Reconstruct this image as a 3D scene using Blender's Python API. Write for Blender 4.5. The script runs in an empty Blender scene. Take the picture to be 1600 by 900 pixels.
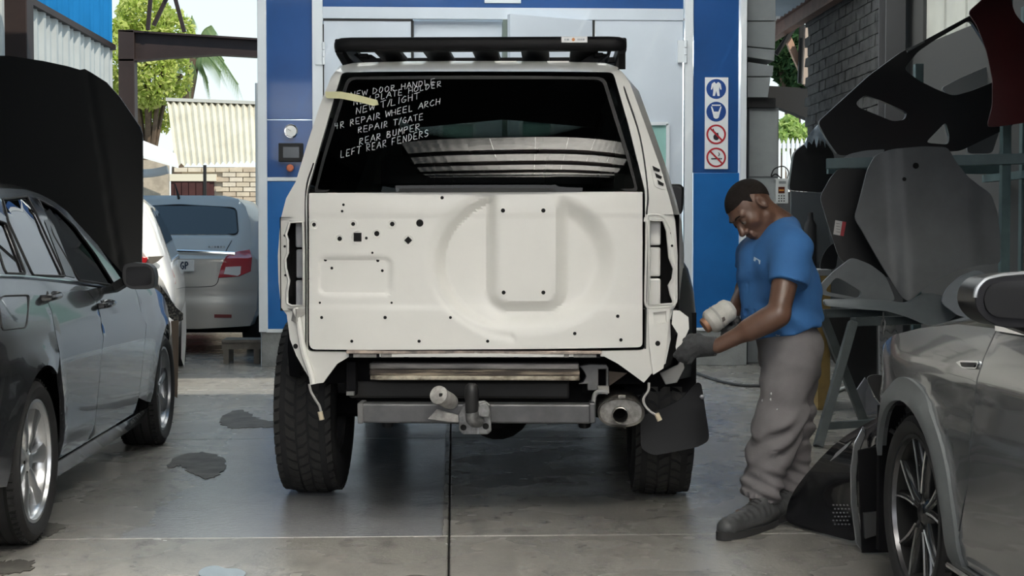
import bpy, bmesh, math, random
import numpy as np
from mathutils import Vector, Matrix
from mathutils.geometry import delaunay_2d_cdt

random.seed(7)
rng = np.random.default_rng(7)
SC = bpy.context.scene
COL = SC.collection
R_ = math.radians

# ---------------------------------------------------------------- camera
FPX = 2300.0
CAM_H = 1.18
PITCH = math.atan(80 / FPX)
YAW = math.atan(91 / FPX * math.cos(PITCH))
cam_data = bpy.data.cameras.new('camera')
cam_data.sensor_width = 36.0
cam_data.lens = FPX / 1600 * 36.0
cam_data.clip_start = 0.05
cam_data.clip_end = 400
cam = bpy.data.objects.new('camera', cam_data)
COL.objects.link(cam)
cam.location = (0, 0, CAM_H)
cam.rotation_euler = (R_(90) - PITCH, 0, -YAW)
SC.camera = cam
cam_data.dof.use_dof = False

_F = np.array([math.sin(YAW) * math.cos(PITCH), math.cos(YAW) * math.cos(PITCH), -math.sin(PITCH)])
_R = np.array([math.cos(YAW), -math.sin(YAW), 0.0])
_U = np.cross(_R, _F)
_C = np.array([0, 0, CAM_H])


def ray(px, py):
    return _F + _R * (px - 800) / FPX + _U * (450 - py) / FPX


def at(px, py, Y):
    """Point of the place seen at a photo pixel, at distance Y into the room."""
    d = ray(px, py)
    return _C + d * (Y / d[1])


def on_floor(px, py, z=0.0):
    d = ray(px, py)
    return _C + d * ((z - CAM_H) / d[2])


def at_x(px, py, X):
    d = ray(px, py)
    return _C + d * (X / d[0])


# ---------------------------------------------------------------- world, sun, exposure
world = bpy.data.worlds.new('world')
SC.world = world
world.use_nodes = True
wn = world.node_tree
wn.nodes.clear()
_tc = wn.nodes.new('ShaderNodeTexCoord')
_sep = wn.nodes.new('ShaderNodeSeparateXYZ')
_rmp = wn.nodes.new('ShaderNodeValToRGB')
_bg = wn.nodes.new('ShaderNodeBackground')
_out = wn.nodes.new('ShaderNodeOutputWorld')
wn.links.new(_tc.outputs['Generated'], _sep.inputs[0])
wn.links.new(_sep.outputs['Z'], _rmp.inputs[0])
wn.links.new(_rmp.outputs[0], _bg.inputs[0])
wn.links.new(_bg.outputs[0], _out.inputs[0])
_rmp.color_ramp.elements[0].position = 0.0
_rmp.color_ramp.elements[0].color = (0.88, 0.95, 0.94, 1)
_rmp.color_ramp.elements[1].position = 0.75
_rmp.color_ramp.elements[1].color = (0.34, 0.58, 0.86, 1)
_e = _rmp.color_ramp.elements.new(0.16)
_e.color = (0.80, 0.94, 0.96, 1)
_bg.inputs[1].default_value = 1.4


def lamp(name, kind, loc, energy, color=(1, 1, 1), size=None, target=None, direction=None, spread=None):
    ld = bpy.data.lights.new(name, kind)
    ld.energy = energy
    ld.color = color
    if kind == 'AREA':
        ld.shape = 'RECTANGLE'
        ld.size, ld.size_y = size
        if spread:
            ld.spread = R_(spread)
    if kind == 'SUN':
        ld.angle = R_(0.6)
    o = bpy.data.objects.new(name, ld)
    COL.objects.link(o)
    o.location = loc
    d = Vector(direction) if direction is not None else Vector(target) - Vector(loc)
    o.rotation_euler = d.to_track_quat('-Z', 'Y').to_euler()
    return o


SUN_DIR = Vector((-0.50, 0.62, -1.0))
sun = lamp('sun', 'SUN', (0, 0, 20), 6.0, (1.0, 0.93, 0.80), direction=SUN_DIR)
# daylight of the open shop front behind the camera; the roof lamps below it are added fill
front_light = lamp('open_front_daylight', 'AREA', (-0.2, -3.3, 2.9), 260, (0.97, 0.98, 1.0), (7.0, 2.8), target=(0.0, 6.0, 0.6))
roof_fill = lamp('added_roof_fill', 'AREA', (1.2, 1.2, 5.2), 1500, (1.0, 0.98, 0.95), (3.2, 3.0), target=(1.3, 1.0, 0.0))  # unseen lamp added above the roof sheets to brighten the tailgate
left_fill = lamp('added_left_floor_fill', 'AREA', (-1.2, 4.75, 4.5), 20, (1.0, 0.955, 0.87), (2.6, 0.6), target=(-1.2, 4.85, 0.0), spread=46)  # unseen lamp added under the roof to brighten the left floor
booth_fill = lamp('added_booth_front_fill', 'AREA', (0.5, 11.2, 5.2), 380, (0.95, 0.98, 1.0), (4.6, 2.2), target=(0.5, 11.2, 0.0))  # unseen lamp added to brighten the booth front

SC.view_settings.view_transform = 'Standard'
SC.view_settings.look = 'None'
SC.view_settings.gamma = 1.0
SC.view_settings.use_curve_mapping = False
SC.view_settings.exposure = -0.28

# ---------------------------------------------------------------- materials
MATS = {}


def mat(name, color, rough=0.5, metal=0.0, coat=0.0, vary=0.0, vscale=6.0, bump=0.0, bscale=60.0, trans=0.0, ior=1.45,
        color2=None, emit=0.0, spec=0.5, rvary=0.0, stretch=(1, 1, 1), thr=None):
    if name in MATS:
        return MATS[name]
    m = bpy.data.materials.new(name)
    m.use_nodes = True
    nt = m.node_tree
    p = nt.nodes['Principled BSDF']
    p.inputs['Base Color'].default_value = (*color, 1)
    p.inputs['Roughness'].default_value = rough
    p.inputs['Metallic'].default_value = metal
    p.inputs['Coat Weight'].default_value = coat
    p.inputs['Coat Roughness'].default_value = 0.05
    p.inputs['Transmission Weight'].default_value = trans
    p.inputs['IOR'].default_value = ior
    p.inputs['Specular IOR Level'].default_value = spec
    if emit:
        p.inputs['Emission Color'].default_value = (*color, 1)
        p.inputs['Emission Strength'].default_value = emit
    if vary or bump or rvary:
        g = nt.nodes.new('ShaderNodeNewGeometry')
        mp = nt.nodes.new('ShaderNodeMapping')
        mp.inputs['Scale'].default_value = stretch
        nt.links.new(g.outputs['Position'], mp.inputs[0])
        n = nt.nodes.new('ShaderNodeTexNoise')
        n.inputs['Scale'].default_value = vscale
        n.inputs['Detail'].default_value = 6
        n.inputs['Roughness'].default_value = 0.62
        nt.links.new(mp.outputs[0], n.inputs['Vector'])
        if vary:
            mx = nt.nodes.new('ShaderNodeMix')
            mx.data_type = 'RGBA'
            c2 = color2 if color2 else tuple(c * (1 - vary) for c in color)
            mx.inputs['A'].default_value = (*color, 1)
            mx.inputs['B'].default_value = (*c2, 1)
            rp = nt.nodes.new('ShaderNodeValToRGB')
            lo, hi = thr if thr else (0.38, 0.66)
            rp.color_ramp.elements[0].position = lo
            rp.color_ramp.elements[1].position = hi
            nt.links.new(n.outputs['Fac'], rp.inputs[0])
            nt.links.new(rp.outputs[0], mx.inputs['Factor'])
            nt.links.new(mx.outputs['Result'], p.inputs['Base Color'])
        if rvary:
            mr = nt.nodes.new('ShaderNodeMapRange')
            mr.inputs['From Min'].default_value = 0.3
            mr.inputs['From Max'].default_value = 0.7
            mr.inputs['To Min'].default_value = max(0.02, rough - rvary)
            mr.inputs['To Max'].default_value = min(1, rough + rvary)
            nt.links.new(n.outputs['Fac'], mr.inputs['Value'])
            nt.links.new(mr.outputs[0], p.inputs['Roughness'])
        if bump:
            n2 = nt.nodes.new('ShaderNodeTexNoise')
            n2.inputs['Scale'].default_value = bscale
            n2.inputs['Detail'].default_value = 4
            nt.links.new(mp.outputs[0], n2.inputs['Vector'])
            b = nt.nodes.new('ShaderNodeBump')
            b.inputs['Strength'].default_value = bump
            b.inputs['Distance'].default_value = 0.01
            nt.links.new(n2.outputs['Fac'], b.inputs['Height'])
            nt.links.new(b.outputs[0], p.inputs['Normal'])
    MATS[name] = m
    return m


def glass(name, tint, rough=0.0, alpha=0.35, boost=1.7):
    """Thin tinted sheet glass: mirror reflection by Fresnel over a tinted see-through."""
    if name in MATS:
        return MATS[name]
    m = bpy.data.materials.new(name)
    m.use_nodes = True
    nt = m.node_tree
    nt.nodes.clear()
    o = nt.nodes.new('ShaderNodeOutputMaterial')
    mix = nt.nodes.new('ShaderNodeMixShader')
    fr = nt.nodes.new('ShaderNodeFresnel')
    fr.inputs[0].default_value = 1.5
    tr = nt.nodes.new('ShaderNodeBsdfTransparent')
    tr.inputs[0].default_value = (*[c * alpha for c in tint], 1)
    gl = nt.nodes.new('ShaderNodeBsdfGlossy')
    gl.inputs['Roughness'].default_value = rough
    mm = nt.nodes.new('ShaderNodeMath')
    mm.operation = 'MULTIPLY'
    mm.inputs[1].default_value = boost
    mm.use_clamp = True
    nt.links.new(fr.outputs[0], mm.inputs[0])
    nt.links.new(mm.outputs[0], mix.inputs[0])
    nt.links.new(tr.outputs[0], mix.inputs[1])
    nt.links.new(gl.outputs[0], mix.inputs[2])
    nt.links.new(mix.outputs[0], o.inputs[0])
    MATS[name] = m
    return m


# ---------------------------------------------------------------- objects
WM = {}


def tag(o, label=None, cat=None, group=None, kind=None):
    if label:
        o['label'] = label
    if cat:
        o['category'] = cat
    if group:
        o['group'] = group
    if kind:
        o['kind'] = kind
    return o


def empty(name, loc=(0, 0, 0), rz=0.0, parent=None, **kw):
    o = bpy.data.objects.new(name, None)
    COL.objects.link(o)
    o.empty_display_size = 0.1
    M = Matrix.Translation(Vector(loc)) @ Matrix.Rotation(rz, 4, 'Z')
    if parent is not None:
        o.parent = parent
        o.matrix_local = M
        WM[o.name] = WM[parent.name] @ M
    else:
        o.matrix_world = M
        WM[o.name] = M
    return tag(o, **kw)


def mk(name, V, F, m, parent=None, world_co=False, smooth=40, bevel=0.0, bseg=2, recalc=True, sub=0, **kw):
    """One mesh object. V, F: vertices and faces. world_co: V is in place coordinates, else in the parent's."""
    V = [tuple(float(c) for c in v) for v in V]
    if world_co and parent is not None:
        inv = WM[parent.name].inverted()
        V = [tuple(inv @ Vector(v)) for v in V]
    F = [tuple(int(i) for i in f) for f in F]
    used = sorted({i for f in F for i in f})
    if len(used) < len(V):
        new = {o_: n_ for n_, o_ in enumerate(used)}
        V = [V[i] for i in used]
        F = [tuple(new[i] for i in f) for f in F]
    me = bpy.data.meshes.new(name)
    me.from_pydata(V, [], F)
    if recalc:
        bm = bmesh.new()
        bm.from_mesh(me)
        bmesh.ops.remove_doubles(bm, verts=bm.verts, dist=1e-6)
        bmesh.ops.recalc_face_normals(bm, faces=bm.faces)
        bm.to_mesh(me)
        bm.free()
    if smooth:
        me.polygons.foreach_set('use_smooth', [True] * len(me.polygons))
        if smooth < 180:
            me.set_sharp_from_angle(angle=R_(smooth))
    me.materials.append(m)
    o = bpy.data.objects.new(name, me)
    COL.objects.link(o)
    if parent is not None:
        o.parent = parent
        WM[o.name] = WM[parent.name]
    else:
        WM[o.name] = Matrix.Identity(4)
    if bevel:
        b = o.modifiers.new('bevel', 'BEVEL')
        b.width = bevel
        b.segments = bseg
        b.limit_method = 'ANGLE'
        b.angle_limit = R_(35)
        b.harden_normals = False
    if sub:
        s = o.modifiers.new('subdivision', 'SUBSURF')
        s.levels = s.render_levels = sub
    return tag(o, **kw)


def copy_tree(o, parent=None, name=None):
    c = o.copy()
    COL.objects.link(c)
    if parent is not None:
        c.parent = parent
    for ch in [k for k in SC.objects if k.parent == o]:
        copy_tree(ch, c)
    return c


class MB:
    """Collects shapes into one mesh."""

    def __init__(s):
        s.V, s.F = [], []

    def add(s, V, F):
        b = len(s.V)
        s.V.extend([tuple(v) for v in V])
        s.F.extend([tuple(i + b for i in f) for f in F])
        return s

    def box(s, lo, hi):
        x0, y0, z0 = lo
        x1, y1, z1 = hi
        return s.add([(x0, y0, z0), (x1, y0, z0), (x1, y1, z0), (x0, y1, z0), (x0, y0, z1), (x1, y0, z1), (x1, y1, z1), (x0, y1, z1)],
                     [(0, 3, 2, 1), (4, 5, 6, 7), (0, 1, 5, 4), (1, 2, 6, 5), (2, 3, 7, 6), (3, 0, 4, 7)])

    def bar(s, a, b, w, h, up=(0, 0, 1)):
        """Rectangular bar from a to b, w across, h along up."""
        a, b = Vector(a), Vector(b)
        d = (b - a).normalized()
        u = Vector(up)
        if abs(d.dot(u)) > 0.98:
            u = Vector((0, 1, 0))
        r = d.cross(u).normalized()
        u = r.cross(d).normalized()
        q = []
        for p in (a, b):
            for sx, sy in ((-1, -1), (1, -1), (1, 1), (-1, 1)):
                q.append(p + r * (sx * w / 2) + u * (sy * h / 2))
        return s.add(q, [(0, 1, 2, 3), (7, 6, 5, 4), (0, 4, 5, 1), (1, 5, 6, 2), (2, 6, 7, 3), (3, 7, 4, 0)])

    def tube(s, pts, r, n=8, cap=True):
        V, F = tube(pts, r, n, cap)
        return s.add(V, F)

    def cyl(s, a, b, r, r2=None, n=20):
        return s.tube([a, b], [r, r if r2 is None else r2], n)

    def lathe(s, prof, c, axis, n=32, closed=False):
        """prof: (radius, distance along axis)."""
        c, ax = Vector(c), Vector(axis).normalized()
        u = ax.orthogonal().normalized()
        w = ax.cross(u)
        V, F = [], []
        m = len(prof)
        for i in range(n):
            t = 2 * math.pi * i / n
            e = u * math.cos(t) + w * math.sin(t)
            for r, h in prof:
                V.append(c + e * r + ax * h)
        for i in range(n):
            j = (i + 1) % n
            for k in range(m if closed else m - 1):
                k2 = (k + 1) % m
                F.append((i * m + k, i * m + k2, j * m + k2, j * m + k))
        return s.add(V, F)

    def prism(s, poly, vec):
        """Polygon (3-D points) pushed along vec."""
        n = len(poly)
        a = [Vector(p) for p in poly]
        b = [p + Vector(vec) for p in a]
        return s.add(a + b, [tuple(range(n - 1, -1, -1)), tuple(range(n, 2 * n))] + [(i, (i + 1) % n, n + (i + 1) % n, n + i) for i in range(n)])

    def build(s, name, m, parent=None, **kw):
        return mk(name, s.V, s.F, m, parent, **kw)


def spline(pts, n=6, closed=False):
    """Catmull-Rom through the points."""
    P = [np.array(p, float) for p in pts]
    out = []
    m = len(P)
    for i in range(m if closed else m - 1):
        p1, p2 = P[i], P[(i + 1) % m]
        p0 = P[i - 1] if (i or closed) else 2 * p1 - p2
        p3 = P[(i + 2) % m] if (closed or i + 2 < m) else 2 * p2 - p1
        for k in range(n):
            t = k / n
            out.append(0.5 * (2 * p1 + (p2 - p0) * t + (2 * p0 - 5 * p1 + 4 * p2 - p3) * t * t + (3 * p1 - p0 - 3 * p2 + p3) * t ** 3))
    if not closed:
        out.append(P[-1])
    return out


def rounded(pts, r, n=4):
    """Closed 2-D polygon with its corners rounded."""
    out = []
    m = len(pts)
    for i in range(m):
        p0, p1, p2 = (np.array(pts[(i + k) % m], float) for k in (-1, 0, 1))
        a, b = p0 - p1, p2 - p1
        la, lb = np.linalg.norm(a), np.linalg.norm(b)
        rr = r[i] if isinstance(r, (list, tuple)) else r
        d = min(rr, la * 0.45, lb * 0.45)
        if d < 1e-6:
            out.append(tuple(p1))
            continue
        A, B = p1 + a / la * d, p1 + b / lb * d
        for k in range(n + 1):
            t = k / n
            out.append(tuple((1 - t) ** 2 * A + 2 * t * (1 - t) * p1 + t * t * B))
    return out


def tube(pts, r, n=8, cap=True):
    P = [Vector(p) for p in pts]
    m = len(P)
    rs = list(r) if isinstance(r, (list, tuple, np.ndarray)) else [r] * m
    V, F = [], []
    u = None
    for i in range(m):
        d = (P[min(i + 1, m - 1)] - P[max(i - 1, 0)]).normalized()
        if u is None:
            u = d.orthogonal().normalized()
        else:
            u = (u - d * u.dot(d)).normalized()
        w = d.cross(u)
        for k in range(n):
            t = 2 * math.pi * k / n
            V.append(P[i] + (u * math.cos(t) + w * math.sin(t)) * rs[i])
    for i in range(m - 1):
        for k in range(n):
            k2 = (k + 1) % n
            F.append((i * n + k, i * n + k2, (i + 1) * n + k2, (i + 1) * n + k))
    if cap:
        F.append(tuple(range(n - 1, -1, -1)))
        F.append(tuple((m - 1) * n + k for k in range(n)))
    return V, F


def loft(sections, closed=False, cap=False):
    n = len(sections[0])
    V = [p for s in sections for p in s]
    F = []
    for i in range(len(sections) - 1):
        for k in range(n if closed else n - 1):
            k2 = (k + 1) % n
            F.append((i * n + k, i * n + k2, (i + 1) * n + k2, (i + 1) * n + k))
    if cap:
        F.append(tuple(range(n - 1, -1, -1)))
        F.append(tuple((len(sections) - 1) * n + k for k in range(n)))
    return V, F


def sheet(outline, holes=(), step=0.05, to3=None, thick=None):
    """Panel cut to a 2-D outline (with holes), laid on the surface to3(a, b) -> (x, y, z); thick: vector(s) to its back face."""
    loops = [list(outline)] + [list(h) for h in holes]
    pts, edges = [], []
    for lp in loops:
        dense = []
        for i in range(len(lp)):
            a, b = np.array(lp[i], float), np.array(lp[(i + 1) % len(lp)], float)
            k = max(1, int(np.linalg.norm(b - a) / step))
            for j in range(k):
                dense.append(a + (b - a) * j / k)
        b0 = len(pts)
        pts.extend(dense)
        edges.extend([(b0 + i, b0 + (i + 1) % len(dense)) for i in range(len(dense))])
    B = np.array(pts)
    lo, hi = B.min(0), B.max(0)
    ga, gb = np.meshgrid(np.arange(lo[0] + step / 2, hi[0], step), np.arange(lo[1] + step / 2, hi[1], step))
    G = np.stack([ga.ravel(), gb.ravel()], 1)
    if len(G):
        d = np.full(len(G), 1e9)
        for k in range(0, len(B), 64):
            d = np.minimum(d, np.sqrt(((G[:, None] - B[None, k:k + 64]) ** 2).sum(2)).min(1))
        G = G[d > step * 0.45]
    allp = [Vector((float(a), float(b))) for a, b in np.concatenate([B, G])] if len(G) else [Vector((float(a), float(b))) for a, b in B]
    r = delaunay_2d_cdt(allp, edges, [], 1, 1e-7)
    P, F = r[0], [tuple(f) for f in r[2]]
    if holes:
        PA = np.array([(p[0], p[1]) for p in P])
        FA = np.array(F)
        cen = PA[FA].mean(1)
        ok = np.ones(len(FA), bool)
        for hl in holes:
            H = np.array(hl, float)
            ins = np.zeros(len(FA), bool)
            for i in range(len(H)):
                (x1, y1), (x2, y2) = H[i], H[(i + 1) % len(H)]
                c_ = (y1 > cen[:, 1]) != (y2 > cen[:, 1])
                xx = x1 + (cen[:, 1] - y1) * (x2 - x1) / (y2 - y1 if y2 != y1 else 1e-12)
                ins ^= c_ & (cen[:, 0] < xx)
            ok &= ~ins
        F = [tuple(int(v) for v in f) for f in FA[ok]]
    V = [np.array(to3(p[0], p[1]), float) for p in P]
    if thick is not None:
        n = len(V)
        cnt = {}
        for f in F:
            for i in range(3):
                e = (f[i], f[(i + 1) % 3])
                cnt[tuple(sorted(e))] = cnt.get(tuple(sorted(e)), 0) + 1
        T = thick if callable(thick) else (lambda v: np.array(thick, float))
        V = V + [v + T(v) for v in V]
        F2 = [tuple(i + n for i in reversed(f)) for f in F]
        S = []
        for f in F:
            for i in range(3):
                a, b = f[i], f[(i + 1) % 3]
                if cnt[tuple(sorted((a, b)))] == 1:
                    S.append((b, a, a + n, b + n))
        F = F + F2 + S
    return V, F


def circle2(c, r, n=24, ry=None):
    return [(c[0] + r * math.cos(2 * math.pi * k / n), c[1] + (ry or r) * math.sin(2 * math.pi * k / n)) for k in range(n)]


def sstep(a, b, x):
    t = min(1.0, max(0.0, (x - a) / (b - a)))
    return t * t * (3 - 2 * t)


# ---------------------------------------------------------------- surface nets (for bodies and cloth)
def nets(sdf, lo, hi, h):
    """Mesh the zero surface of sdf(points Nx3) in the box."""
    lo, hi = np.array(lo, float), np.array(hi, float)
    n = np.ceil((hi - lo) / h).astype(int) + 1
    ax = [lo[i] + h * np.arange(n[i]) for i in range(3)]
    X, Y, Z = np.meshgrid(*ax, indexing='ij')
    ALLP = np.stack([X.ravel(), Y.ravel(), Z.ravel()], 1)
    if ALLP.shape[0] > 60000:            # look closely only near the surface
        q = 4
        sub = np.ix_(*[np.minimum(np.arange(0, m_ + q, q), m_ - 1) for m_ in n])
        Pc = np.stack([X[sub].ravel(), Y[sub].ravel(), Z[sub].ravel()], 1)
        Dc = sdf(Pc).reshape(X[sub].shape)
        up = Dc
        for a_ in range(3):
            up = np.repeat(up, q, axis=a_)
        off = [q // 2] * 3
        up = np.pad(up, [(q // 2, 0)] * 3, mode='edge')[:n[0], :n[1], :n[2]].copy()
        band = np.abs(up) < h * q * 1.9
        up[band] = sdf(ALLP.reshape(*n, 3)[band])
        D = up
    else:
        D = sdf(ALLP).reshape(n)
    S = D < 0
    c = [(i, j, k) for i in (0, 1) for j in (0, 1) for k in (0, 1)]
    m = n - 1
    cnt = sum(S[i:i + m[0], j:j + m[1], k:k + m[2]].astype(np.int8) for i, j, k in c)
    act = (cnt > 0) & (cnt < 8)
    idx = -np.ones(m, int)
    cells = np.argwhere(act)
    idx[act] = np.arange(len(cells))
    acc = np.zeros((len(cells), 3))
    w = np.zeros(len(cells))
    for a in c:
        for ax_ in range(3):
            if a[ax_]:
                continue
            b = list(a)
            b[ax_] = 1
            da = D[cells[:, 0] + a[0], cells[:, 1] + a[1], cells[:, 2] + a[2]]
            db = D[cells[:, 0] + b[0], cells[:, 1] + b[1], cells[:, 2] + b[2]]
            cr = (da < 0) != (db < 0)
            t = np.where(cr, da / np.where(cr, da - db, 1), 0)
            p = np.array(a, float)[None].repeat(len(cells), 0)
            p[:, ax_] += t
            acc[cr] += p[cr]
            w[cr] += 1
    V = lo + h * (cells + acc / w[:, None])
    F = []
    for ax_ in range(3):
        o1, o2 = [i for i in range(3) if i != ax_]
        sl0 = [slice(None)] * 3
        sl1 = [slice(None)] * 3
        sl0[ax_] = slice(0, n[ax_] - 1)
        sl1[ax_] = slice(1, n[ax_])
        ch = S[tuple(sl0)] != S[tuple(sl1)]
        e = np.argwhere(ch)
        e = e[(e[:, o1] > 0) & (e[:, o2] > 0) & (e[:, o1] < n[o1] - 1) & (e[:, o2] < n[o2] - 1)]
        q = []
        for d1, d2 in ((0, 0), (1, 0), (1, 1), (0, 1)):
            g = e.copy()
            g[:, o1] -= d1
            g[:, o2] -= d2
            q.append(idx[g[:, 0], g[:, 1], g[:, 2]])
        Q = np.stack(q, 1)
        flip = S[e[:, 0], e[:, 1], e[:, 2]]
        if ax_ == 1:
            flip = ~flip
        Q[~flip] = Q[~flip][:, ::-1]
        F.append(Q)
    return V, np.concatenate(F)


def rcone(P, a, b, ra, rb, sq=None):
    """Distance to a tapered capsule."""
    a, b = np.array(a, float), np.array(b, float)
    ab = b - a
    t = np.clip(((P - a) @ ab) / max(ab @ ab, 1e-12), 0, 1)
    return np.linalg.norm(P - a - t[:, None] * ab, axis=1) - (ra + (rb - ra) * t)


def ellip(P, c, r, rot=None):
    Q = P - np.array(c, float)
    if rot is not None:
        Q = Q @ np.array(rot)
    r = np.array(r, float)
    k = np.linalg.norm(Q / r, axis=1)
    k2 = np.linalg.norm(Q / (r * r), axis=1)
    return k * (k - 1) / np.maximum(k2, 1e-9)


def smin(a, b, k):
    h = np.clip(0.5 + 0.5 * (b - a) / k, 0, 1)
    return b + (a - b) * h - k * h * (1 - h)


def smin_all(ds, k):
    d = ds[0]
    for e in ds[1:]:
        d = smin(d, e, k)
    return d


# ---------------------------------------------------------------- handwriting and block letters (single strokes)
GLYPH = {
    'A': [[(0, 0), (.45, 1), (.85, 0)], [(.2, .4), (.7, .4)]], 'B': [[(.1, 0), (.1, 1), (.55, .95), (.6, .7), (.1, .52), (.7, .4), (.65, .05), (.1, 0)]],
    'C': [[(.75, .85), (.45, 1), (.1, .6), (.15, .2), (.45, 0), (.8, .15)]], 'D': [[(.1, 0), (.1, 1), (.5, .9), (.75, .5), (.5, .1), (.1, 0)]],
    'E': [[(.7, 1), (.1, 1), (.1, 0), (.75, 0)], [(.1, .5), (.6, .5)]], 'F': [[(.7, 1), (.1, 1), (.1, 0)], [(.1, .5), (.6, .5)]],
    'G': [[(.75, .85), (.45, 1), (.1, .6), (.15, .15), (.5, 0), (.75, .2), (.75, .45), (.45, .45)]], 'H': [[(.1, 0), (.1, 1)], [(.75, 0), (.75, 1)], [(.1, .5), (.75, .5)]],
    'I': [[(.3, 0), (.3, 1)]], 'L': [[(.1, 1), (.1, 0), (.7, .03)]], 'M': [[(.05, 0), (.12, 1), (.45, .4), (.78, 1), (.85, 0)]],
    'N': [[(.1, 0), (.1, 1), (.7, 0), (.72, 1)]], 'O': [[(.4, 1), (.08, .6), (.15, .15), (.42, 0), (.72, .3), (.7, .75), (.4, 1)]],
    'P': [[(.1, 0), (.1, 1), (.6, .95), (.65, .6), (.1, .45)]], 'R': [[(.1, 0), (.1, 1), (.6, .95), (.62, .62), (.1, .48), (.75, 0)]],
    'S': [[(.7, .9), (.4, 1), (.12, .8), (.3, .55), (.65, .4), (.65, .1), (.35, 0), (.08, .1)]], 'T': [[(0, 1), (.8, 1)], [(.4, 1), (.4, 0)]],
    'U': [[(.1, 1), (.12, .2), (.4, 0), (.7, .2), (.72, 1)]], 'W': [[(0, 1), (.2, 0), (.45, .7), (.68, 0), (.9, 1)]],
    '/': [[(.05, -.05), (.5, 1.05)]], '4': [[(.1, 1), (.1, .5), (.65, .5)], [(.55, 1), (.5, 0)]], 'V': [[(0, 1), (.4, 0), (.8, 1)]], 'Z': [[(0, 1), (.7, 1), (0, 0), (.75, 0)]],
}


def strokes(text, wobble=0.05, seed=1):
    """Polylines of a text in units of its letter height, starting at 0, 0."""
    rr = random.Random(seed)
    out, x = [], 0.0
    for ch in text:
        if ch == ' ':
            x += 0.75
            continue
        for st in GLYPH[ch]:
            out.append([(x + a + rr.uniform(-wobble, wobble), b + rr.uniform(-wobble, wobble)) for a, b in st])
        x += 0.6 if ch in 'I/' else 1.02
    return out, x

# ================================================================ SETTING
def concrete_material():
    m = bpy.data.materials.new('floor_concrete')
    m.use_nodes = True
    nt = m.node_tree
    N, L = nt.nodes, nt.links
    p = N['Principled BSDF']
    g = N.new('ShaderNodeNewGeometry')

    def noise(scale, detail=6, rough=0.6, stretch=(1, 1, 1), dist=0.0):
        mp = N.new('ShaderNodeMapping')
        mp.inputs['Scale'].default_value = stretch
        L.new(g.outputs['Position'], mp.inputs[0])
        n = N.new('ShaderNodeTexNoise')
        n.inputs['Scale'].default_value = scale
        n.inputs['Detail'].default_value = detail
        n.inputs['Roughness'].default_value = rough
        n.inputs['Distortion'].default_value = dist
        L.new(mp.outputs[0], n.inputs['Vector'])
        return n.outputs['Fac']

    def ramp(x, lo, hi):
        r = N.new('ShaderNodeMapRange')
        r.interpolation_type = 'SMOOTHSTEP'
        r.inputs['From Min'].default_value = lo
        r.inputs['From Max'].default_value = hi
        L.new(x, r.inputs['Value'])
        return r.outputs[0]

    def mix(f, a, b):
        x = N.new('ShaderNodeMix')
        x.data_type = 'RGBA'
        if isinstance(f, float):
            x.inputs['Factor'].default_value = f
        else:
            L.new(f, x.inputs['Factor'])
        for s, v in (('A', a), ('B', b)):
            if isinstance(v, tuple):
                x.inputs[s].default_value = (*v, 1)
            else:
                L.new(v, x.inputs[s])
        return x.outputs['Result']

    def math_(op, a, b):
        x = N.new('ShaderNodeMath')
        x.operation = op
        x.use_clamp = True
        for i, v in enumerate((a, b)):
            if isinstance(v, float):
                x.inputs[i].default_value = v
            else:
                L.new(v, x.inputs[i])
        return x.outputs[0]

    c = mix(ramp(noise(0.9, 8, 0.6), 0.28, 0.76), (0.29, 0.28, 0.257), (0.180, 0.176, 0.165))
    c = mix(ramp(noise(9, 6, 0.7, (1, 0.6, 1)), 0.45, 0.75), c, (0.135, 0.132, 0.126))
    c = mix(ramp(noise(60, 3, 0.6), 0.62, 0.72), c, (0.36, 0.345, 0.32))
    # old oil stains
    c = mix(ramp(noise(1.7, 5, 0.55, (1, 0.8, 1), 0.6), 0.66, 0.74), c, (0.10, 0.098, 0.092))
    # smoother trowelled repair patch beside the left rear tyre of the white vehicle
    sp = N.new('ShaderNodeSeparateXYZ')
    L.new(g.outputs['Position'], sp.inputs[0])
    w = math_('MULTIPLY', noise(2.6, 4), 0.55)
    xs = N.new('ShaderNodeMath'); xs.operation = 'ADD'; L.new(sp.outputs['X'], xs.inputs[0]); L.new(w, xs.inputs[1])
    ys = N.new('ShaderNodeMath'); ys.operation = 'SUBTRACT'; L.new(sp.outputs['Y'], ys.inputs[0]); L.new(w, ys.inputs[1])
    patch = math_('MULTIPLY', math_('MULTIPLY', ramp(xs.outputs[0], -1.02, -1.00), ramp(sp.outputs['X'], -0.04, -0.06)),
                  math_('MULTIPLY', ramp(sp.outputs['Y'], 5.78, 5.80), ramp(ys.outputs[0], 9.2, 9.1)))
    c = mix(math_('MULTIPLY', patch, 0.7), c, (0.26, 0.272, 0.295))
    L.new(c, p.inputs['Base Color'])
    r1 = math_('ADD', math_('MULTIPLY', noise(1.8, 3), 0.34), 0.10)
    r2 = math_('SUBTRACT', r1, math_('MULTIPLY', patch, 0.12))
    L.new(r2, p.inputs['Roughness'])
    b = N.new('ShaderNodeBump')
    b.inputs['Strength'].default_value = 0.22
    b.inputs['Distance'].default_value = 0.012
    L.new(noise(38, 5, 0.7), b.inputs['Height'])
    L.new(b.outputs[0], p.inputs['Normal'])
    return m


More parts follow.
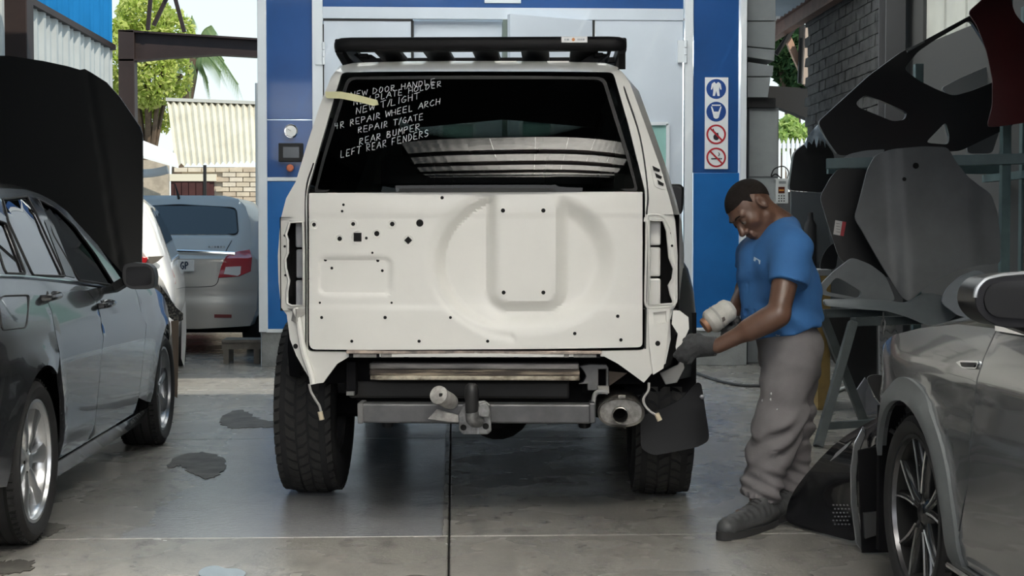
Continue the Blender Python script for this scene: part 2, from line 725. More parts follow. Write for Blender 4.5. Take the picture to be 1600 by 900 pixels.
M_CONC = concrete_material()
M_SOIL = mat('joint_dirt', (0.03, 0.028, 0.026), 0.9)
M_BLUE = mat('booth_blue_enamel', (0.010, 0.075, 0.265), 0.30, coat=0.5, vary=0.15, vscale=2.0)
M_BLUE_SHEEN = mat('booth_blue_enamel_painted_sheen', (0.012, 0.135, 0.42), 0.26, coat=0.5, vary=0.15, vscale=2.0)  # same enamel made brighter; reflected light is put into the colour
M_WHITE = mat('booth_white_enamel', (0.60, 0.66, 0.74), 0.38, vary=0.06, vscale=1.5)
M_TRIM = mat('booth_white_trim', (0.72, 0.76, 0.80), 0.35)
M_BLACK = mat('black_rubber', (0.012, 0.012, 0.013), 0.6)
M_BROWN = mat('brown_steel', (0.026, 0.014, 0.012), 0.6, vary=0.3, vscale=5)
M_PLINTH = mat('plinth_concrete', (0.30, 0.31, 0.31), 0.8, vary=0.35, vscale=5, bump=0.3)
M_GREYP = mat('grey_painted_sheet', (0.27, 0.29, 0.30), 0.55, vary=0.15, vscale=3)
M_DARKWALL = mat('dark_wall_paint', (0.020, 0.021, 0.023), 0.9, vary=0.4, vscale=2)
M_CHROME = mat('chrome', (0.75, 0.76, 0.78), 0.12, metal=1.0)
M_STEEL = mat('worn_steel', (0.33, 0.33, 0.34), 0.42, metal=0.8, vary=0.4, vscale=14, rvary=0.15)


def translucent_mat(name, color, t=0.6):
    m = bpy.data.materials.new(name)
    m.use_nodes = True
    nt = m.node_tree
    nt.nodes.clear()
    o = nt.nodes.new('ShaderNodeOutputMaterial')
    mx = nt.nodes.new('ShaderNodeMixShader')
    mx.inputs[0].default_value = t
    d = nt.nodes.new('ShaderNodeBsdfDiffuse')
    tr = nt.nodes.new('ShaderNodeBsdfTranslucent')
    g = nt.nodes.new('ShaderNodeNewGeometry')
    n = nt.nodes.new('ShaderNodeTexNoise')
    n.inputs['Scale'].default_value = 3
    n.inputs['Detail'].default_value = 5
    nt.links.new(g.outputs['Position'], n.inputs['Vector'])
    r = nt.nodes.new('ShaderNodeMix')
    r.data_type = 'RGBA'
    r.inputs['A'].default_value = (*[c * 0.7 for c in color], 1)
    r.inputs['B'].default_value = (*color, 1)
    nt.links.new(n.outputs['Fac'], r.inputs['Factor'])
    nt.links.new(r.outputs['Result'], d.inputs[0])
    nt.links.new(r.outputs['Result'], tr.inputs[0])
    nt.links.new(d.outputs[0], mx.inputs[1])
    nt.links.new(tr.outputs[0], mx.inputs[2])
    nt.links.new(mx.outputs[0], o.inputs[0])
    return m


M_SHEETBLUE = translucent_mat('blue_roof_light_sheet', (0.035, 0.30, 0.66), 0.65)
M_SHEETGREY = translucent_mat('grey_cladding_sheet', (0.62, 0.64, 0.62), 0.35)

# ---- floor: concrete slabs cast on a dirt bed
floor = mk('floor', *MB().box((-14, -12, -0.30), (14, 60, -0.05)).__dict__.values(), M_SOIL, smooth=0, kind='structure')
XJ = [-14, -7.2, -3.6, -0.02, 3.6, 14]
YJ = [-12, -5.5, -2.7, 0.15, 2.97, 5.78, 8.62, 11.4, 14.2, 17.0, 60]
for i in range(len(XJ) - 1):
    for j in range(len(YJ) - 1):
        mk('slab', *MB().box((XJ[i] + 0.004, YJ[j] + 0.004, -0.06), (XJ[i + 1] - 0.004, YJ[j + 1] - 0.004, random.uniform(-0.0015, 0.0))).__dict__.values(),
           M_CONC, floor, smooth=0, bevel=0.004, bseg=1)

M_WATER = mat('standing_water', (0.10, 0.115, 0.13), 0.03, spec=0.9)
M_OIL = mat('old_oil_film', (0.045, 0.042, 0.038), 0.55, spec=0.2, vary=0.5, vscale=7, color2=(0.11, 0.105, 0.095))


def puddle(pts, z, m, name, label):
    w = [on_floor(px, py) for px, py in pts]
    rp = random.Random(len(label))
    out = [(p[0] + rp.uniform(-1, 1) * (0.012 if name == 'oil_stain' else 0), p[1] + rp.uniform(-1, 1) * (0.03 if name == 'oil_stain' else 0)) for p in spline([(a[0], a[1], 0) for a in w], 7, True)]
    mk(name, *sheet(out, (), 0.08, lambda a, b: (a, b, z), (0, 0, -0.003)), m, floor, label=label)


puddle([(312, 893), (322, 887), (338, 885), (352, 889), (372, 890), (384, 897), (370, 906), (330, 906), (312, 900)], 0.0030, M_WATER, 'puddle', 'small bright water puddle')
puddle([(0, 880), (20, 876), (44, 877), (52, 884), (40, 893), (10, 897), (-20, 896), (-25, 884)], 0.0025, M_OIL, 'oil_stain', 'dark oval oil stain')
puddle([(272, 716), (300, 708), (330, 708), (352, 718), (350, 735), (325, 748), (300, 740), (282, 728), (262, 732)], 0.0020, M_OIL, 'oil_stain', 'irregular dark damp stain')
puddle([(345, 660), (352, 648), (372, 641), (388, 645), (405, 655), (440, 662), (440, 667), (395, 668), (360, 669)], 0.0020, M_OIL, 'oil_stain', 'dark damp stain near white vehicle tyre')
puddle([(60, 823), (78, 818), (100, 822), (90, 832), (72, 838), (52, 842), (30, 845), (20, 838)], 0.0020, M_OIL, 'oil_stain', 'damp patch by sedan rear tyre')

# ---- spray booth
BY = 13.4
booth = empty('spray_booth', at(787, 572, BY) * np.array([1, 1, 0]), label='large white and blue paint spray booth with double doors standing behind the white vehicle', cat='paint booth')


def flat_px(x0, y0, x1, y1, Y, depth=0.04, front=0.0):
    """Box whose front face fills a pixel rectangle at distance Y."""
    a, b = at(x0, y1, Y), at(x1, y0, Y)
    xl, xr = min(a[0], b[0]), max(a[0], b[0])
    return (xl, Y - front, min(a[2], b[2])), (xr, Y + depth, max(a[2], b[2]))


def bpart(name, m, x0, y0, x1, y1, Y=BY, depth=0.04, front=0.0, parent=None, bevel=0.004, zlo=None, zhi=None, **kw):
    lo, hi = flat_px(x0, y0, x1, y1, Y, depth, front)
    lo, hi = list(lo), list(hi)
    if zlo is not None:
        lo[2] = zlo
    if zhi is not None:
        hi[2] = zhi
    return mk(name, *MB().box(lo, hi).__dict__.values(), m, parent or booth, world_co=True, smooth=0, bevel=bevel, **kw)


ZTOP = 3.75
xl, xr = at(405, 300, BY)[0], at(1167, 300, BY)[0]
m_ = MB()
m_.box((xl, BY + 0.05, 0.0), (xl + 0.05, BY + 7, ZTOP)).box((xr - 0.05, BY + 0.05, 0.0), (xr, BY + 7, ZTOP))
m_.box((xl, BY + 6.95, 0), (xr, BY + 7, ZTOP)).box((xl, BY + 0.05, ZTOP - 0.05), (xr, BY + 7, ZTOP))
m_.build('cabin_shell', M_WHITE, booth, world_co=True, smooth=0)
bpart('blue_panel', M_BLUE, 416, -60, 490, 186, zhi=ZTOP, label='dark blue upper left panel')
bpart('blue_panel', M_BLUE, 416, 188, 490, 277, label='blue panel carrying gauge and screen')
bpart('blue_panel', M_BLUE_SHEEN, 416, 283, 490, 514, label='lower left blue panel with painted sheen')
bpart('white_strip', M_TRIM, 416, 277, 490, 283, front=0.006)
bpart('blue_panel', M_BLUE, 1083, -60, 1155, 270, zhi=ZTOP)
bpart('blue_panel', M_BLUE_SHEEN, 1083, 270, 1155, 512, label='lower right blue panel with painted sheen')
for a, b in ((405, 416), (490, 504), (1068, 1083), (1155, 1167)):
    bpart('edge_trim', M_TRIM, a, 0, b, 519, front=0.02, zhi=ZTOP)
bpart('foot_trim', M_TRIM, 416, 514, 490, 520, front=0.01)
bpart('foot_trim', M_TRIM, 1083, 512, 1155, 517, front=0.01)
bpart('plinth', M_PLINTH, 409, 519, 502, 574, depth=0.3, zlo=0.0)
bpart('plinth', M_PLINTH, 1070, 517, 1167, 570, depth=0.3, zlo=0.0)
bpart('blue_header', M_BLUE, 504, -60, 1068, 14, zhi=ZTOP)
bpart('door_frame', M_WHITE, 504, 14, 1068, 29, front=0.01)
sgn = bpart('sign_plate', M_TRIM, 757, -30, 814, 5, front=0.012, label='white plate on blue header')
M_GLASSG = mat('booth_green_glass', (0.30, 0.52, 0.48), 0.12, spec=0.5)


def door_leaf(name, x0, x1, ytop, Y0, Y1, window, label=None):
    """Booth door; Y0, Y1: distance of its left and right edge."""
    a, b = at(x0, ytop, Y0), at(x1, ytop, Y1)
    zt = (a[2] + b[2]) / 2
    A, B = Vector((a[0], Y0, 0.12)), Vector((b[0], Y1, 0.12))
    d = (B - A).normalized()
    n = Vector((d.y, -d.x, 0))
    w = (B - A).length
    o2 = [(0, 0), (w, 0), (w, zt - 0.12), (0, zt - 0.12)]
    holes = []
    if window:
        u0, u1, z0, z1 = window
        holes = [rounded([(u0 * w, z0), (u1 * w, z0), (u1 * w, z1), (u0 * w, z1)], 0.02, 2)]
    to3 = lambda p, q: tuple(A + d * p + Vector((0, 0, q)))
    lf = mk(name, *sheet(o2, holes, 0.6, to3, tuple(-n * 0.05)), M_WHITE, booth, world_co=True, smooth=0, label=label)
    if window:
        ring = MB()
        for p, q in (((u0, z0), (u1, z0)), ((u1, z0), (u1, z1)), ((u1, z1), (u0, z1)), ((u0, z1), (u0, z0))):
            ring.bar(Vector(to3(p[0] * w, p[1])) + n * 0.004, Vector(to3(q[0] * w, q[1])) + n * 0.004, 0.03, 0.03, tuple(n))
        ring.build('window_bead', M_TRIM, lf, world_co=True, smooth=0)
        pane = MB().prism([to3(u0 * w, z0), to3(u1 * w, z0), to3(u1 * w, z1), to3(u0 * w, z1)], tuple(-n * 0.02))
        pane.build('pane', M_GLASSG, lf, world_co=True, smooth=0)
    return lf


d1 = door_leaf('door', 506, 643, 32, BY, BY, (0.18, 0.45, 1.0, 2.1))
d2 = door_leaf('door', 647, 786, 33, BY + 0.06, BY + 0.06, (0.3, 0.68, 1.0, 2.1))
d3 = door_leaf('door', 797, 925, 27, BY - 0.38, BY - 0.02, (0.12, 0.5, 1.0, 2.1), label='booth door standing slightly ajar')
d4 = door_leaf('door', 930, 1067, 31, BY, BY, (0.565, 0.83, 1.0, 2.09))
for (x0, y0, x1, y1) in ((505, 30, 645, 32.4), (643, 32.4, 646.5, 400), (504, 38, 506, 400), (925, 29, 929.5, 400), (930, 29, 1069, 31), (1067, 95, 1069.5, 560)):
    lo, hi = flat_px(x0, y0, x1, y1, BY, 0.01, 0.004)
    mk('door_seal', *MB().box(lo, hi).__dict__.values(), M_BLACK, booth, world_co=True, smooth=0)
bpart('door_edge', mat('grey_green_seal', (0.16, 0.20, 0.18), 0.6), 786, 30, 797, 300, Y=BY - 0.3, depth=0.3)
for hx, hp, hy in ((501, d1, 84), (1066, d4, 81)):
    a = at(hx, hy, BY)
    h = MB().box((a[0] - 0.045, BY - 0.03, a[2] - 0.1), (a[0] + 0.02, BY, a[2] + 0.1))
    h.cyl((a[0] + 0.028, BY - 0.03, a[2] - 0.1), (a[0] + 0.028, BY - 0.03, a[2] - 0.035), 0.014, n=10)
    h.cyl((a[0] + 0.028, BY - 0.03, a[2] - 0.03), (a[0] + 0.028, BY - 0.03, a[2] + 0.03), 0.014, n=10)
    h.cyl((a[0] + 0.028, BY - 0.03, a[2] + 0.035), (a[0] + 0.028, BY - 0.03, a[2] + 0.1), 0.014, n=10)
    h.build('hinge', M_TRIM, hp, world_co=True)
# tube lights inside the cabin, seen through the door panes
for x_ in (-0.6, 1.6):
    lamp('booth_tube_light', 'AREA', (x_, BY + 3.5, 3.3), 160, (0.93, 1.0, 0.96), (2.4, 0.5), target=(x_, BY + 2.6, 1.2))
# gauge, screen and knob of the booth controls
a = at(455, 205, BY)
g = MB().lathe([(0, -0.02), (0.045, -0.02), (0.058, -0.022), (0.062, -0.03), (0.062, 0.0)], (a[0], BY, a[2]), (0, 1, 0), 28).build('pressure_gauge', M_CHROME, booth, world_co=True)
MB().lathe([(0, -0.023), (0.050, -0.023), (0.050, -0.018)], (a[0], BY, a[2]), (0, 1, 0), 28).build('dial', mat('dial_white', (0.8, 0.8, 0.78), 0.4), g, world_co=True)
MB().bar((a[0], BY - 0.026, a[2]), (a[0] - 0.03, BY - 0.026, a[2] + 0.02), 0.005, 0.003).build('pointer', M_BLACK, g, world_co=True)
cp = bpart('control_panel', M_BLACK, 436, 224, 474, 253, front=0.035, bevel=0.006)
bpart('screen', mat('dim_screen', (0.06, 0.07, 0.08), 0.15), 443, 230, 468, 247, front=0.038, depth=0, parent=cp, bevel=0)
a = at(454, 263, BY)
MB().lathe([(0, -0.06), (0.025, -0.058), (0.034, -0.045), (0.03, -0.02), (0.02, -0.02), (0.02, 0)], (a[0], BY, a[2]), (0, 1, 0), 20).build('stop_button', mat('orange_button', (0.55, 0.16, 0.08), 0.4), booth, world_co=True)

# ---- safety sign: four printed pictograms on one white board
SY = BY - 0.012
sg = empty('safety_sign', at(1119, 264, SY), label='narrow white safety sign with four round pictograms on the right blue booth panel', cat='sign')
lo, hi = flat_px(1101, 121, 1138, 264, SY, 0.008)
mk('board', *MB().box(lo, hi).__dict__.values(), mat('sign_white', (0.78, 0.80, 0.82), 0.4), sg, world_co=True, smooth=0)
M_SB, M_SR, M_SW, M_SK = mat('sign_blue', (0.012, 0.06, 0.26), 0.4), mat('sign_red', (0.42, 0.02, 0.03), 0.4), mat('sign_print_white', (0.78, 0.8, 0.82), 0.4), mat('sign_print_black', (0.02, 0.02, 0.03), 0.4)
PXM = BY / FPX
def disc(c, r0, r1, y, n=32):
    b = MB()
    return b.lathe([(r0, 0), (r1, 0), (r1, 0.002), (r0, 0.002)], (c[0], y, c[2]), (0, 1, 0), n, closed=True)
def print_poly(b, c, poly, y):
    b.prism([(c[0] + u * PXM, y, c[2] + v * PXM) for u, v in poly], (0, 0.0015, 0))
for k, cy in enumerate((139, 174.5, 210, 246)):
    c = at(1119, cy, SY)
    R0 = 15.5 * PXM
    if k < 2:
        e = disc(c, 0.0005, R0, SY - 0.002).build('pictogram_disc', M_SB, sg, world_co=True, label='blue mandatory disc, coverall' if k == 0 else 'blue mandatory disc, respirator mask')
        b = MB()
        if k == 0:
            print_poly(b, c, [(-3, 11), (-7, 8), (-8.5, -1), (-6.5, -1), (-5, 4), (-4.5, -2), (-5.5, -11), (-2, -11), (0, -3), (2, -11), (5.5, -11), (4.5, -2), (5, 4), (6.5, -1), (8.5, -1), (7, 8), (3, 11), (0, 8)], SY - 0.004)
        else:
            print_poly(b, c, [(-7, 11), (7, 11), (7, 9), (-7, 9)], SY - 0.004)
            print_poly(b, c, [(-8.5, 8), (-6.5, 8), (-3.5, 0), (3.5, 0), (6.5, 8), (8.5, 8), (5.5, -3), (4, -9), (1.5, -11), (-1.5, -11), (-4, -9), (-5.5, -3)], SY - 0.004)
        b.build('pictogram', M_SW, e, world_co=True, smooth=0)
    else:
        e = disc(c, R0 * 0.82, R0, SY - 0.002).build('prohibition_ring', M_SR, sg, world_co=True, label='red prohibition ring, no open flame' if k == 2 else 'red prohibition ring, no smoking')
        b = MB()
        if k == 2:
            print_poly(b, c, [(-1, -9), (-4, -7), (-4.5, -3), (-2, 1), (-2.5, 5), (1, 2), (3, 3), (4, -2), (4.5, -6), (2, -9)], SY - 0.003)
            print_poly(b, c, [(-6, 9), (-4.5, 9), (-1.5, 3), (-3, 2.5)], SY - 0.003)
        else:
            print_poly(b, c, [(-8, -1), (-8, -3), (6, -3), (6, -1)], SY - 0.003)
            print_poly(b, c, [(7, -1), (7, -3), (9, -3), (9, -1)], SY - 0.003)
            print_poly(b, c, [(4, 2), (6, 5), (4, 8), (3, 8), (4.5, 5), (3, 2)], SY - 0.003)
        b.build('pictogram', M_SK, e, world_co=True, smooth=0)
        b = MB().bar((c[0] - 9.5 * PXM, SY - 0.0035, c[2] + 9.5 * PXM), (c[0] + 9.5 * PXM, SY - 0.0035, c[2] - 9.5 * PXM), 0.002, 2.6 * PXM, (0.7, 0, 0.7))
        b.build('slash', M_SR, e, world_co=True, smooth=0)

# ---- left wall: clad in upright ribbed sheets, blue translucent ones above
XW = -4.5
ZL = 3.665
wall_left = mk('wall_left', *MB().box((XW - 0.06, 4, ZL - 0.04), (XW + 0.075, 19.6, ZL + 0.03)).__dict__.values(), M_BROWN, smooth=0, kind='structure')


def ribbed(y0, y1, z0, z1, X):
    n = 12
    prof = []
    for k in range(n + 1):
        t = k / n
        y = y0 + (y1 - y0) * t
        x = X + (0.045 if 0.36 < t < 0.64 else 0.0) + (0.03 if t < 0.06 or t > 0.94 else 0)
        prof.append((x, y))
    return loft([[(x, y, z) for x, y in prof] for z in (z0, z1)])


y = 4.1
while y < 19.5:
    mk('sheet', *ribbed(y, y + 0.496, 0.02, ZL, XW), M_SHEETGREY, wall_left, smooth=20)
    mk('sheet', *ribbed(y, y + 0.496, ZL, 6.0, XW), M_SHEETBLUE, wall_left, smooth=20, label='translucent blue wall sheet')
    y += 0.5
tag(mk('steel_column', *MB().box((-4.47, 14.9, 0), (-4.24, 15.15, 5.2)).__dict__.values(), M_BROWN, smooth=0, bevel=0.01),
    'brown steel column against the left wall between grey and blue sheets', 'column')


def hsec(name, a, b, w, d, m, label, cat='beam', t=0.02):
    """Rolled steel section: two flanges and a web."""
    e = MB()
    a, b = Vector(a), Vector(b)
    dd = (b - a).normalized()
    up = Vector((0, 0, 1)) if abs(dd.z) < 0.9 else Vector((0, 1, 0))
    r = dd.cross(up).normalized()
    up = r.cross(dd).normalized()
    e.bar(a, b, t, d, tuple(up))
    e.bar(a + up * (d / 2), b + up * (d / 2), w, t, tuple(up))
    e.bar(a - up * (d / 2), b - up * (d / 2), w, t, tuple(up))
    o = e.build(name, m, smooth=0)
    return tag(o, label, cat)


YB = 20.0
c0, c1 = at(187, 60, YB), at(212, 60, YB)
o = mk('steel_column', *MB().box((c0[0], YB - 0.1, 0), (c1[0], YB + 0.1, at(200, 48, YB)[2])).__dict__.values(), M_BROWN, smooth=0, bevel=0.01)
tag(o, 'brown steel column standing in the open left bay under the haunched beam', 'column')
bm_ = empty('haunched_beam', at(212, 70, YB), label='brown haunched steel beam crossing the open left bay below the roof truss', cat='beam')
pl = [at(x, y, YB) for x, y in ((187, 49), (300, 56), (412, 63), (412, 89), (340, 85), (262, 90), (212, 95), (187, 95))]
MB().prism([p - np.array([0, 0.02, 0]) for p in pl], (0, 0.04, 0)).build('web', M_BROWN, bm_, world_co=True, smooth=0)
e = MB()
for p, q in ((0, 1), (1, 2), (3, 4), (4, 5), (5, 6), (6, 7)):
    e.bar(pl[p], pl[q], 0.2, 0.025)
e.build('flange', M_BROWN, bm_, world_co=True, smooth=0)
for (xa, ya, xb, yb) in ((240, -60, 231, 47), (278, -40, 240, 40), (258, -60, 288, 50)):
    YR = YB + (xa - 258) * 0.006
    o = MB().bar(at(xa, ya, YR), at(xb, yb, YR) , 0.05, 0.05).build('truss_rod', M_BROWN, smooth=0)
    tag(o, {240: 'nearly upright dark truss rod on the haunched beam', 278: 'truss rod leaning right above the haunched beam', 258: 'truss rod leaning left, ending farthest along the haunched beam'}[xa], 'truss rod')

# ---- roof with light openings
ZR = 4.6
ceiling = MB()
YCUT = [-3.0, 0.25, 1.75, 8.2, 9.5, 14.0]
for a, b, spans in ((-10.0, -0.5, ((-5, 4.4),)), (-0.5, 2.5, ((-5, -1.7), (3.3, 4.4))), (2.5, 4.7, ((-5, 4.4),)), (4.7, 5.7, ((-5, -3.1), (-0.1, 4.4))), (5.7, 8.2, ((-5, 4.4),)), (8.2, 9.5, ((-5, -1.5), (1.0, 4.4))), (9.5, 9.9, ((-5, 4.4),)), (9.9, 12.7, ((-5, -2.4), (3.4, 4.4))), (12.7, 14.0, ((-5, 4.4),))):
    for x0, x1 in spans:
        ceiling.box((x0, a, ZR), (x1, b, ZR + 0.06))
ceil_o = ceiling.build('ceiling', mat('roof_sheet_underside', (0.05, 0.052, 0.055), 0.7), smooth=0, kind='structure')
M_LIGHTSHEET = translucent_mat('translucent_roof_sheet', (0.86, 0.84, 0.78), 0.85)
for k in range(7):
    x0 = -1.7 + 5.0 / 7 * k
    mk('light_sheet', *loft([[(x0 + 0.71 * j / 16, y_, ZR + 0.05 + 0.015 * math.cos(j / 16 * 2 * math.pi * 4)) for j in range(17)] for y_ in (-0.55, 2.55)]), M_LIGHTSHEET, ceil_o)
for k in range(4):  # unseen row added to bring light onto the left floor
    x0 = -3.1 + 0.75 * k
    mk('light_sheet', *loft([[(x0 + 0.76 * j / 16, y_, ZR + 0.05 + 0.015 * math.cos(j / 16 * 2 * math.pi * 4)) for j in range(17)] for y_ in (4.65, 5.75)]), M_LIGHTSHEET, ceil_o)
for k in range(8):  # unseen row added to bring more light to the booth
    x0 = -2.4 + 5.8 / 8 * k
    mk('light_sheet', *loft([[(x0 + 0.72 * j / 16, y_, ZR + 0.05 + 0.015 * math.cos(j / 16 * 2 * math.pi * 4)) for j in range(17)] for y_ in (9.85, 12.75)]), M_LIGHTSHEET, ceil_o)
for yy in (0.1, 0.7, 1.3, 1.9, 10.7, 11.7):
    mk('purlin', *MB().box((-1.75, yy - 0.045, ZR - 0.1), (3.35, yy + 0.045, ZR)).__dict__.values(), M_BROWN, ceil_o, smooth=0)

# ---- right side: block wall, column, lean-to roof, openings
XR = 3.75
wall_right = mk('wall_right', *MB().box((XR + 0.02, -3, 0), (XR + 0.25, 10.3, ZR)).box((XR + 0.02, 11.75, 0), (XR + 0.25, 15.6, ZR)).box((XR + 0.02, 10.3, 0), (XR + 0.25, 11.75, 2.72)).box((XR + 0.02, 10.3, 3.7), (XR + 0.25, 11.75, ZR)).__dict__.values(), mat('mortar_dark', (0.075, 0.075, 0.075), 0.95), smooth=0, kind='structure')
M_BLOCK = mat('rough_block', (0.115, 0.115, 0.115), 0.9, vary=0.55, vscale=7, bump=0.6, bscale=30)
bx_meshes = []
for k in range(6):
    q = MB().box((-0.02, 0, 0), (0.0, 0.240, 0.097))
    vs = [(x + (random.uniform(-0.008, 0.004) if x < -0.01 else 0.02), yv + random.uniform(-0.004, 0.004), z + random.uniform(-0.004, 0.004)) for x, yv, z in q.V]
    me = bpy.data.meshes.new('block')
    me.from_pydata(vs, [], q.F)
    me.materials.append(M_BLOCK)
    bx_meshes.append(me)
row = 0
z = 2.25
while z < 4.45 and row < 22:
    yy = 12.28 + (0.125 if row % 2 else 0)
    while yy < 15.5:
        o = bpy.data.objects.new('block', bx_meshes[random.randrange(6)])
        COL.objects.link(o)
        o.location = (XR + 0.02, yy, z)
        o.parent = wall_right
        yy += 0.25
    z += 0.105
    row += 1
mk('wall_front_left', *MB().box((-5, -3.2, 0), (-4.5, 4.0, ZR)).__dict__.values(), M_DARKWALL, smooth=0, kind='structure')
mk('wall_front_right', *MB().box((2.6, -3.2, 0), (4.0, -3.0, ZR)).__dict__.values(), M_DARKWALL, smooth=0, kind='structure')
mk('ceiling_added_shade', *MB().box((1.95, 6.55, 2.75), (XR + 0.02, 7.6, 2.85)).box((1.95, 6.45, 2.38), (XR + 0.02, 6.55, 2.85)).__dict__.values(), M_DARKWALL, smooth=0, kind='structure')  # unseen slab and fascia added to shade the rack side
hsec('steel_column', (3.62, 12.1, 0), (3.62, 12.1, ZR), 0.16, 0.2, mat('grey_steel', (0.10, 0.10, 0.105), 0.6), 'dark grey steel column at the near end of the block wall', 'column')

# lean-to roof over the right passage: ribbed white sheets on a brown rafter
ZL2 = 3.62
lean = mk('roof_right', *MB().box((2.75, 14.0, ZL2 + 0.05), (3.9, 14.05, ZL2 + 0.12)).__dict__.values(), M_BROWN, smooth=0, kind='structure')
yy = 13.9
M_LEAN = translucent_mat('lean_to_sheet', (0.55, 0.53, 0.50), 0.3)
while yy < 18.4:
    sec = []
    for k in range(13):
        t = k / 12
        sec.append((yy + t * 0.56, ZL2 + 0.03 * math.cos(t * 2 * math.pi * 3)))
    mk('sheet', *loft([[(x, a, b) for a, b in sec] for x in (2.7, 3.75)]), M_LEAN, lean)
    yy += 0.565
hsec('rafter', (3.66, 11.5, 3.52), (3.66, 18.5, 3.52), 0.1, 0.16, mat('rust_brown_steel', (0.20, 0.11, 0.085), 0.6, vary=0.3), 'rust brown rafter running under the ribbed white lean-to roof')
# braces and beam of the right opening
YO = 16.5
for nm, xa, ya, xb, yb, w, m, lab in (
        ('brace', 1230, 58, 1262, 132, 0.07, mat('pale_timber', (0.52, 0.33, 0.24), 0.7), 'pale timber brace leaning in the right opening'),
        ('brace', 1253, 30, 1250, 130, 0.05, M_BLACK, 'thin black upright brace in the right opening'),
        ('brace', 1250, 30, 1212, 85, 0.05, M_BLACK, 'thin black brace slanting up to the rafter'),
        ('brace', 1262, 40, 1258, 132, 0.06, mat('pale_timber2', (0.45, 0.36, 0.30), 0.7), 'pale timber post beside the block wall edge')):
    YO -= 0.065
    tag(MB().bar(at(xa, ya, YO), at(xb, yb, YO), w, w).build(nm, m, smooth=0), lab, 'brace')
q = [at(x, y, YO) for x, y in ((1200, 134), (1268, 138), (1268, 188), (1240, 176), (1200, 162))]
tag(MB().prism(q, (0, 0.2, 0)).build('haunched_beam', M_BLACK, smooth=0), 'black haunched beam end below the braces in the right opening', 'beam')

# duct and cabinet beside the booth
dz = [(-30, 33), (33, 73), (73, 90), (96, 120), (120, 153)]
duct = empty('air_duct', at(1190, 153, BY + 0.15), label='stacked grey sheet metal air duct on the right flank of the booth', cat='duct')
for k, (a, b) in enumerate(dz):
    xe = [1212, 1212, 1211, 1209, 1204][k]
    xe2 = [1212, 1211, 1210, 1207, 1200][k]
    sl_ = [0, 0, 4, 6, 0][k]
    q = [at(1168, a + 0.8, BY + 0.15), at(xe, a + 0.8 + sl_, BY + 0.15), at(xe2, b - 0.8 + [0, 4, 6, 0, 0][k], BY + 0.15), at(1168, b - 0.8, BY + 0.15)]
    MB().prism(q, (0, 0.9, 0)).build('duct_segment', M_GREYP, duct, world_co=True, smooth=0, bevel=0.004)
lo, hi = flat_px(1168, 153, 1212, 168, BY + 0.2, 0.8)
mk('flange', *MB().box(lo, hi).__dict__.values(), M_BLACK, duct, world_co=True, smooth=0)
cab = empty('grey_cabinet', at(1192, 560, BY + 0.25) * np.array([1, 1, 0]), label='tall pale grey metal cabinet beside the booth behind the man', cat='cabinet')
lo, hi = flat_px(1168, 169, 1217, 560, BY + 0.25, 0.9)
lo = (lo[0], lo[1], 0.0)
mk('body', *MB().box(lo, hi).__dict__.values(), M_GREYP, cab, world_co=True, smooth=0, bevel=0.006)
for a, b in ((173, 276), (279, 420)):
    l2, h2 = flat_px(1170, a, 1215, b, BY + 0.25, 0.0, 0.012)
    mk('door', *MB().box(l2, h2).__dict__.values(), mat('cabinet_door_grey', (0.33, 0.355, 0.36), 0.5, vary=0.1), cab, world_co=True, smooth=0, bevel=0.003)

# white control box hanging by the block wall, with its cable
YK = 13.57
kb = empty('control_box', at(1222, 316, YK), label='white hand control box with keypad and red display hanging behind the man', cat='control box')
lo, hi = flat_px(1212, 279, 1232, 318, YK, 0.07)
mk('case', *MB().box(lo, hi).__dict__.values(), mat('white_plastic', (0.62, 0.64, 0.64), 0.4), kb, world_co=True, smooth=0, bevel=0.006)
lo, hi = flat_px(1216, 292, 1226, 302, YK, 0, 0.004)
dsp = mk('display', *MB().box(lo, hi).__dict__.values(), mat('display_red', (0.10, 0.03, 0.02), 0.2), kb, world_co=True, smooth=0)
lo, hi = flat_px(1217, 296, 1225, 298.5, YK, 0, 0.006)
mk('lit_digits', *MB().box(lo, hi).__dict__.values(), mat('amber_digits', (0.6, 0.25, 0.05), 0.4), dsp, world_co=True, smooth=0)
for r_ in range(3):
    for c_ in range(3):
        p = at(1217 + c_ * 4, 306 + r_ * 4, YK)
        MB().cyl((p[0], YK - 0.004, p[2]), (p[0], YK, p[2]), 0.0065, n=8).build('button', M_BLACK, kb, world_co=True)
lo, hi = flat_px(1217, 283, 1228, 287, YK, 0, 0.002)
mk('printed_mark', *MB().box(lo, hi).__dict__.values(), M_GREYP, kb, world_co=True, smooth=0)
tag(MB().tube(spline([at(x, y, YK + 0.03) for x, y in ((1222, 280), (1212, 272), (1205, 276), (1210, 264), (1224, 260), (1232, 268), (1230, 280))], 5), 0.006, 6).build('cable', M_BLACK), 'dark loop of cable above the white control box', 'cable')

# wall and dark store behind the panels
mk('wall_back_right', *MB().box((2.72, 18.6, 0), (5.2, 18.7, 1.75)).__dict__.values(), M_DARKWALL, smooth=0, kind='structure')

# translucent wall panel high on the right: upright worn white boards
pan = empty('light_panel', (XR, 11.0, 2.72), label='worn white ribbed light panel high in the right wall between dark steelwork', cat='wall panel')
M_WPAN = translucent_mat('worn_white_panel', (0.80, 0.80, 0.76), 0.75)
for k in range(6):
    y0 = 10.32 + 0.236 * k
    MB().box((XR + 0.03 + 0.012 * (k % 2), y0 + 0.004, 2.73), (XR + 0.05 + 0.012 * (k % 2), y0 + 0.232, 3.68)).build('slat', M_WPAN, pan, world_co=True, smooth=0)

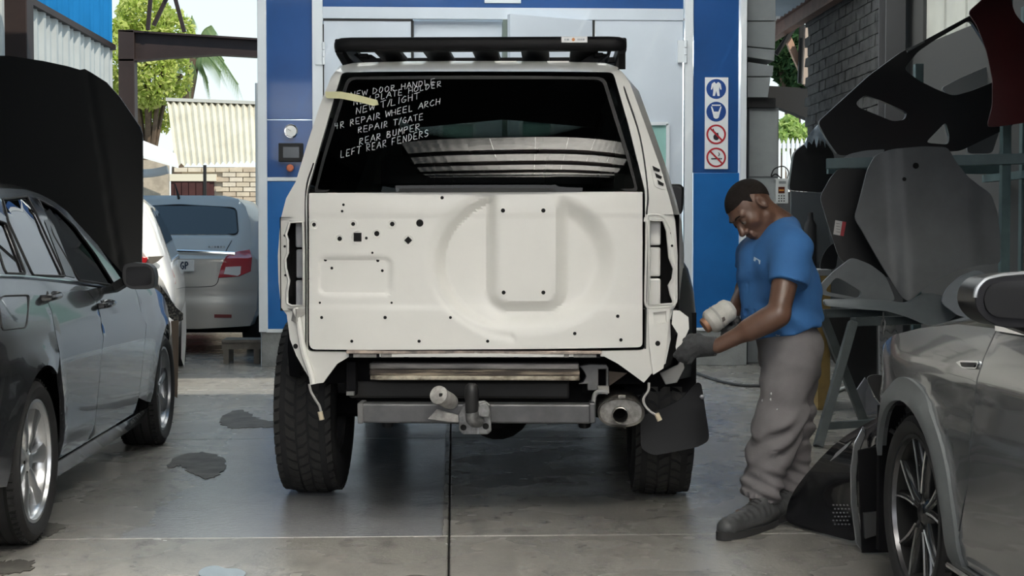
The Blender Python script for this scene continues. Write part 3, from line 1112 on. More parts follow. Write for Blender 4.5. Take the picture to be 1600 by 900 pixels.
# ================================================================ OUTSIDE
def leaf_mat(name, c1, c2, t=0.45):
    m = bpy.data.materials.new(name)
    m.use_nodes = True
    nt = m.node_tree
    nt.nodes.clear()
    o = nt.nodes.new('ShaderNodeOutputMaterial')
    mx = nt.nodes.new('ShaderNodeMixShader')
    mx.inputs[0].default_value = t
    d = nt.nodes.new('ShaderNodeBsdfDiffuse')
    tr = nt.nodes.new('ShaderNodeBsdfTranslucent')
    g = nt.nodes.new('ShaderNodeNewGeometry')
    r = nt.nodes.new('ShaderNodeMix')
    r.data_type = 'RGBA'
    r.inputs['A'].default_value = (*c1, 1)
    r.inputs['B'].default_value = (*c2, 1)
    nt.links.new(g.outputs['Random Per Island'], r.inputs['Factor'])
    for n in (d, tr):
        nt.links.new(r.outputs['Result'], n.inputs[0])
    nt.links.new(d.outputs[0], mx.inputs[1])
    nt.links.new(tr.outputs[0], mx.inputs[2])
    nt.links.new(mx.outputs[0], o.inputs[0])
    return m


M_LEAF1 = leaf_mat('yellow_green_leaves', (0.40, 0.52, 0.10), (0.62, 0.64, 0.24))
M_LEAF2 = leaf_mat('dark_leaves', (0.03, 0.07, 0.03), (0.07, 0.12, 0.05), 0.3)
M_LEAF3 = leaf_mat('bright_leaves', (0.30, 0.46, 0.12), (0.52, 0.62, 0.25))
M_BARK = mat('bark', (0.13, 0.09, 0.06), 0.9, vary=0.4, vscale=8)


def foliage(blobs, n, size, name, m, parent, seed=3):
    r = np.random.default_rng(seed)
    V, F = [], []
    w = np.array([b[1][0] * b[1][1] * b[1][2] for b in blobs])
    for bi in r.choice(len(blobs), n, p=w / w.sum()):
        c, rad = blobs[bi]
        d = r.normal(size=3)
        d /= np.linalg.norm(d)
        p = np.array(c) + d * np.array(rad) * (0.55 + 0.45 * r.random() ** 0.5)
        u = r.normal(size=3)
        u /= np.linalg.norm(u)
        v = np.cross(u, r.normal(size=3))
        v /= np.linalg.norm(v)
        s = size * r.uniform(0.6, 1.3)
        b = len(V)
        V += [p - u * s, p + v * s * 0.45, p + u * s, p - v * s * 0.45]
        F.append((b, b + 1, b + 2, b + 3))
    return mk(name, V, F, m, parent, world_co=True, smooth=0, recalc=False, kind='stuff')


def tree(name, blobs_px, Y, n, size, m, label, base_px, seed, trunk=0.18):
    bl = []
    for x, y, rx, ry in blobs_px:
        c = at(x, y, Y + random.uniform(-0.6, 0.6))
        s = FPX / Y
        bl.append((c, (rx / s, rx / s, ry / s)))
    b = at(base_px, 300, Y)
    t = empty(name, (b[0], Y, 0), label=label, cat='tree')
    foliage(bl, n, size, 'foliage', m, t, seed)
    w = MB()
    top = bl[0][0]
    w.tube(spline([(b[0], Y, 0), (b[0] + 0.1, Y, top[2] * 0.5), tuple(top)], 5), [trunk * (1 - 0.07 * k) for k in range(11)], 8)
    for c, rad in bl[1:]:
        w.tube(spline([(b[0] + 0.1, Y, top[2] * 0.45), tuple((np.array(top) + c) / 2 - np.array([0, 0, 0.6])), tuple(c)], 4), 0.06, 6)
    w.build('trunk', M_BARK, t, world_co=True)
    return t


tree('broadleaf_tree', [(232, 110, 42, 60), (225, 30, 45, 45), (205, 160, 35, 50), (255, 165, 30, 42), (270, 55, 34, 40), (185, 90, 35, 60), (283, 118, 18, 34)], 36, 11000, 0.085, M_LEAF1,
     'sunlit yellow green leafy tree seen through the open left bay', 225, 3)
tree('shade_tree', [(1232, 80, 28, 60), (1215, 60, 20, 50), (1262, 110, 25, 40)], 27, 2200, 0.12, M_LEAF2, 'dark green tree seen between duct and block wall', 1240, 4)
tree('garden_shrub', [(1232, 205, 20, 24), (1256, 215, 20, 22), (1216, 222, 16, 20)], 23, 1300, 0.07, M_LEAF3, 'bright green sunlit bush above the white picket fence', 1240, 5, 0.07)
tree('garden_shrub', [(1400, 172, 16, 9), (1385, 165, 12, 9)], 26, 500, 0.07, M_LEAF3, 'small green bush glimpsed through hole in black panel', 1395, 6, 0.05)

# palm with drooping feather fronds
YP = 40
pb = at(284, 300, YP)
palm = empty('palm_tree', (pb[0], YP, 0), label='feathery palm tree behind the corrugated shed', cat='tree')
crown = np.array(at(303, 92, YP))
MB().tube(spline([(pb[0], YP, 0), (pb[0] - 0.1, YP, 3), tuple(crown)], 5), 0.16, 10).build('trunk', M_BARK, palm, world_co=True)
M_PALM = leaf_mat('palm_leaves', (0.16, 0.26, 0.13), (0.30, 0.38, 0.18))
for k, (ex, ey, lift) in enumerate(((372, 132, 0.9), (345, 112, 0.5), (330, 40, 0.5), (300, 25, 0.5), (350, 95, 0.9), (295, 140, 0.5), (325, 130, 0.4), (285, 60, 0.5), (335, 70, 0.8), (278, 100, 0.5))):
    e = np.array(at(ex, ey, YP + random.uniform(-0.8, 0.8)))
    mid = (crown + e) / 2 + np.array([0, 0, lift * 0.5])
    path = spline([crown, mid, e], 12)
    f = MB()
    f.tube(path, [0.02] * len(path), 5)
    for i in range(2, len(path) - 1):
        d = path[i + 1] - path[i - 1]
        d /= np.linalg.norm(d)
        for s in (-1, 1):
            for h in (0.0, 0.5):
                p = path[i] * (1 - h) + path[i + 1] * h
                side = np.cross(d, [0, 0, 1.0]) * s
                tip = p + side * 0.22 + d * 0.25 + np.array([0, 0, -0.42])
                f.add([p, p + d * 0.03, tip], [(0, 1, 2)])
    f.build('frond', M_PALM, palm, world_co=True, smooth=0, recalc=False)

# corrugated shed with a painted brick wall
YS = 26.0
shed = empty('shed', at(335, 400, YS) * np.array([1, 1, 0]), label='cream painted brick shed with a corrugated iron roof in the sunlit yard', cat='shed')
M_CREAM = mat('cream_roof_iron', (0.62, 0.58, 0.47), 0.6, vary=0.2, vscale=2)
el, er = at(274, 258, YS), at(470, 250, YS)
rl, rr = at(261, 156, YS + 1.9), at(470, 164, YS + 1.9)
NS = 7
for k in range(NS):
    secs = []
    for e0, e1 in ((el, er), (rl, rr)):
        ln = []
        for j in range(13):
            t = (k + j / 12) / NS
            p = e0 + (e1 - e0) * t
            ln.append((p[0], p[1] - 0.02 * math.cos(j / 12 * 2 * math.pi * 3), p[2] + 0.028 * math.cos(j / 12 * 2 * math.pi * 3)))
        secs.append(ln)
    mk('sheet', *loft(secs), M_CREAM, shed, world_co=True)
MB().bar(rl, rr, 0.25, 0.06).build('ridge_cap', mat('ridge_grey', (0.45, 0.45, 0.42), 0.6), shed, world_co=True, smooth=0)
MB().box((el[0] + 0.1, YS + 0.05, 0), (er[0], YS + 3, el[2] - 0.03)).build('wall', mat('brick_mortar', (0.52, 0.45, 0.36), 0.9), shed, world_co=True, smooth=0)
M_BRICK = [mat('painted_brick_a', (0.66, 0.56, 0.42), 0.9, vary=0.2), mat('painted_brick_b', (0.58, 0.47, 0.35), 0.9, vary=0.2), mat('painted_brick_c', (0.72, 0.63, 0.50), 0.9, vary=0.2)]
brick_me = []
for m in M_BRICK:
    q = MB().box((0, 0, 0), (0.225, 0.06, 0.072))
    me = bpy.data.meshes.new('brick')
    me.from_pydata(q.V, [], q.F)
    me.materials.append(m)
    brick_me.append(me)
door_l, door_r = at(264, 290, YS), at(336, 290, YS)
bz, row = 1.55, 0
while bz < el[2] - 0.1:
    bxx = el[0] + 0.1 - (0.12 if row % 2 else 0)
    while bxx < er[0] - 0.4:
        if not (door_l[0] - 0.2 < bxx < door_r[0] and bz < at(300, 272, YS)[2]):
            o = bpy.data.objects.new('brick', random.choice(brick_me))
            COL.objects.link(o)
            o.location = (bxx - shed.location.x, YS - random.uniform(0, 0.008) - shed.location.y, bz)
            o.parent = shed
        bxx += 0.24
    bz += 0.085
    row += 1
lo, hi = flat_px(262, 272, 338, 283, YS - 0.03, 0.1)
MB().box(lo, hi).build('lintel', mat('lintel_plaster', (0.72, 0.66, 0.52), 0.8), shed, world_co=True, smooth=0)
lo, hi = flat_px(268, 283, 334, 430, YS, 0.1)
dd = MB().box((lo[0], YS - 0.0, 0), (hi[0], YS + 0.06, hi[2])).build('door', mat('dark_red_timber', (0.07, 0.022, 0.02), 0.7, vary=0.3), shed, world_co=True, smooth=0)
for k in range(1, 6):
    x = lo[0] + (hi[0] - lo[0]) * k / 6
    MB().box((x - 0.055, YS - 0.02, 0.05), (x + 0.055, YS, hi[2] - 0.03)).build('board', MATS['dark_red_timber'], dd, world_co=True, smooth=0)
tag(MB().bar(at(320, 258, YS - 0.6), at(320, 400, YS - 0.6) * np.array([1, 1, 0]), 0.05, 0.05).build('post', M_BLACK, smooth=0), 'thin black post in front of the shed door', 'post')
q0, q1 = at(404, 120, YS - 3), at(404, 460, YS - 3)
tag(MB().cyl((q0[0] - 0.02, YS - 3, 0), (q0[0] - 0.02, YS - 3, at(403, 130, YS - 3)[2]), 0.035, n=10).build('pole', M_GREYP), 'thin grey pole by the left edge of the booth', 'pole')

# white awning and gutter left of the shed
YA = 23.5
q = [at(205, 212, YA + 0.8), at(274, 240, YA + 0.8), at(279, 259, YA), at(205, 238, YA)]
aw = empty('awning', at(240, 259, YA), label='white sheet awning sloping down beside the shed', cat='awning')
MB().prism(q, (0, 0, -0.04)).build('roof_sheet', mat('awning_white', (0.80, 0.80, 0.78), 0.6), aw, world_co=True, smooth=0)
MB().tube(spline([at(205, 272, YA + 0.4), at(240, 270, YA + 0.4), at(262, 265, YA + 0.4)], 5), 0.07, 10).build('gutter', mat('gutter_grey', (0.42, 0.46, 0.50), 0.5), aw, world_co=True)
MB().bar(at(208, 250, YA + 0.6), at(208, 470, YA + 0.6) * np.array([1, 1, 0]), 0.08, 0.08).build('post', M_GREYP, aw, world_co=True, smooth=0)
lo, hi = flat_px(214, 250, 262, 300, YA + 1.2, 0.1)
mk('wall_yard', *MB().box((lo[0] - 1.0, YA + 1.2, 0), (hi[0], YA + 1.35, hi[2])).__dict__.values(), mat('yard_wall', (0.50, 0.43, 0.34), 0.9, vary=0.3), smooth=0, kind='structure')
lo, hi = flat_px(383, 306, 402, 420, 19.6, 0.06)
bp = mk('gate', *MB().box((lo[0], 21.0, 0), (hi[0] + 1.2, 21.06, hi[2])).__dict__.values(), mat('gate_blue', (0.10, 0.20, 0.42), 0.6), smooth=0)
tag(bp, 'plain blue sheet gate behind the silver sedan', 'gate')

# picket fence beyond the right opening
pf = empty('picket_fence', at(1235, 300, 21) * np.array([1, 1, 0]), label='white picket fence in the garden beyond the right opening', cat='fence')
for k in range(9):
    x = 1216 + k * 7
    a, b = at(x, 216, 21), at(x + 4.2, 216, 21)
    h = a[2] + random.uniform(-0.02, 0.02)
    MB().prism([(a[0], 21, 0.05), (b[0], 21, 0.05), (b[0], 21, h - 0.05), ((a[0] + b[0]) / 2, 21, h), (a[0], 21, h - 0.05)], (0, 0.02, 0)).build('picket', mat('fence_white', (0.78, 0.80, 0.80), 0.6), pf, world_co=True, smooth=0)
a, b = at(1212, 228, 21.04), at(1285, 228, 21.04)
MB().bar(a, b, 0.04, 0.07).build('rail', MATS['fence_white'], pf, world_co=True, smooth=0)

# low stool by the booth corner
YT = 13.75
st = empty('low_stool', on_floor(378, 568), label='low worn wooden stool on the floor by the left booth corner', cat='stool')
M_OLDWOOD = mat('old_wood', (0.16, 0.145, 0.125), 0.8, vary=0.35, vscale=9, stretch=(1, 6, 1))
a, b = at(346, 531, YT), at(408, 531, YT)
zt = a[2]
for k in range(3):
    MB().box((a[0], YT + 0.11 * k, zt - 0.03), (b[0], YT + 0.11 * k + 0.105, zt)).build('plank', M_OLDWOOD, st, world_co=True, smooth=0, bevel=0.004)
for x in (a[0] + 0.015, b[0] - 0.07):
    for y_ in (YT + 0.01, YT + 0.26):
        MB().box((x, y_, 0), (x + 0.05, y_ + 0.05, zt - 0.03)).build('leg', M_OLDWOOD, st, world_co=True, smooth=0)
MB().box((a[0], YT + 0.012, zt - 0.09), (b[0], YT + 0.03, zt - 0.03)).build('apron', M_OLDWOOD, st, world_co=True, smooth=0)

# cable across the floor behind the man
pth = [on_floor(x, y, 0.012) for x, y in ((1088, 583), (1105, 589), (1130, 597), (1160, 602), (1190, 603), (1225, 604), (1262, 606), (1280, 609))]
tag(MB().tube(spline(pth, 5), 0.012, 8).build('air_hose', mat('hose_black', (0.03, 0.032, 0.035), 0.5)), 'thin dark hose lying across the floor behind the man', 'hose')
pth = [on_floor(x, y, 0.014) for x, y in ((1284, 607), (1288, 610), (1292, 613), (1305, 612), (1320, 606))]
tag(MB().tube(spline(pth, 5), 0.014, 8).build('cable', mat('cable_white', (0.6, 0.62, 0.62), 0.5)), 'short white cable on the floor under the trestle', 'cable')

# building across the forecourt, behind the camera
mk('wall_opposite', *MB().box((-14, -14, 0), (14, -13.6, 4.5)).__dict__.values(), M_DARKWALL, smooth=0, kind='structure')

# ================================================================ WHITE OFF-ROAD VEHICLE (stripped for repair, seen from behind)
SUV_LOC, SUV_RZ = Vector((0.097, 6.0, 0.0)), -R_(4.0)
suv = empty('off_road_vehicle', SUV_LOC, SUV_RZ, label='white off-road vehicle stripped of tail lights and bumper in the middle of the workshop', cat='car')
_SM = np.array(WM[suv.name].inverted())


def suv_ray(px, py):
    o = (_SM @ np.append(_C, 1))[:3]
    return o, _SM[:3, :3] @ ray(px, py)


def rear_y(x, z):
    c = 0.10 * (abs(x) / 0.82) ** 3
    t = 0.0
    if z > 1.30:
        u = z - 1.30
        t = 0.34 * u + 0.0
        if u < 0.12:
            t = 0.34 * u * u / 0.24
        else:
            t = 0.34 * (u - 0.06)
    if z > 1.86:
        t += 1.5 * (z - 1.86) ** 1.5 * 6
    return c + t


def sp(px, py, dy=0.0):
    """(x, z) on the tail of the vehicle at a photo pixel."""
    o, d = suv_ray(px, py)
    y = 0.0
    for _ in range(12):
        p = o + d * ((y - o[1]) / d[1])
        y = 0.5 * y + 0.5 * (min(rear_y(p[0], p[2]), 0.8) + dy)
    return (p[0], p[2])


def sl3(px, py, y):
    o, d = suv_ray(px, py)
    return o + d * ((y - o[1]) / d[1])


M_SUVW = mat('suv_white_primer', (0.86, 0.845, 0.80), 0.42, vary=0.04, vscale=3, coat=0.15)
M_SUVB = mat('suv_white_paint', (0.76, 0.75, 0.715), 0.32, coat=0.35)
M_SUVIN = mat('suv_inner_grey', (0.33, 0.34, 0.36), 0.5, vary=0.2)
M_UNDER = mat('underbody_black', (0.007, 0.007, 0.008), 0.85, spec=0.1)
M_PLAST = mat('black_plastic', (0.016, 0.016, 0.017), 0.45)
M_HOLE = mat('hole_black', (0.004, 0.004, 0.004), 0.9)
M_SCUFF = mat('scuffed_bare_panel', (0.40, 0.39, 0.37), 0.5, vary=0.3, vscale=12)

SIL = [(530, 103), (552, 98), (640, 95.5), (740, 95), (850, 95.5), (945, 98), (964, 104), (985, 132), (1010, 200), (1033, 265), (1046, 310), (1055, 345), (1059, 400), (1058, 470), (1052, 484)]
SIL_R = [(1047, 500), (1048, 530), (1040, 568), (1018, 584), (1006, 598), (990, 586), (965, 568), (944, 557)]
SIL_L = [(546, 557), (526, 569), (505, 598), (489, 600), (478, 582), (463, 556), (453, 530), (448, 492)]
SIL_L2 = [(439, 480), (435, 440), (434, 400), (438, 345), (447, 310), (462, 284), (480, 225), (500, 164), (517, 121)]
rear_out = [sp(*p) for p in SIL + SIL_R + SIL_L + SIL_L2]
gate_hole = rounded([sp(*p) for p in ((535, 113), (958, 113), (982, 195), (1008, 300), (1008, 547), (480, 549), (480, 300), (510, 195))], 0.02, 3)
lampL = [sp(*p) for p in ((453, 347), (474, 347), (475, 400), (475, 477), (456, 478), (449, 474), (449, 455), (452, 438), (447, 420), (446, 405), (450, 395), (450, 375), (447, 366))]
lampR = [sp(*p) for p in ((1014, 343), (1036, 344), (1042, 360), (1044, 380), (1046, 402), (1053, 420), (1051, 436), (1045, 446), (1048, 460), (1052, 470), (1050, 475), (1014, 476))]
R3 = lambda a, b: (a, rear_y(a, b), b)
mk('body_rear_frame', *sheet(rear_out, [gate_hole, lampL, lampR], 0.035, R3, (0, 0.03, 0)), M_SUVB, suv, smooth=50)

# sides and roof: the rear outline carried forward
def body_section(d):
    out = []
    for (x, z) in rear_out:
        y0 = rear_y(x, z)
        g = sstep(0, 0.35, d)
        s = 1 if x > 0 else -1
        hi = sstep(1.85, 1.97, z)
        X = x + s * 0.055 * g * (1 - hi) * min(1, abs(x) / 0.6)
        Z = z + 0.035 * g * hi
        if d > 2.9 and z > 1.30:
            t = (d - 2.9) / 0.75
            Z = min(Z, 1.93 - t * 0.66) if t < 1 else min(Z, 1.27)
        if d > 3.7 and z > 1.2:
            Z = min(Z, 1.26 - (d - 3.7) * 0.09)
        out.append((X, y0 * (1 - sstep(0, 1.2, d)) + d + 0.02, Z))
    return out


ds = [0.0, 0.03, 0.08, 0.16, 0.3, 0.5, 0.9, 1.5, 1.62, 2.2, 2.9, 3.05, 3.3, 3.65, 3.7, 4.2, 4.5, 4.62]
secs = [body_section(d) for d in ds]
nS, nR, nL, nL2 = len(SIL), len(SIL_R), len(SIL_L), len(SIL_L2)
V, F = loft(secs, closed=True)
keep, sidewin, wscr = [], [], []
nsec = len(rear_out)
for f in F:
    c = np.mean([V[i] for i in f], axis=0)
    k = f[0] % nsec
    if nS - 1 <= k < nS + nR + nL:           # under the floor and wheel openings
        low = c[2] < 0.78
        if low and 0.25 < c[1] < 4.3:
            continue
        if c[1] < 0.3 and c[2] < 0.78:
            continue
    if abs(c[0]) > 0.5 and 1.38 < c[2] < 1.78 and 0.5 < c[1] < 2.85:
        sidewin.append(f)
        continue
    if abs(c[0]) < 0.66 and 2.95 < c[1] < 3.66 and c[2] > 1.28:
        wscr.append(f)
        continue
    keep.append(f)
mk('body_shell', V, keep, M_SUVB, suv, smooth=35, recalc=False)
mk('windscreen', V, wscr, glass('windscreen_glass', (0.8, 0.9, 0.88), alpha=0.8), suv, smooth=35, recalc=False)
for s_ in (-1, 1):
    mk('side_window', V, [f for f in sidewin if np.mean([V[i][0] for i in f]) * s_ > 0], glass('side_tint_glass', (0.7, 0.8, 0.8), alpha=0.25), suv, smooth=35, recalc=False)
# windscreen sits in the loft too: clear glass patch is the slope between d=2.9 and 3.65
mk('front_face', [secs[-1][i] for i in range(nsec)], [tuple(range(nsec))], M_SUVB, suv, smooth=0)

# ---- tailgate skin with spare wheel recess, plate recess, holes
gate_out = rounded([sp(*p) for p in ((484, 302), (1003.5, 300), (1003.5, 542), (484, 545.5))], [0.005, 0.005, 0.02, 0.03], 4)
cW = sp(822, 410)
rW = abs(sp(968, 410)[0] - cW[0])
rWz = abs(sp(822, 524)[1] - cW[1]) * 1.03
U = [sp(775, 300), sp(871, 474)]
PL = [sp(498, 402), sp(613, 461)]
creaseA, creaseB = sp(560, 337)[1], sp(560, 479)[1]


def rr_sd(x, z, x0, x1, z0, z1, r):
    qx, qz = abs(x - (x0 + x1) / 2) - (x1 - x0) / 2 + r, abs(z - (z0 + z1) / 2) - (z1 - z0) / 2 + r
    return math.hypot(max(qx, 0), max(qz, 0)) + min(max(qx, qz), 0) - r


def gate_y(x, z):
    d = math.hypot((x - cW[0]) / rW, (z - cW[1]) / rWz)
    ang = math.atan2(z - cW[1], x - cW[0])
    dish = 0.055 * (1 - sstep(0.72 + 0.14 * sstep(0.1, -0.5, math.cos(ang)), 1.0, d))
    dish *= 1 - 0.75 * sstep(0.5, 1.0, -math.sin(ang)) * sstep(0.55, 0.9, d)
    # left rim is a sharper edge
    if abs(d - 1) < 0.08 and x < cW[0] - 0.05:
        dish += 0.007 * math.cos(abs(d - 1) / 0.08 * math.pi / 2) ** 2
    u = rr_sd(x, z, U[0][0], U[1][0], U[1][1], U[0][1] + 0.3, 0.05)
    dish *= sstep(-0.012, 0.045, u)
    q = rr_sd(x, z, PL[0][0], PL[1][0], PL[1][1], PL[0][1], 0.03)
    plate = 0.012 * (1 - sstep(-0.012, 0.006, q))
    c = 0.004 * (1 - sstep(creaseA - 0.006, creaseA + 0.006, z)) - 0.004 * (1 - sstep(creaseB - 0.006, creaseB + 0.006, z))
    return rear_y(x, z) - 0.012 - 0.004 + dish + plate - 0 * c + c * 0.8


gate = mk('tailgate', *sheet(gate_out, (), 0.011, lambda a, b: (a, gate_y(a, b), b), (0, 0.05, 0)), M_SUVW, suv, smooth=30)
# fixing holes as flat discs; the shade inside is painted black
for px, py, r in ((537, 320, 2), (535, 330, 2), (491, 351, 3), (552, 350, 3), (613, 350, 3.5), (656, 348.5, 5.5), (691, 309, 2.6), (531, 373, 3.5), (572.5, 372, 2.2), (589, 365, 4), (582, 395, 1.8),
                  (518, 419, 2.2), (597, 423, 2.2), (508, 406, 2.5), (590, 407, 2.5), (500, 473, 1.8), (612, 473, 1.8), (503, 496, 2.4), (602, 496, 2.6), (704, 496, 2.2), (550, 533, 2.4), (655, 533, 2.4),
                  (762, 533, 2.4), (786, 329, 3.2), (849, 329, 3.2), (787, 457, 3.0), (849, 457, 3.0), (965, 494, 2.6), (898, 521, 2.6), (970, 531, 2.6)):
    x, z = sp(px, py, -0.01)
    y = gate_y(x, z)
    rr_ = r * 0.0026
    nm = 'screw_hole'
    o = mk(nm, *MB().lathe([(0, -0.0016), (rr_, -0.0018), (rr_ * 1.1, 0.002)], (x, y, z), (0, 1, 0), 14).__dict__.values(), M_HOLE, gate)
for px, py, a, nm in ((559, 370.5, 6.2, 'latch_opening'), (638, 375.5, 5.2, 'latch_opening')):
    x, z = sp(px, py, -0.01)
    y = gate_y(x, z)
    s = a * 0.0026
    dsh = mk('stamped_ring', *MB().lathe([(s * 1.9, 0.002), (s * 1.9, -0.004), (s * 1.55, -0.004), (s * 1.45, 0.002)], (x, y, z), (0, 1, 0), 24).__dict__.values(), M_SUVW, gate)
    pts = [(x - s, y - 0.003, z - s * 1.1), (x + s, y - 0.003, z - s * 1.1), (x + s, y - 0.003, z + s * 1.1), (x - s, y - 0.003, z + s * 1.1)]
    if px > 600:
        pts = [(x - s * 1.2, y - 0.003, z), (x, y - 0.003, z - s * 1.2), (x + s * 1.2, y - 0.003, z), (x, y - 0.003, z + s * 1.2)]
    MB().prism(pts, (0, 0.006, 0)).build(nm, M_HOLE, gate, smooth=0)
for px, py in ((531, 373), (589, 365), (552, 350), (613, 350), (491, 351)):
    x, z = sp(px, py, -0.01)
    MB().lathe([(0.021, 0.003), (0.021, -0.003), (0.016, -0.004), (0.014, 0.002)], (x, gate_y(x, z), z), (0, 1, 0), 20).build('stamped_ring', M_SUVW, gate)

# ---- rear window with its seal
win = [sp(*p, -0.01) for p in ((543, 121), (640, 119.5), (745, 119), (850, 119.5), (945, 121), (968, 195), (984, 247), (997, 298.5), (850, 299.5), (745, 300), (640, 300), (491, 300.5), (504, 250), (521, 193))]
winr = rounded(win, [0.03] + [0] * 3 + [0.03, 0, 0, 0.015, 0, 0, 0, 0.015, 0, 0], 4)


def win_y(x, z):
    return rear_y(x, z) - 0.012 - 0.022 * (1 - (x / 0.7) ** 2) - 0.018 * (1 - ((z - 1.6) / 0.25) ** 2)


rw = mk('rear_window', *sheet(winr, (), 0.03, lambda a, b: (a, win_y(a, b) + 0.004, b)), glass('tail_glass', (0.55, 0.66, 0.62), alpha=0.25, boost=0.55), suv, smooth=180)
seal = [(a, win_y(a, b), b) for a, b in winr]
ring = MB()
n = len(seal)
cx, cz = np.mean([p[0] for p in seal]), np.mean([p[2] for p in seal])
inner = []
for a, y, b in seal:
    d = np.array([cx - a, (cz - b) * 2.0])
    L = np.linalg.norm(d)
    inner.append((a + d[0] / L * 0.016, 0, b + d[1] / L * 0.016))
inner = [(a, win_y(a, b), b) for a, _, b in inner]
ring.add(seal + inner + [(a, y + 0.03, b) for a, y, b in seal], [(i, (i + 1) % n, n + (i + 1) % n, n + i) for i in range(n)] + [(i, 2 * n + i, 2 * n + (i + 1) % n, (i + 1) % n) for i in range(n)])
ring.build('window_seal', M_BLACK, suv, smooth=60)

# handwriting on the glass, one part per line: white marker strokes
M_MARK = mat('white_marker', (0.42, 0.44, 0.46), 0.7)
LINES = [('NEW DOOR HANDLE', (548, 153), (682, 132), 9), ('NEW PLATE HOLDER', (553, 165), (692, 135.5), 9), ('NEW T/LIGHT', (557, 179), (658, 155), 10.5), ('4R REPAIR WHEEL ARCH', (523, 203), (690, 163.5), 9.5),
         ('REPAIR T/GATE', (560, 209), (664, 187), 9.5), ('REAR BUMPER', (562, 227), (659, 203), 10), ('LEFT REAR FENDERS', (533, 247), (672, 213), 10.5)]
for k, (txt, p0, p1, hgt) in enumerate(LINES):
    st_, wd = strokes(txt, 0.06, k + 2)
    b = MB()
    p0, p1 = np.array(p0, float), np.array(p1, float)
    u = (p1 - p0) / wd
    for s in st_:
        pts = []
        for a, c in s:
            q = p0 + u * a + np.array([0.05 * hgt * c, -hgt * c])
            x, z = sp(q[0], q[1], -0.02)
            pts.append((x, win_y(x, z) - 0.0015, z))
        for i in range(len(pts) - 1):
            b.bar(pts[i], pts[i + 1], 0.0025, 0.0015, (0, 1, 0))
    o = b.build('handwritten_line', M_MARK, rw, smooth=0, recalc=False)
    o['label'] = 'handwritten white marker line reading ' + txt.lower()
tp = [sp(x, y, -0.01) for x, y in ((509, 144), (534, 144), (560, 149), (577, 154), (591, 157.5), (593, 165), (585, 166.5), (560, 160), (534, 155), (511, 154))]
mk('masking_tape', *sheet(tp, (), 0.03, lambda a, b: (a, min(win_y(a, b), rear_y(a, b) - 0.002) - 0.006, b), (0, 0.003, 0)), mat('masking_tape_cream', (0.62, 0.60, 0.36), 0.7), suv, smooth=30)

# ---- tail lamp cavities with their inner panels and rims
def cavity(loop, xa, xb, side):
    z0, z1 = min(p[1] for p in loop) - 0.02, max(p[1] for p in loop) + 0.02
    x0, x1 = min(p[0] for p in loop) - 0.02, max(p[0] for p in loop) + 0.02
    yy = rear_y((x0 + x1) / 2, (z0 + z1) / 2)
    b = MB()
    b.add([(x0, yy + 0.16, z0), (x1, yy + 0.16, z0), (x1, yy + 0.16, z1), (x0, yy + 0.16, z1), (x0, yy, z0), (x1, yy, z0), (x1, yy, z1), (x0, yy, z1)],
          [(0, 1, 2, 3), (0, 4, 5, 1), (1, 5, 6, 2), (2, 6, 7, 3), (3, 7, 4, 0)])
    c = b.build('lamp_cavity', M_HOLE, suv, smooth=0)
    h = (z1 - z0) / 3
    for k in range(3):
        o = MB().box((xa, yy + 0.055 + 0.012 * (k % 2), z0 + h * k + 0.004), (xb, yy + 0.15, z0 + h * (k + 1) - 0.004))
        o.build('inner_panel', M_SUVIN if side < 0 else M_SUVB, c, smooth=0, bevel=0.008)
    rim = [(a, rear_y(a, q) - 0.004, q) for a, q in loop]
    MB().tube(rim + rim[:1], 0.006, 6, cap=False).build('lamp_rim', M_SUVB, c, smooth=60)


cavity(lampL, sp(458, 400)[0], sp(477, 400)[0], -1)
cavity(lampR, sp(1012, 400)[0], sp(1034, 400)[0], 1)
for px, py in ((445, 368), (445, 385), (446, 430), (1049, 364), (1050, 384), (1050, 425)):
    x, z = sp(px, py)
    MB().lathe([(0, -0.003), (0.005, -0.003), (0.0055, 0.001)], (x, rear_y(x, z), z), (0, 1, 0), 10).build('screw_hole', M_HOLE, suv)
# raised pressed frame around the right cavity, seam lines, vents
fr = [sp(*p) for p in ((1007, 335), (1036, 335), (1050, 362), (1057, 410), (1057, 478), (1008, 482))]
MB().tube([(a, rear_y(a, b) - 0.003, b) for a, b in rounded(fr, 0.03, 4)] + [(fr[0][0] + 0.01, rear_y(*fr[0]) - 0.003, fr[0][1])], 0.005, 6).build('pressed_rim', M_SUVB, suv)
for pts in (((966, 108), (976, 140), (1000, 215), (1012, 300), (1010, 340), (1010, 420), (1008, 545)), ((478, 545), (478, 400), (478, 300), (490, 255))):
    l = [sp(*p) for p in pts]
    MB().tube(spline([(a, rear_y(a, b) + 0.001, b) for a, b in l], 5), 0.004, 6).build('panel_seam', M_BLACK, suv)
x0, z0 = sp(1017, 252)
x1, z1 = sp(1036, 296)
vg = mk('vent_plate', *sheet(rounded([sp(*p) for p in ((1014, 252), (1029, 254), (1040, 297), (1023, 292))], 0.012, 3), (), 0.03, lambda a, b: (a, rear_y(a, b) - 0.006, b), (0, 0.01, 0)), M_SUVB, suv)
for k in range(3):
    q = [sp(1019 + 4 * k, 259 + 11 * k), sp(1031 + 3 * k, 265 + 11 * k), sp(1030 + 3 * k, 269 + 11 * k), sp(1021 + 4 * k, 266 + 11 * k)]
    MB().prism([(a, rear_y(a, b) - 0.010, b) for a, b in q], (0, 0.006, 0)).build('vent_slot', M_HOLE, vg, smooth=0)

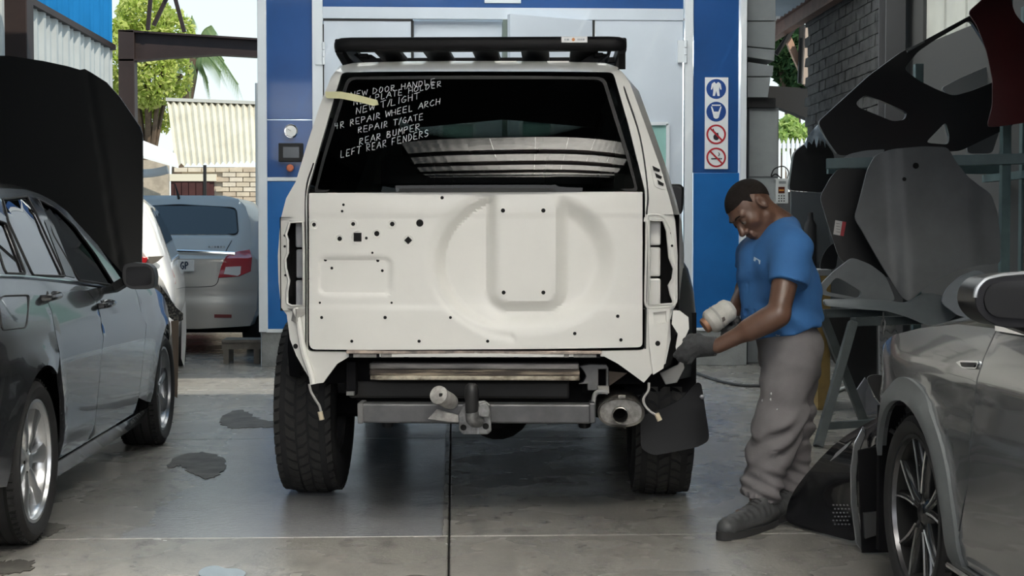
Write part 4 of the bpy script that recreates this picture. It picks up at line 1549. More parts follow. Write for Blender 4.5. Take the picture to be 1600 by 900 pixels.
# ---- lower corners
fl = [sp(*p) for p in ((462, 482), (468, 500), (472, 530), (478, 558), (486, 580), (490, 600))]
MB().tube(spline([(a, rear_y(a, b) - 0.012, b) for a, b in fl], 5), 0.013, 8).build('corner_flange', M_SUVW, suv, label='bare white folded edge of left quarter panel')
x, z = sp(462, 541)
MB().lathe([(0, -0.003), (0.010, -0.003), (0.011, 0.001)], (x, rear_y(x, z), z), (0, 1, 0), 14).build('screw_hole', M_HOLE, suv)
q = [sp(*p) for p in ((449, 482), (480, 482), (480, 490), (470, 495), (465, 505), (452, 500))]
mk('torn_flange', *sheet(q, (), 0.03, lambda a, b: (a, rear_y(a, b) - 0.01 - 0.02 * math.sin(a * 90), b), (0, 0.006, 0)), M_SCUFF, suv)
q = [sp(*p) for p in ((1012, 483), (1046, 483), (1044, 510), (1040, 545), (1036, 575), (1020, 585), (1014, 540))]
hole = [sp(*p) for p in ((1020, 488), (1040, 486), (1041, 503), (1021, 506))]
mk('corner_post', *sheet(q, [hole], 0.03, lambda a, b: (a, rear_y(a, b) - 0.02, b), (0, 0.05, 0)), M_SUVW, suv, label='white right rear corner post with square opening')
x, z = sp(1027, 536)
MB().lathe([(0, -0.003), (0.010, -0.003), (0.011, 0.001)], (x, rear_y(x, z) - 0.02, z), (0, 1, 0), 14).build('screw_hole', M_HOLE, suv)
q = [sp(*p) for p in ((1050, 484), (1060, 484), (1073, 494), (1074, 512), (1066, 530), (1060, 548), (1056, 556), (1054, 540), (1057, 520), (1048, 505))]
mk('fender_bracket', *sheet(q, (), 0.03, lambda a, b: (a, 0.03 + 0.10 * (a - 0.8), b), (0, 0.012, 0)), M_SUVW, suv, label='loose white fender corner held by the man')
q = [sp(*p) for p in ((1036, 500), (1056, 502), (1058, 545), (1050, 572), (1036, 580))]
mk('wheelhouse_gap', *sheet(q, (), 0.05, lambda a, b: (a, 0.16, b), (0, 0.02, 0)), M_HOLE, suv)
q = [sl3(x, y, 0.20) for x, y in ((1031, 583), (1060, 570), (1066, 560), (1070, 575), (1058, 598), (1040, 601))]
MB().prism(q, (0, 0.02, 0)).build('bumper_bracket', mat('grey_bracket', (0.20, 0.20, 0.20), 0.55), suv, smooth=0, bevel=0.003)

# right fender flare, dark
fy = 0.75
fp = [(1063, 400), (1075, 420), (1084, 455), (1088, 500), (1089, 550), (1086, 590)]
sec = []
for x, y in fp:
    a, b = sl3(x, y, fy), sl3(1045, y, fy)
    c = sl3(x - 6, y, 0.35)
    sec.append([(c[0] - 0.07, 0.25, c[2]), (c[0], 0.38, c[2]), (a[0], fy, a[2]), (a[0] - 0.03, 1.2, a[2]), (a[0] - 0.12, 1.3, a[2])])
mk('fender_flare', *loft(sec), mat('dark_flare', (0.028, 0.030, 0.033), 0.3, coat=0.4), suv, smooth=60, label='dark grey right wheel arch flare')
sec = [[(-p[0] + 0.06, p[1], p[2]) for p in s] for s in sec]
mk('wheel_arch_liner', *loft(sec), M_UNDER, suv, smooth=60)

# ---- mirrors
for s, (px, py) in ((1, (1055, 312)), (-1, (445, 312))):
    c = sl3(px, py, 3.3)
    if s < 0:
        c = np.array([-sl3(1055, 312, 3.3)[0] * 0.86, 3.3, c[2]])
    q = rounded([(c[0] - 0.055, c[2] - 0.1), (c[0] + 0.05, c[2] - 0.095), (c[0] + 0.055, c[2] + 0.08), (c[0] + 0.03, c[2] + 0.1), (c[0] - 0.055, c[2] + 0.1)], 0.04, 4)
    m_ = mk('door_mirror', *sheet(q, (), 0.03, lambda a, b: (a, 3.3 + 0.0, b), (0, 0.1, 0)), M_PLAST, suv, bevel=0.015)
    q2 = rounded([(c[0] - 0.042, c[2] - 0.082), (c[0] + 0.036, c[2] - 0.08), (c[0] + 0.036, c[2] + 0.075), (c[0] - 0.042, c[2] + 0.08)], 0.03, 4)
    mk('mirror_glass', *sheet(q2, (), 0.03, lambda a, b: (a, 3.294, b), (0, 0.003, 0)), mat('mirror_painted_dark', (0.012, 0.012, 0.013), 0.08, spec=0.12), m_)  # glass coloured dark; the mirror's dark reflection is put into the colour
    MB().bar((c[0] - s * 0.05, 3.36, c[2] - 0.05), (s * 0.80, 3.45, c[2] - 0.1), 0.06, 0.06).build('mirror_arm', M_PLAST, m_, bevel=0.01)
c = sl3(983, 134, 1.6)
MB().lathe([(0, 0.03), (0.012, 0.028), (0.022, 0.01), (0.024, 0)], c + np.array([0, 0, -0.02]), (0.7, 0, 0.7), 14).build('roof_knob', M_PLAST, suv)

# ---- roof rack
M_RACK = mat('rack_black', (0.008, 0.008, 0.009), 0.5, spec=0.15, vary=0.3)
YRK = 0.42
rack = []
ra, rb = sl3(520, 69, YRK), sl3(980, 67, YRK)
zt = (sl3(750, 57, YRK)[2])
zb = (sl3(750, 79.5, YRK)[2])
rk = empty('roof_rack', (0, 0, 0), parent=suv, label='flat black slatted roof rack')
XA, XB = ra[0], rb[0]
LR = 1.9
rp = rounded([(YRK, zb), (YRK - 0.012, zb + 0.02), (YRK - 0.01, zt - 0.014), (YRK + 0.004, zt), (YRK + 0.05, zt), (YRK + 0.05, zb)], 0.01, 3)
b = MB()
nx = [XA, XA + 0.012, XA + 0.035, XA + 0.08, XB - 0.08, XB - 0.035, XB - 0.012, XB]
yo = [0.05, 0.02, 0.006, 0, 0, 0.006, 0.02, 0.05]
sh = [0.55, 0.8, 0.95, 1, 1, 0.95, 0.8, 0.55]
secs = []
for x, o_, s_ in zip(nx, yo, sh):
    secs.append([(x, p[0] + o_, zb + (zt - zb) * (0.5 + (p[1] - (zt + zb) / 2) / (zt - zb) * s_)) for p in rp])
b.add(*loft(secs, closed=True, cap=True))
b.build('rear_rail', M_RACK, rk)
for s, X in ((-1, XA), (1, XB)):
    MB().box((X - (0.0 if s < 0 else 0.035), YRK + 0.05, zb), (X + (0.035 if s < 0 else 0.0), YRK + LR, zt)).build('side_rail', M_RACK, rk, bevel=0.008)
MB().box((XA, YRK + LR, zb), (XB, YRK + LR + 0.05, zt)).build('front_rail', M_RACK, rk, bevel=0.01)
zs = zb + 0.004
gapx = [(557, 585), (625, 661), (702, 738), (778, 814), (858, 891), (935, 950), (955, 968)]
xs_ = [XA + 0.02] + [sl3(v, 84, YRK + 0.08)[0] for g_ in gapx for v in g_] + [XB - 0.02]
for k in range(0, len(xs_) - 1, 2):
    MB().box((xs_[k], YRK + 0.045, zs), (xs_[k + 1], YRK + 0.50, zs + 0.018)).build('tie_bar', M_RACK, rk, bevel=0.003)
yy = YRK + 0.50
while yy < YRK + LR - 0.1:
    MB().box((XA + 0.03, yy, zs), (XB - 0.03, yy + 0.115, zs + 0.028)).build('slat', M_RACK, rk, bevel=0.004)
    yy += 0.15
roofz = 1.97
for s, X in ((-1, XA + 0.12), (1, XB - 0.12)):
    MB().box((X - 0.02, YRK + 0.10, zs - 0.02), (X + 0.02, YRK + LR, zs)).build('leg_rail', M_RACK, rk, bevel=0.004)
    for y_ in (0.14, 0.9, 1.7):
        xo = X - s * 0.06
        MB().prism([(X - s * -0.05, YRK + y_, zs), (X + s * -0.03, YRK + y_, zs), (xo - s * 0.03, YRK + y_, roofz - 0.02), (xo + s * 0.035, YRK + y_, roofz - 0.04)], (0, 0.08, 0)).build('foot', M_RACK, rk, smooth=0, bevel=0.004)
    e0 = sl3(531 if s < 0 else 972, 80, YRK + 0.02)
    e1 = sl3(545 if s < 0 else 972, 104, YRK + 0.12)
    MB().bar(e0, e1, 0.03, 0.03).build('corner_strut', M_RACK, rk, smooth=0)
a0, a1 = sl3(877, 67, YRK - 0.016), sl3(918, 57, YRK - 0.016)
bd = MB().box((a0[0], YRK - 0.02, a0[2]), (a1[0], YRK - 0.012, a1[2])).build('maker_plate', mat('plate_silver', (0.55, 0.55, 0.54), 0.35, metal=0.3), rk, smooth=0, bevel=0.002)
w = a1[0] - a0[0]
h = a1[2] - a0[2]
MB().lathe([(0, 0), (h * 0.26, 0), (h * 0.26, 0.001)], (a0[0] + w * 0.46, YRK - 0.0215, a0[2] + h * 0.5), (0, 1, 0), 16).build('emblem', mat('emblem_orange', (0.55, 0.20, 0.05), 0.5), bd)
for t0, t1 in ((0.12, 0.17), (0.2, 0.30), (0.62, 0.66), (0.69, 0.73), (0.76, 0.8), (0.83, 0.88)):
    MB().box((a0[0] + w * t0, YRK - 0.0215, a0[2] + h * 0.35), (a0[0] + w * t1, YRK - 0.02, a0[2] + h * 0.65)).build('printed_mark', M_GREYP, bd, smooth=0)
for px in (790, 872):
    a = sl3(px - 17, 97.5, 0.36)
    b_ = sl3(px + 17, 96, 0.36)
    MB().box((a[0], 0.36, a[2] - 0.004), (b_[0], 0.46, a[2] + 0.006)).build('roof_tape', M_SUVW, suv, smooth=0)

# ---- interior: floor, seats, headrests, windscreen edge
M_SEAT = mat('seat_grey', (0.035, 0.036, 0.038), 0.8)
hs = []
for y_ in (0.36, 1.2, 2.2, 2.95):
    k_ = 1.0 if y_ < 2 else 0.98
    hs.append([(-0.70 * k_, y_, 1.36), (-0.66 * k_, y_, 1.62), (-0.56 * k_, y_, 1.84), (0, y_, 1.89), (0.56 * k_, y_, 1.84), (0.66 * k_, y_, 1.62), (0.70 * k_, y_, 1.36)])
hv, hf = loft(hs)
hf = [f for f in hf if not (abs(np.mean([hv[i][0] for i in f])) > 0.59 and np.mean([hv[i][1] for i in f]) < 2.9)]
mk('headliner', hv, hf, M_SEAT, suv)
for s in (-1, 1):
    MB().prism([(s * 0.72, 0.2, 0.7), (s * 0.72, 3.2, 0.7), (s * 0.72, 3.2, 1.38), (s * 0.72, 0.2, 1.38)], (s * 0.02, 0, 0)).build('side_lining', M_SEAT, suv, smooth=0)
MB().box((-0.72, 0.16, 0.66), (0.72, 3.4, 0.72)).build('cabin_floor', M_UNDER, suv, smooth=0)
MB().box((-0.68, 0.20, 0.72), (0.68, 0.24, 1.28)).build('tailgate_inner_panel', M_UNDER, suv, smooth=0)
for x, y in ((-0.4, 1.1), (0.4, 1.1), (-0.38, 2.05), (0.38, 2.05)):
    sx = 0.30 if y < 2 else 0.24
    MB().box((x - sx, y, 0.75), (x + sx, y + 0.14, 1.36)).build('seat_back', M_SEAT, suv, bevel=0.05, bseg=3)
    MB().box((x - 0.13, y + 0.01, 1.40), (x + 0.13, y + 0.11, 1.58)).build('headrest', M_SEAT, suv, bevel=0.035, bseg=3)
MB().box((-0.72, 3.1, 0.95), (0.72, 3.45, 1.29)).build('dashboard', M_UNDER, suv, bevel=0.04)
MB().tube(spline([(-0.2, 2.95, 1.72), (-0.1, 2.9, 1.73), (0.1, 2.9, 1.73), (0.2, 2.95, 1.72)], 4), 0.035, 8).build('interior_mirror', M_UNDER, suv)

# ---- rear underside: lip, reinforcement beam, chassis rails, crossmember
M_LIP = mat('bare_lip_metal', (0.47, 0.38, 0.32), 0.4, metal=0.35, vary=0.4, vscale=20, color2=(0.16, 0.14, 0.13))
M_BEAM = mat('old_foam_beam', (0.30, 0.25, 0.19), 0.75, vary=0.7, vscale=6, stretch=(0.5, 1, 9), color2=(0.045, 0.035, 0.03), thr=(0.42, 0.56), bump=0.4, bscale=25)
def ubox(name, m, x0, y0, x1, y1, ya, yb, bevel=0.004, parent=None, **kw):
    a, b = sl3(x0, y1, ya), sl3(x1, y0, ya)
    return MB().box((a[0], ya, a[2]), (b[0], yb, b[2])).build(name, m, parent or suv, smooth=0, bevel=bevel, **kw)
ubox('body_lip', M_LIP, 541, 548.5, 940, 552.5, 0.0, 0.1, 0.002)
ubox('lip_return', M_UNDER, 545, 552.5, 938, 559, 0.012, 0.1, 0.002)
for k in range(9):
    ubox('weld_tab', mat('worn_grey_paint', (0.24, 0.23, 0.22), 0.5, vary=0.5, vscale=25), 552 + 43 * k, 553, 588 + 43 * k, 558.5, 0.008, 0.02, 0.001)
ubox('reinforcement_beam', mat('dark_worn_metal', (0.10, 0.095, 0.09), 0.45, metal=0.4, vary=0.7, vscale=10, stretch=(0.4, 1, 4), color2=(0.30, 0.28, 0.27)), 577, 568, 905, 577, 0.06, 0.16, 0.006, label='scratched dark upper edge of the rear beam')
ubox('beam_foam', M_BEAM, 577, 577.5, 906, 588, 0.065, 0.15, 0.008, label='layered brown foam strip of the rear beam')
ubox('beam_lower_edge', mat('peeling_cream', (0.50, 0.45, 0.36), 0.7, vary=0.7, vscale=14, color2=(0.10, 0.08, 0.06), bump=0.4), 578, 588, 906, 594, 0.058, 0.14, 0.006, label='peeling cream lower edge of the rear beam')
ubox('crossmember', mat('dark_steel', (0.035, 0.034, 0.033), 0.55, metal=0.3, vary=0.3), 545, 596, 890, 622, 0.20, 0.32, 0.01)
MB().box((-0.62, 0.28, 0.58), (0.62, 0.36, 0.80)).build('rear_skirt', M_UNDER, suv, smooth=0)
MB().box((-0.55, 0.34, 0.42), (0.55, 0.62, 0.66)).build('fuel_tank', M_UNDER, suv, bevel=0.05)
for x in (-0.48, 0.48):
    MB().box((x - 0.05, 0.22, 0.52), (x + 0.05, 4.2, 0.66)).build('chassis_rail', M_UNDER, suv, smooth=0)
for x in (-0.62, 0.60):
    MB().box((x - 0.10, 0.30, 0.55), (x + 0.10, 1.4, 0.95)).build('wheel_housing', M_UNDER, suv, smooth=0)
MB().box((-0.45, 1.15, 0.27), (0.45, 4.3, 0.40)).build('under_light_blocker', M_UNDER, suv, smooth=0)  # added low to keep light off the floor underneath
MB().box((-0.80, 4.35, 0.22), (0.80, 4.5, 0.9)).build('front_light_blocker', M_UNDER, suv, smooth=0)  # added to block light coming under from the front
for x in (-0.86, 0.78):
    MB().box((x, 1.35, 0.34), (x + 0.08, 3.05, 0.46)).build('side_light_blocker', M_UNDER, suv, smooth=0)  # added to block light coming under from the sides
MB().box((-0.68, 1.3, 0.36), (0.68, 4.1, 0.66)).build('underbody', M_UNDER, suv, smooth=0)
MB().cyl((-0.80, 0.80, 0.40), (0.80, 0.80, 0.40), 0.055, n=14).build('rear_axle', M_UNDER, suv)
MB().lathe([(0, -0.17), (0.09, -0.15), (0.15, -0.06), (0.16, 0), (0.15, 0.06), (0.09, 0.15), (0, 0.17)], (0.05, 0.80, 0.40), (0, 1, 0), 20).build('differential', M_UNDER, suv)
for x in (-0.45, 0.45):
    MB().cyl((x, 0.70, 0.32), (x * 0.95, 0.55, 0.70), 0.03, n=10).build('damper', mat('damper_black', (0.02, 0.02, 0.022), 0.4), suv)
# left hangers, right bracket and hook
ubox('hanger', M_UNDER, 541, 565, 556, 618, 0.10, 0.16)
ubox('bracket_tab', mat('tab_grey', (0.16, 0.16, 0.16), 0.5), 541, 612, 553, 618, 0.08, 0.10, 0.001)
o2 = [(905, 572), (922, 569), (948, 570), (951, 575), (951, 615), (932, 615), (932, 610), (918, 610), (918, 600), (904, 600), (912, 596), (916, 588), (912, 580)]
h2 = [(935, 577), (947, 577), (947, 608), (935, 608)]
P2 = lambda p: tuple(sl3(p[0], p[1], 0.12)[[0, 2]])
mk('bumper_mount', *sheet([P2(p) for p in o2], [[P2(p) for p in h2]], 0.05, lambda a, b: (a, 0.12, b), (0, 0.06, 0)), mat('mount_steel', (0.15, 0.15, 0.15), 0.5, metal=0.3, vary=0.4), suv, smooth=0, bevel=0.003, label='grey steel bumper mount with square opening')
q = [sl3(x, y, 0.25) for x, y in ((951, 580), (980, 583), (952, 603))]
MB().prism(q, (0, 0.02, 0)).build('gusset', mat('gusset_rust', (0.22, 0.17, 0.13), 0.6, vary=0.5), suv, smooth=0)
MB().tube(spline([sl3(x, y, 0.07) for x, y in ((950, 613), (938, 612), (930, 616), (927, 630), (927, 650), (926, 660))], 4), 0.010, 8).build('hook_bracket', mat('hook_grey', (0.22, 0.22, 0.22), 0.5), suv)
ubox('mount_foot', mat('mount_foot_grey', (0.30, 0.29, 0.27), 0.5, vary=0.3), 934, 604, 952, 615, 0.09, 0.13, 0.002)

# ---- tow bar
M_TOW = mat('tow_bar_grey', (0.105, 0.105, 0.11), 0.45, metal=0.35, vary=0.35, vscale=9, rvary=0.1)
tb = empty('tow_bar', (0, 0, 0), parent=suv, label='worn grey square tube tow bar')
ubox('tube', M_TOW, 564, 632, 924, 661, 0.02, 0.11, 0.008, parent=tb)
ubox('end_plate', mat('end_plate_grey', (0.19, 0.19, 0.19), 0.45, vary=0.4), 558.5, 630, 567, 662, 0.005, 0.125, 0.004, parent=tb)
ubox('end_plate', M_TOW, 921, 630, 930, 661, 0.005, 0.125, 0.004, parent=tb)
pq = [sl3(x, y, -0.015) for x, y in ((725, 630), (757, 626), (766, 632), (768, 674), (762, 679), (724, 679), (717, 672), (717, 660), (716, 648))]
hp = MB().prism(pq, (0, 0.018, 0)).build('hitch_plate', mat('hitch_plate_worn', (0.09, 0.09, 0.09), 0.42, metal=0.5, vary=0.7, vscale=16, color2=(0.30, 0.30, 0.30)), tb, smooth=0, bevel=0.004)
for px, py in ((724, 668), (759, 666)):
    c = sl3(px, py, -0.017)
    MB().lathe([(0, 0), (0.009, 0), (0.012, -0.002), (0.013, 0.001)], c, (0, 1, 0), 14).build('bolt_hole', M_HOLE, hp)
for px in (735.5, 741, 747):
    MB().bar(sl3(px, 650, -0.018), sl3(px, 678, -0.018), 0.006, 0.008, (0, 1, 0)).build('rib', M_STEEL, hp, smooth=0)
c = sl3(737, 640, -0.06)
zt_, zb_ = sl3(737, 598, -0.06)[2], sl3(737, 648, -0.06)[2]
MB().lathe([(0, zt_ - zb_), (0.014, zt_ - zb_ - 0.002), (0.025, zt_ - zb_ - 0.012), (0.030, zt_ - zb_ - 0.03), (0.030, zt_ - zb_ - 0.055), (0.027, zt_ - zb_ - 0.075), (0.026, 0.02), (0.022, 0.0)], (c[0], -0.06, zb_), (0, 0, 1), 24).build('ball_cover', M_PLAST, tb, label='black rubber ball cover')
MB().tube(spline([(c[0], -0.06, zb_ + 0.01), (c[0] + 0.005, -0.055, zb_ - 0.02), (c[0] + 0.02, -0.02, zb_ - 0.03), (c[0] + 0.02, 0.01, zb_ - 0.03)], 4), 0.028, 12).build('ball_neck', MATS['hitch_plate_worn'], tb)
q = [sl3(x, y, -0.02) for x, y in ((748, 630), (760, 627), (767, 640), (764, 652), (745, 650))]
MB().prism(q, (0, -0.025, 0)).build('lock_cheek', MATS['hitch_plate_worn'], tb, smooth=0, bevel=0.006)
# trailer socket: a tilted worn cylinder
c0, c1 = sl3(685, 617, -0.10), sl3(708, 630, 0.03)
M_SOCK = mat('socket_worn', (0.44, 0.43, 0.41), 0.55, vary=0.5, vscale=18, color2=(0.22, 0.21, 0.20))
ax = (Vector(c1) - Vector(c0)).normalized()
MB().lathe([(0, -0.006), (0.030, -0.006), (0.038, 0.0), (0.038, 0.012), (0.034, 0.016), (0.034, 0.10), (0.03, 0.13), (0, 0.13)], c0, ax, 26).build('trailer_socket', M_SOCK, tb, label='round pale grey trailer socket')
MB().box(tuple(np.array(c0) + [0.004, -0.014, -0.006]), tuple(np.array(c0) + [0.018, -0.004, 0.008])).build('socket_latch', M_HOLE, tb, smooth=0, bevel=0.002)
q = [sl3(x, y, 0.0) for x, y in ((682, 640), (722, 650), (716, 661), (668, 655))]
MB().prism(q, (0, 0.02, 0)).build('socket_gusset', M_SOCK, tb, smooth=0, bevel=0.004)

# ---- exhaust
ex = empty('exhaust', (0, 0, 0), parent=suv, label='oval grey steel exhaust silencer')
M_EXH = mat('exhaust_steel', (0.30, 0.29, 0.27), 0.38, metal=0.75, vary=0.5, vscale=20, color2=(0.12, 0.11, 0.10))
c = sl3(970.5, 645, 0.03)
W, H = abs(sl3(1007, 645, 0.03)[0] - c[0]), abs(sl3(970, 623, 0.03)[2] - c[2])
n = 36
def oval(s, y, e=2.3):
    out = []
    for k in range(n):
        t = 2 * math.pi * k / n
        cx_, sx_ = math.cos(t), math.sin(t)
        out.append((c[0] + W * s * math.copysign(abs(cx_) ** (2 / e), cx_), y, c[2] + H * s * math.copysign(abs(sx_) ** (2 / e), sx_) + (-0.006 if False else 0)))
    return out
MB().add(*loft([oval(0.90, 0.055), oval(0.93, 0.035), oval(1.0, 0.02), oval(1.02, 0.04), oval(1.0, 0.08), oval(1.0, 0.4), oval(0.8, 0.44)], closed=True)).build('silencer', M_EXH, ex, smooth=60)
pc = sl3(969, 648, 0.03)
face = [oval(0.90, 0.055), [(pc[0] + 0.034 * math.cos(2 * math.pi * k / n), 0.055, pc[2] + 0.034 * math.sin(2 * math.pi * k / n)) for k in range(n)]]
MB().add(*loft(face, closed=True)).build('end_face', M_EXH, ex, smooth=0)
MB().lathe([(0.034, 0.10), (0.034, -0.05), (0.030, -0.052), (0.029, 0.0), (0.029, 0.10)], (pc[0], 0.055, pc[2]), (0, 1, 0), 24).build('tail_pipe', M_EXH, ex)
MB().lathe([(0, 0.09), (0.03, 0.09), (0.03, 0.0)], (pc[0], 0.055, pc[2]), (0, 1, 0), 20).build('pipe_bore', M_HOLE, ex)
MB().box((c[0] - 0.012, 0.05, c[2] + H - 0.004), (c[0] + 0.02, 0.08, c[2] + H + 0.012)).build('hanger_lug', M_EXH, ex, smooth=0, bevel=0.002)

# ---- dangling wires
M_WIRE = mat('wire_grey', (0.38, 0.37, 0.36), 0.5)
for pts, con in ((((483, 600), (486, 612), (494, 626), (499, 634), (502, 645)), (497, 643, 506, 656)), (((1014, 598), (1013, 610), (1006, 622), (1007, 632), (1015, 642), (1024, 648)), (1023, 646, 1034, 657))):
    w_ = MB().tube(spline([sl3(x, y, 0.02) for x, y in pts], 5), 0.0055, 7).build('wire', M_WIRE, suv)
    a, b = sl3(con[0] + 3, con[1], 0.02), sl3(con[2] - 3, con[3], 0.02)
    MB().cyl(a, b, 0.011, n=10).build('connector', mat('connector_cream', (0.60, 0.52, 0.38), 0.5), w_, smooth=60)

# ---- mud flap at the right rear wheel
q = [(1000, 650), (1030, 640), (1062, 625), (1080, 606), (1090, 597), (1096, 600), (1100, 625), (1108, 680), (1106, 689), (1090, 697), (1060, 703), (1020, 710), (1001, 700)]
P2 = lambda p: tuple(sl3(p[0], p[1], 0.36)[[0, 2]])
mk('mud_flap', *sheet(rounded([P2(p) for p in q], 0.02, 2), (), 0.05, lambda a, b: (a, 0.36 - 0.25 * max(0, 0.62 - b) ** 2 + 0.3 * max(0, a - 0.93), b), (0, 0.008, 0)), mat('flap_black', (0.011, 0.0115, 0.013), 0.5, spec=0.25), suv, smooth=60, label='black rubber mud flap behind right wheel')
c = sl3(1097, 620, 0.35)
MB().lathe([(0, -0.008), (0.009, -0.006), (0.011, 0.0)], c, (0, 1, 0), 10).build('flap_bolt', M_STEEL, suv)
mk('splash_guard', *MB().box((0.62, 0.42, 0.45), (0.93, 0.45, 0.85)).__dict__.values(), M_UNDER, suv, smooth=0)

# ---- wheels
def tyre_profile(w, R, rb):
    """(radius, across) of a tyre section."""
    h = w / 2
    return [(rb, -h * 0.80), (rb + 0.012, -h * 0.90), (rb + (R - rb) * 0.35, -h * 1.0), (rb + (R - rb) * 0.62, -h * 1.0), (R - 0.030, -h * 0.93), (R - 0.010, -h * 0.84), (R, -h * 0.68), (R + 0.002, 0), (R, h * 0.68), (R - 0.010, h * 0.84), (R - 0.030, h * 0.93),
            (rb + (R - rb) * 0.62, h * 1.0), (rb + (R - rb) * 0.35, h * 1.0), (rb + 0.012, h * 0.90), (rb, h * 0.80)]


M_TYRE = mat('tyre_rubber', (0.016, 0.016, 0.017), 0.75, vary=0.3, vscale=10)
M_TREAD = mat('tread_rubber', (0.032, 0.031, 0.030), 0.8, vary=0.3, vscale=15)


def wheel(parent, c, R, w, rim_r, name='wheel', label=None):
    e = empty(name, c, parent=parent, label=label)
    t = MB().lathe(tyre_profile(w, R - 0.006, rim_r), (0, 0, 0), (1, 0, 0), 56).build('tyre', M_TYRE, e, smooth=50)
    return e, t


def at_tread(e, R, w, rows=5, n=46):
    """Blocky all-terrain tread: staggered lugs, joined because there are several hundred."""
    b = MB()
    h = w / 2
    for r in range(rows):
        xc = -h * 0.76 + (2 * h * 0.76) * r / (rows - 1)
        bw = 2 * h * 0.76 / (rows - 1) * 0.40
        for k in range(n):
            t0 = 2 * math.pi * (k + (0.5 if r % 2 else 0.0)) / n
            hw = 2 * math.pi / n * 0.37
            drop = 0.010 if r in (0, rows - 1) else 0.0
            sk = (0.45 if r % 2 else -0.45) * 2 * math.pi / n
            P = []
            for rad in (R - 0.014 - drop, R - drop + 0.001):
                for x, tt in ((xc - bw, t0 - hw - sk * 0.5), (xc, t0 - hw * 0.72), (xc + bw, t0 - hw + sk * 0.5), (xc + bw, t0 + hw + sk * 0.5), (xc, t0 + hw * 1.2), (xc - bw, t0 + hw - sk * 0.5)):
                    P.append((x, rad * math.cos(tt), rad * math.sin(tt)))
            b.add(P, [(6, 7, 8, 9, 10, 11)] + [(i, (i + 1) % 6, 6 + (i + 1) % 6, 6 + i) for i in range(6)])
    o = b.build('tread', M_TREAD, e, smooth=0, recalc=False, kind='stuff')
    return o


RT = 0.40
swheels = []
for k, (x, y) in enumerate(((-0.795, 0.80), (0.795, 0.80), (-0.79, 3.58), (0.79, 3.58))):
    if k == 0:
        e, t = wheel(suv, (x, y, RT), RT, 0.275, 0.215)
        at_tread(e, RT, 0.275)
        s = 1
        MB().lathe([(0.215, -0.11), (0.195, -0.10), (0.19, 0.03), (0.14, 0.06), (0.05, 0.05), (0, 0.05)], (0, 0, 0), (-1, 0, 0), 32).build('rim', mat('rim_grey', (0.30, 0.30, 0.31), 0.35, metal=0.8), e)
        MB().lathe([(0, -0.07), (0.04, -0.068), (0.045, -0.04)], (0, 0, 0), (1, 0, 0), 16).build('hub_cap', MATS['rim_grey'], e)
        MB().lathe([(0, 0.04), (0.15, 0.04), (0.15, 0.08), (0, 0.08)], (0, 0, 0), (1, 0, 0), 24).build('brake_disc', M_UNDER, e)
        w0 = e
    else:
        e = w0.copy()
        COL.objects.link(e)
        e.location = (x, y, RT)
        e.rotation_euler = (0, 0, math.pi if x > 0 else 0)
        for ch in [o for o in SC.objects if o.parent == w0]:
            c_ = ch.copy()
            COL.objects.link(c_)
            c_.parent = e

# ================================================================ CARS
class Frame:
    """A vehicle's own axes (x across, y forward, z up), with pixel look-ups onto planes of it."""

    def __init__(s, root):
        s.root = root
        s.inv = np.array(WM[root.name].inverted())

    def ray(s, px, py):
        return (s.inv @ np.append(_C, 1))[:3], s.inv[:3, :3] @ ray(px, py)

    def on_x(s, px, py, x=0.0):
        o, d = s.ray(px, py)
        p = o + d * ((x - o[0]) / d[0])
        return (p[1], p[2])

    def on_y(s, px, py, y=0.0):
        o, d = s.ray(px, py)
        p = o + d * ((y - o[1]) / d[1])
        return (p[0], p[2])

    def side(s, pts, fx):
        """(y, z) of pixels on the side surface x = fx(y, z)."""
        out = []
        for px, py in pts:
            x = 0.0
            for _ in range(10):
                y, z = s.on_x(px, py, x)
                x = 0.5 * x + 0.5 * max(-0.6, min(0.6, fx(y, z)))
            out.append((y, z))
        return out


def interp(x, xs, ys):
    return float(np.interp(x, xs, ys))


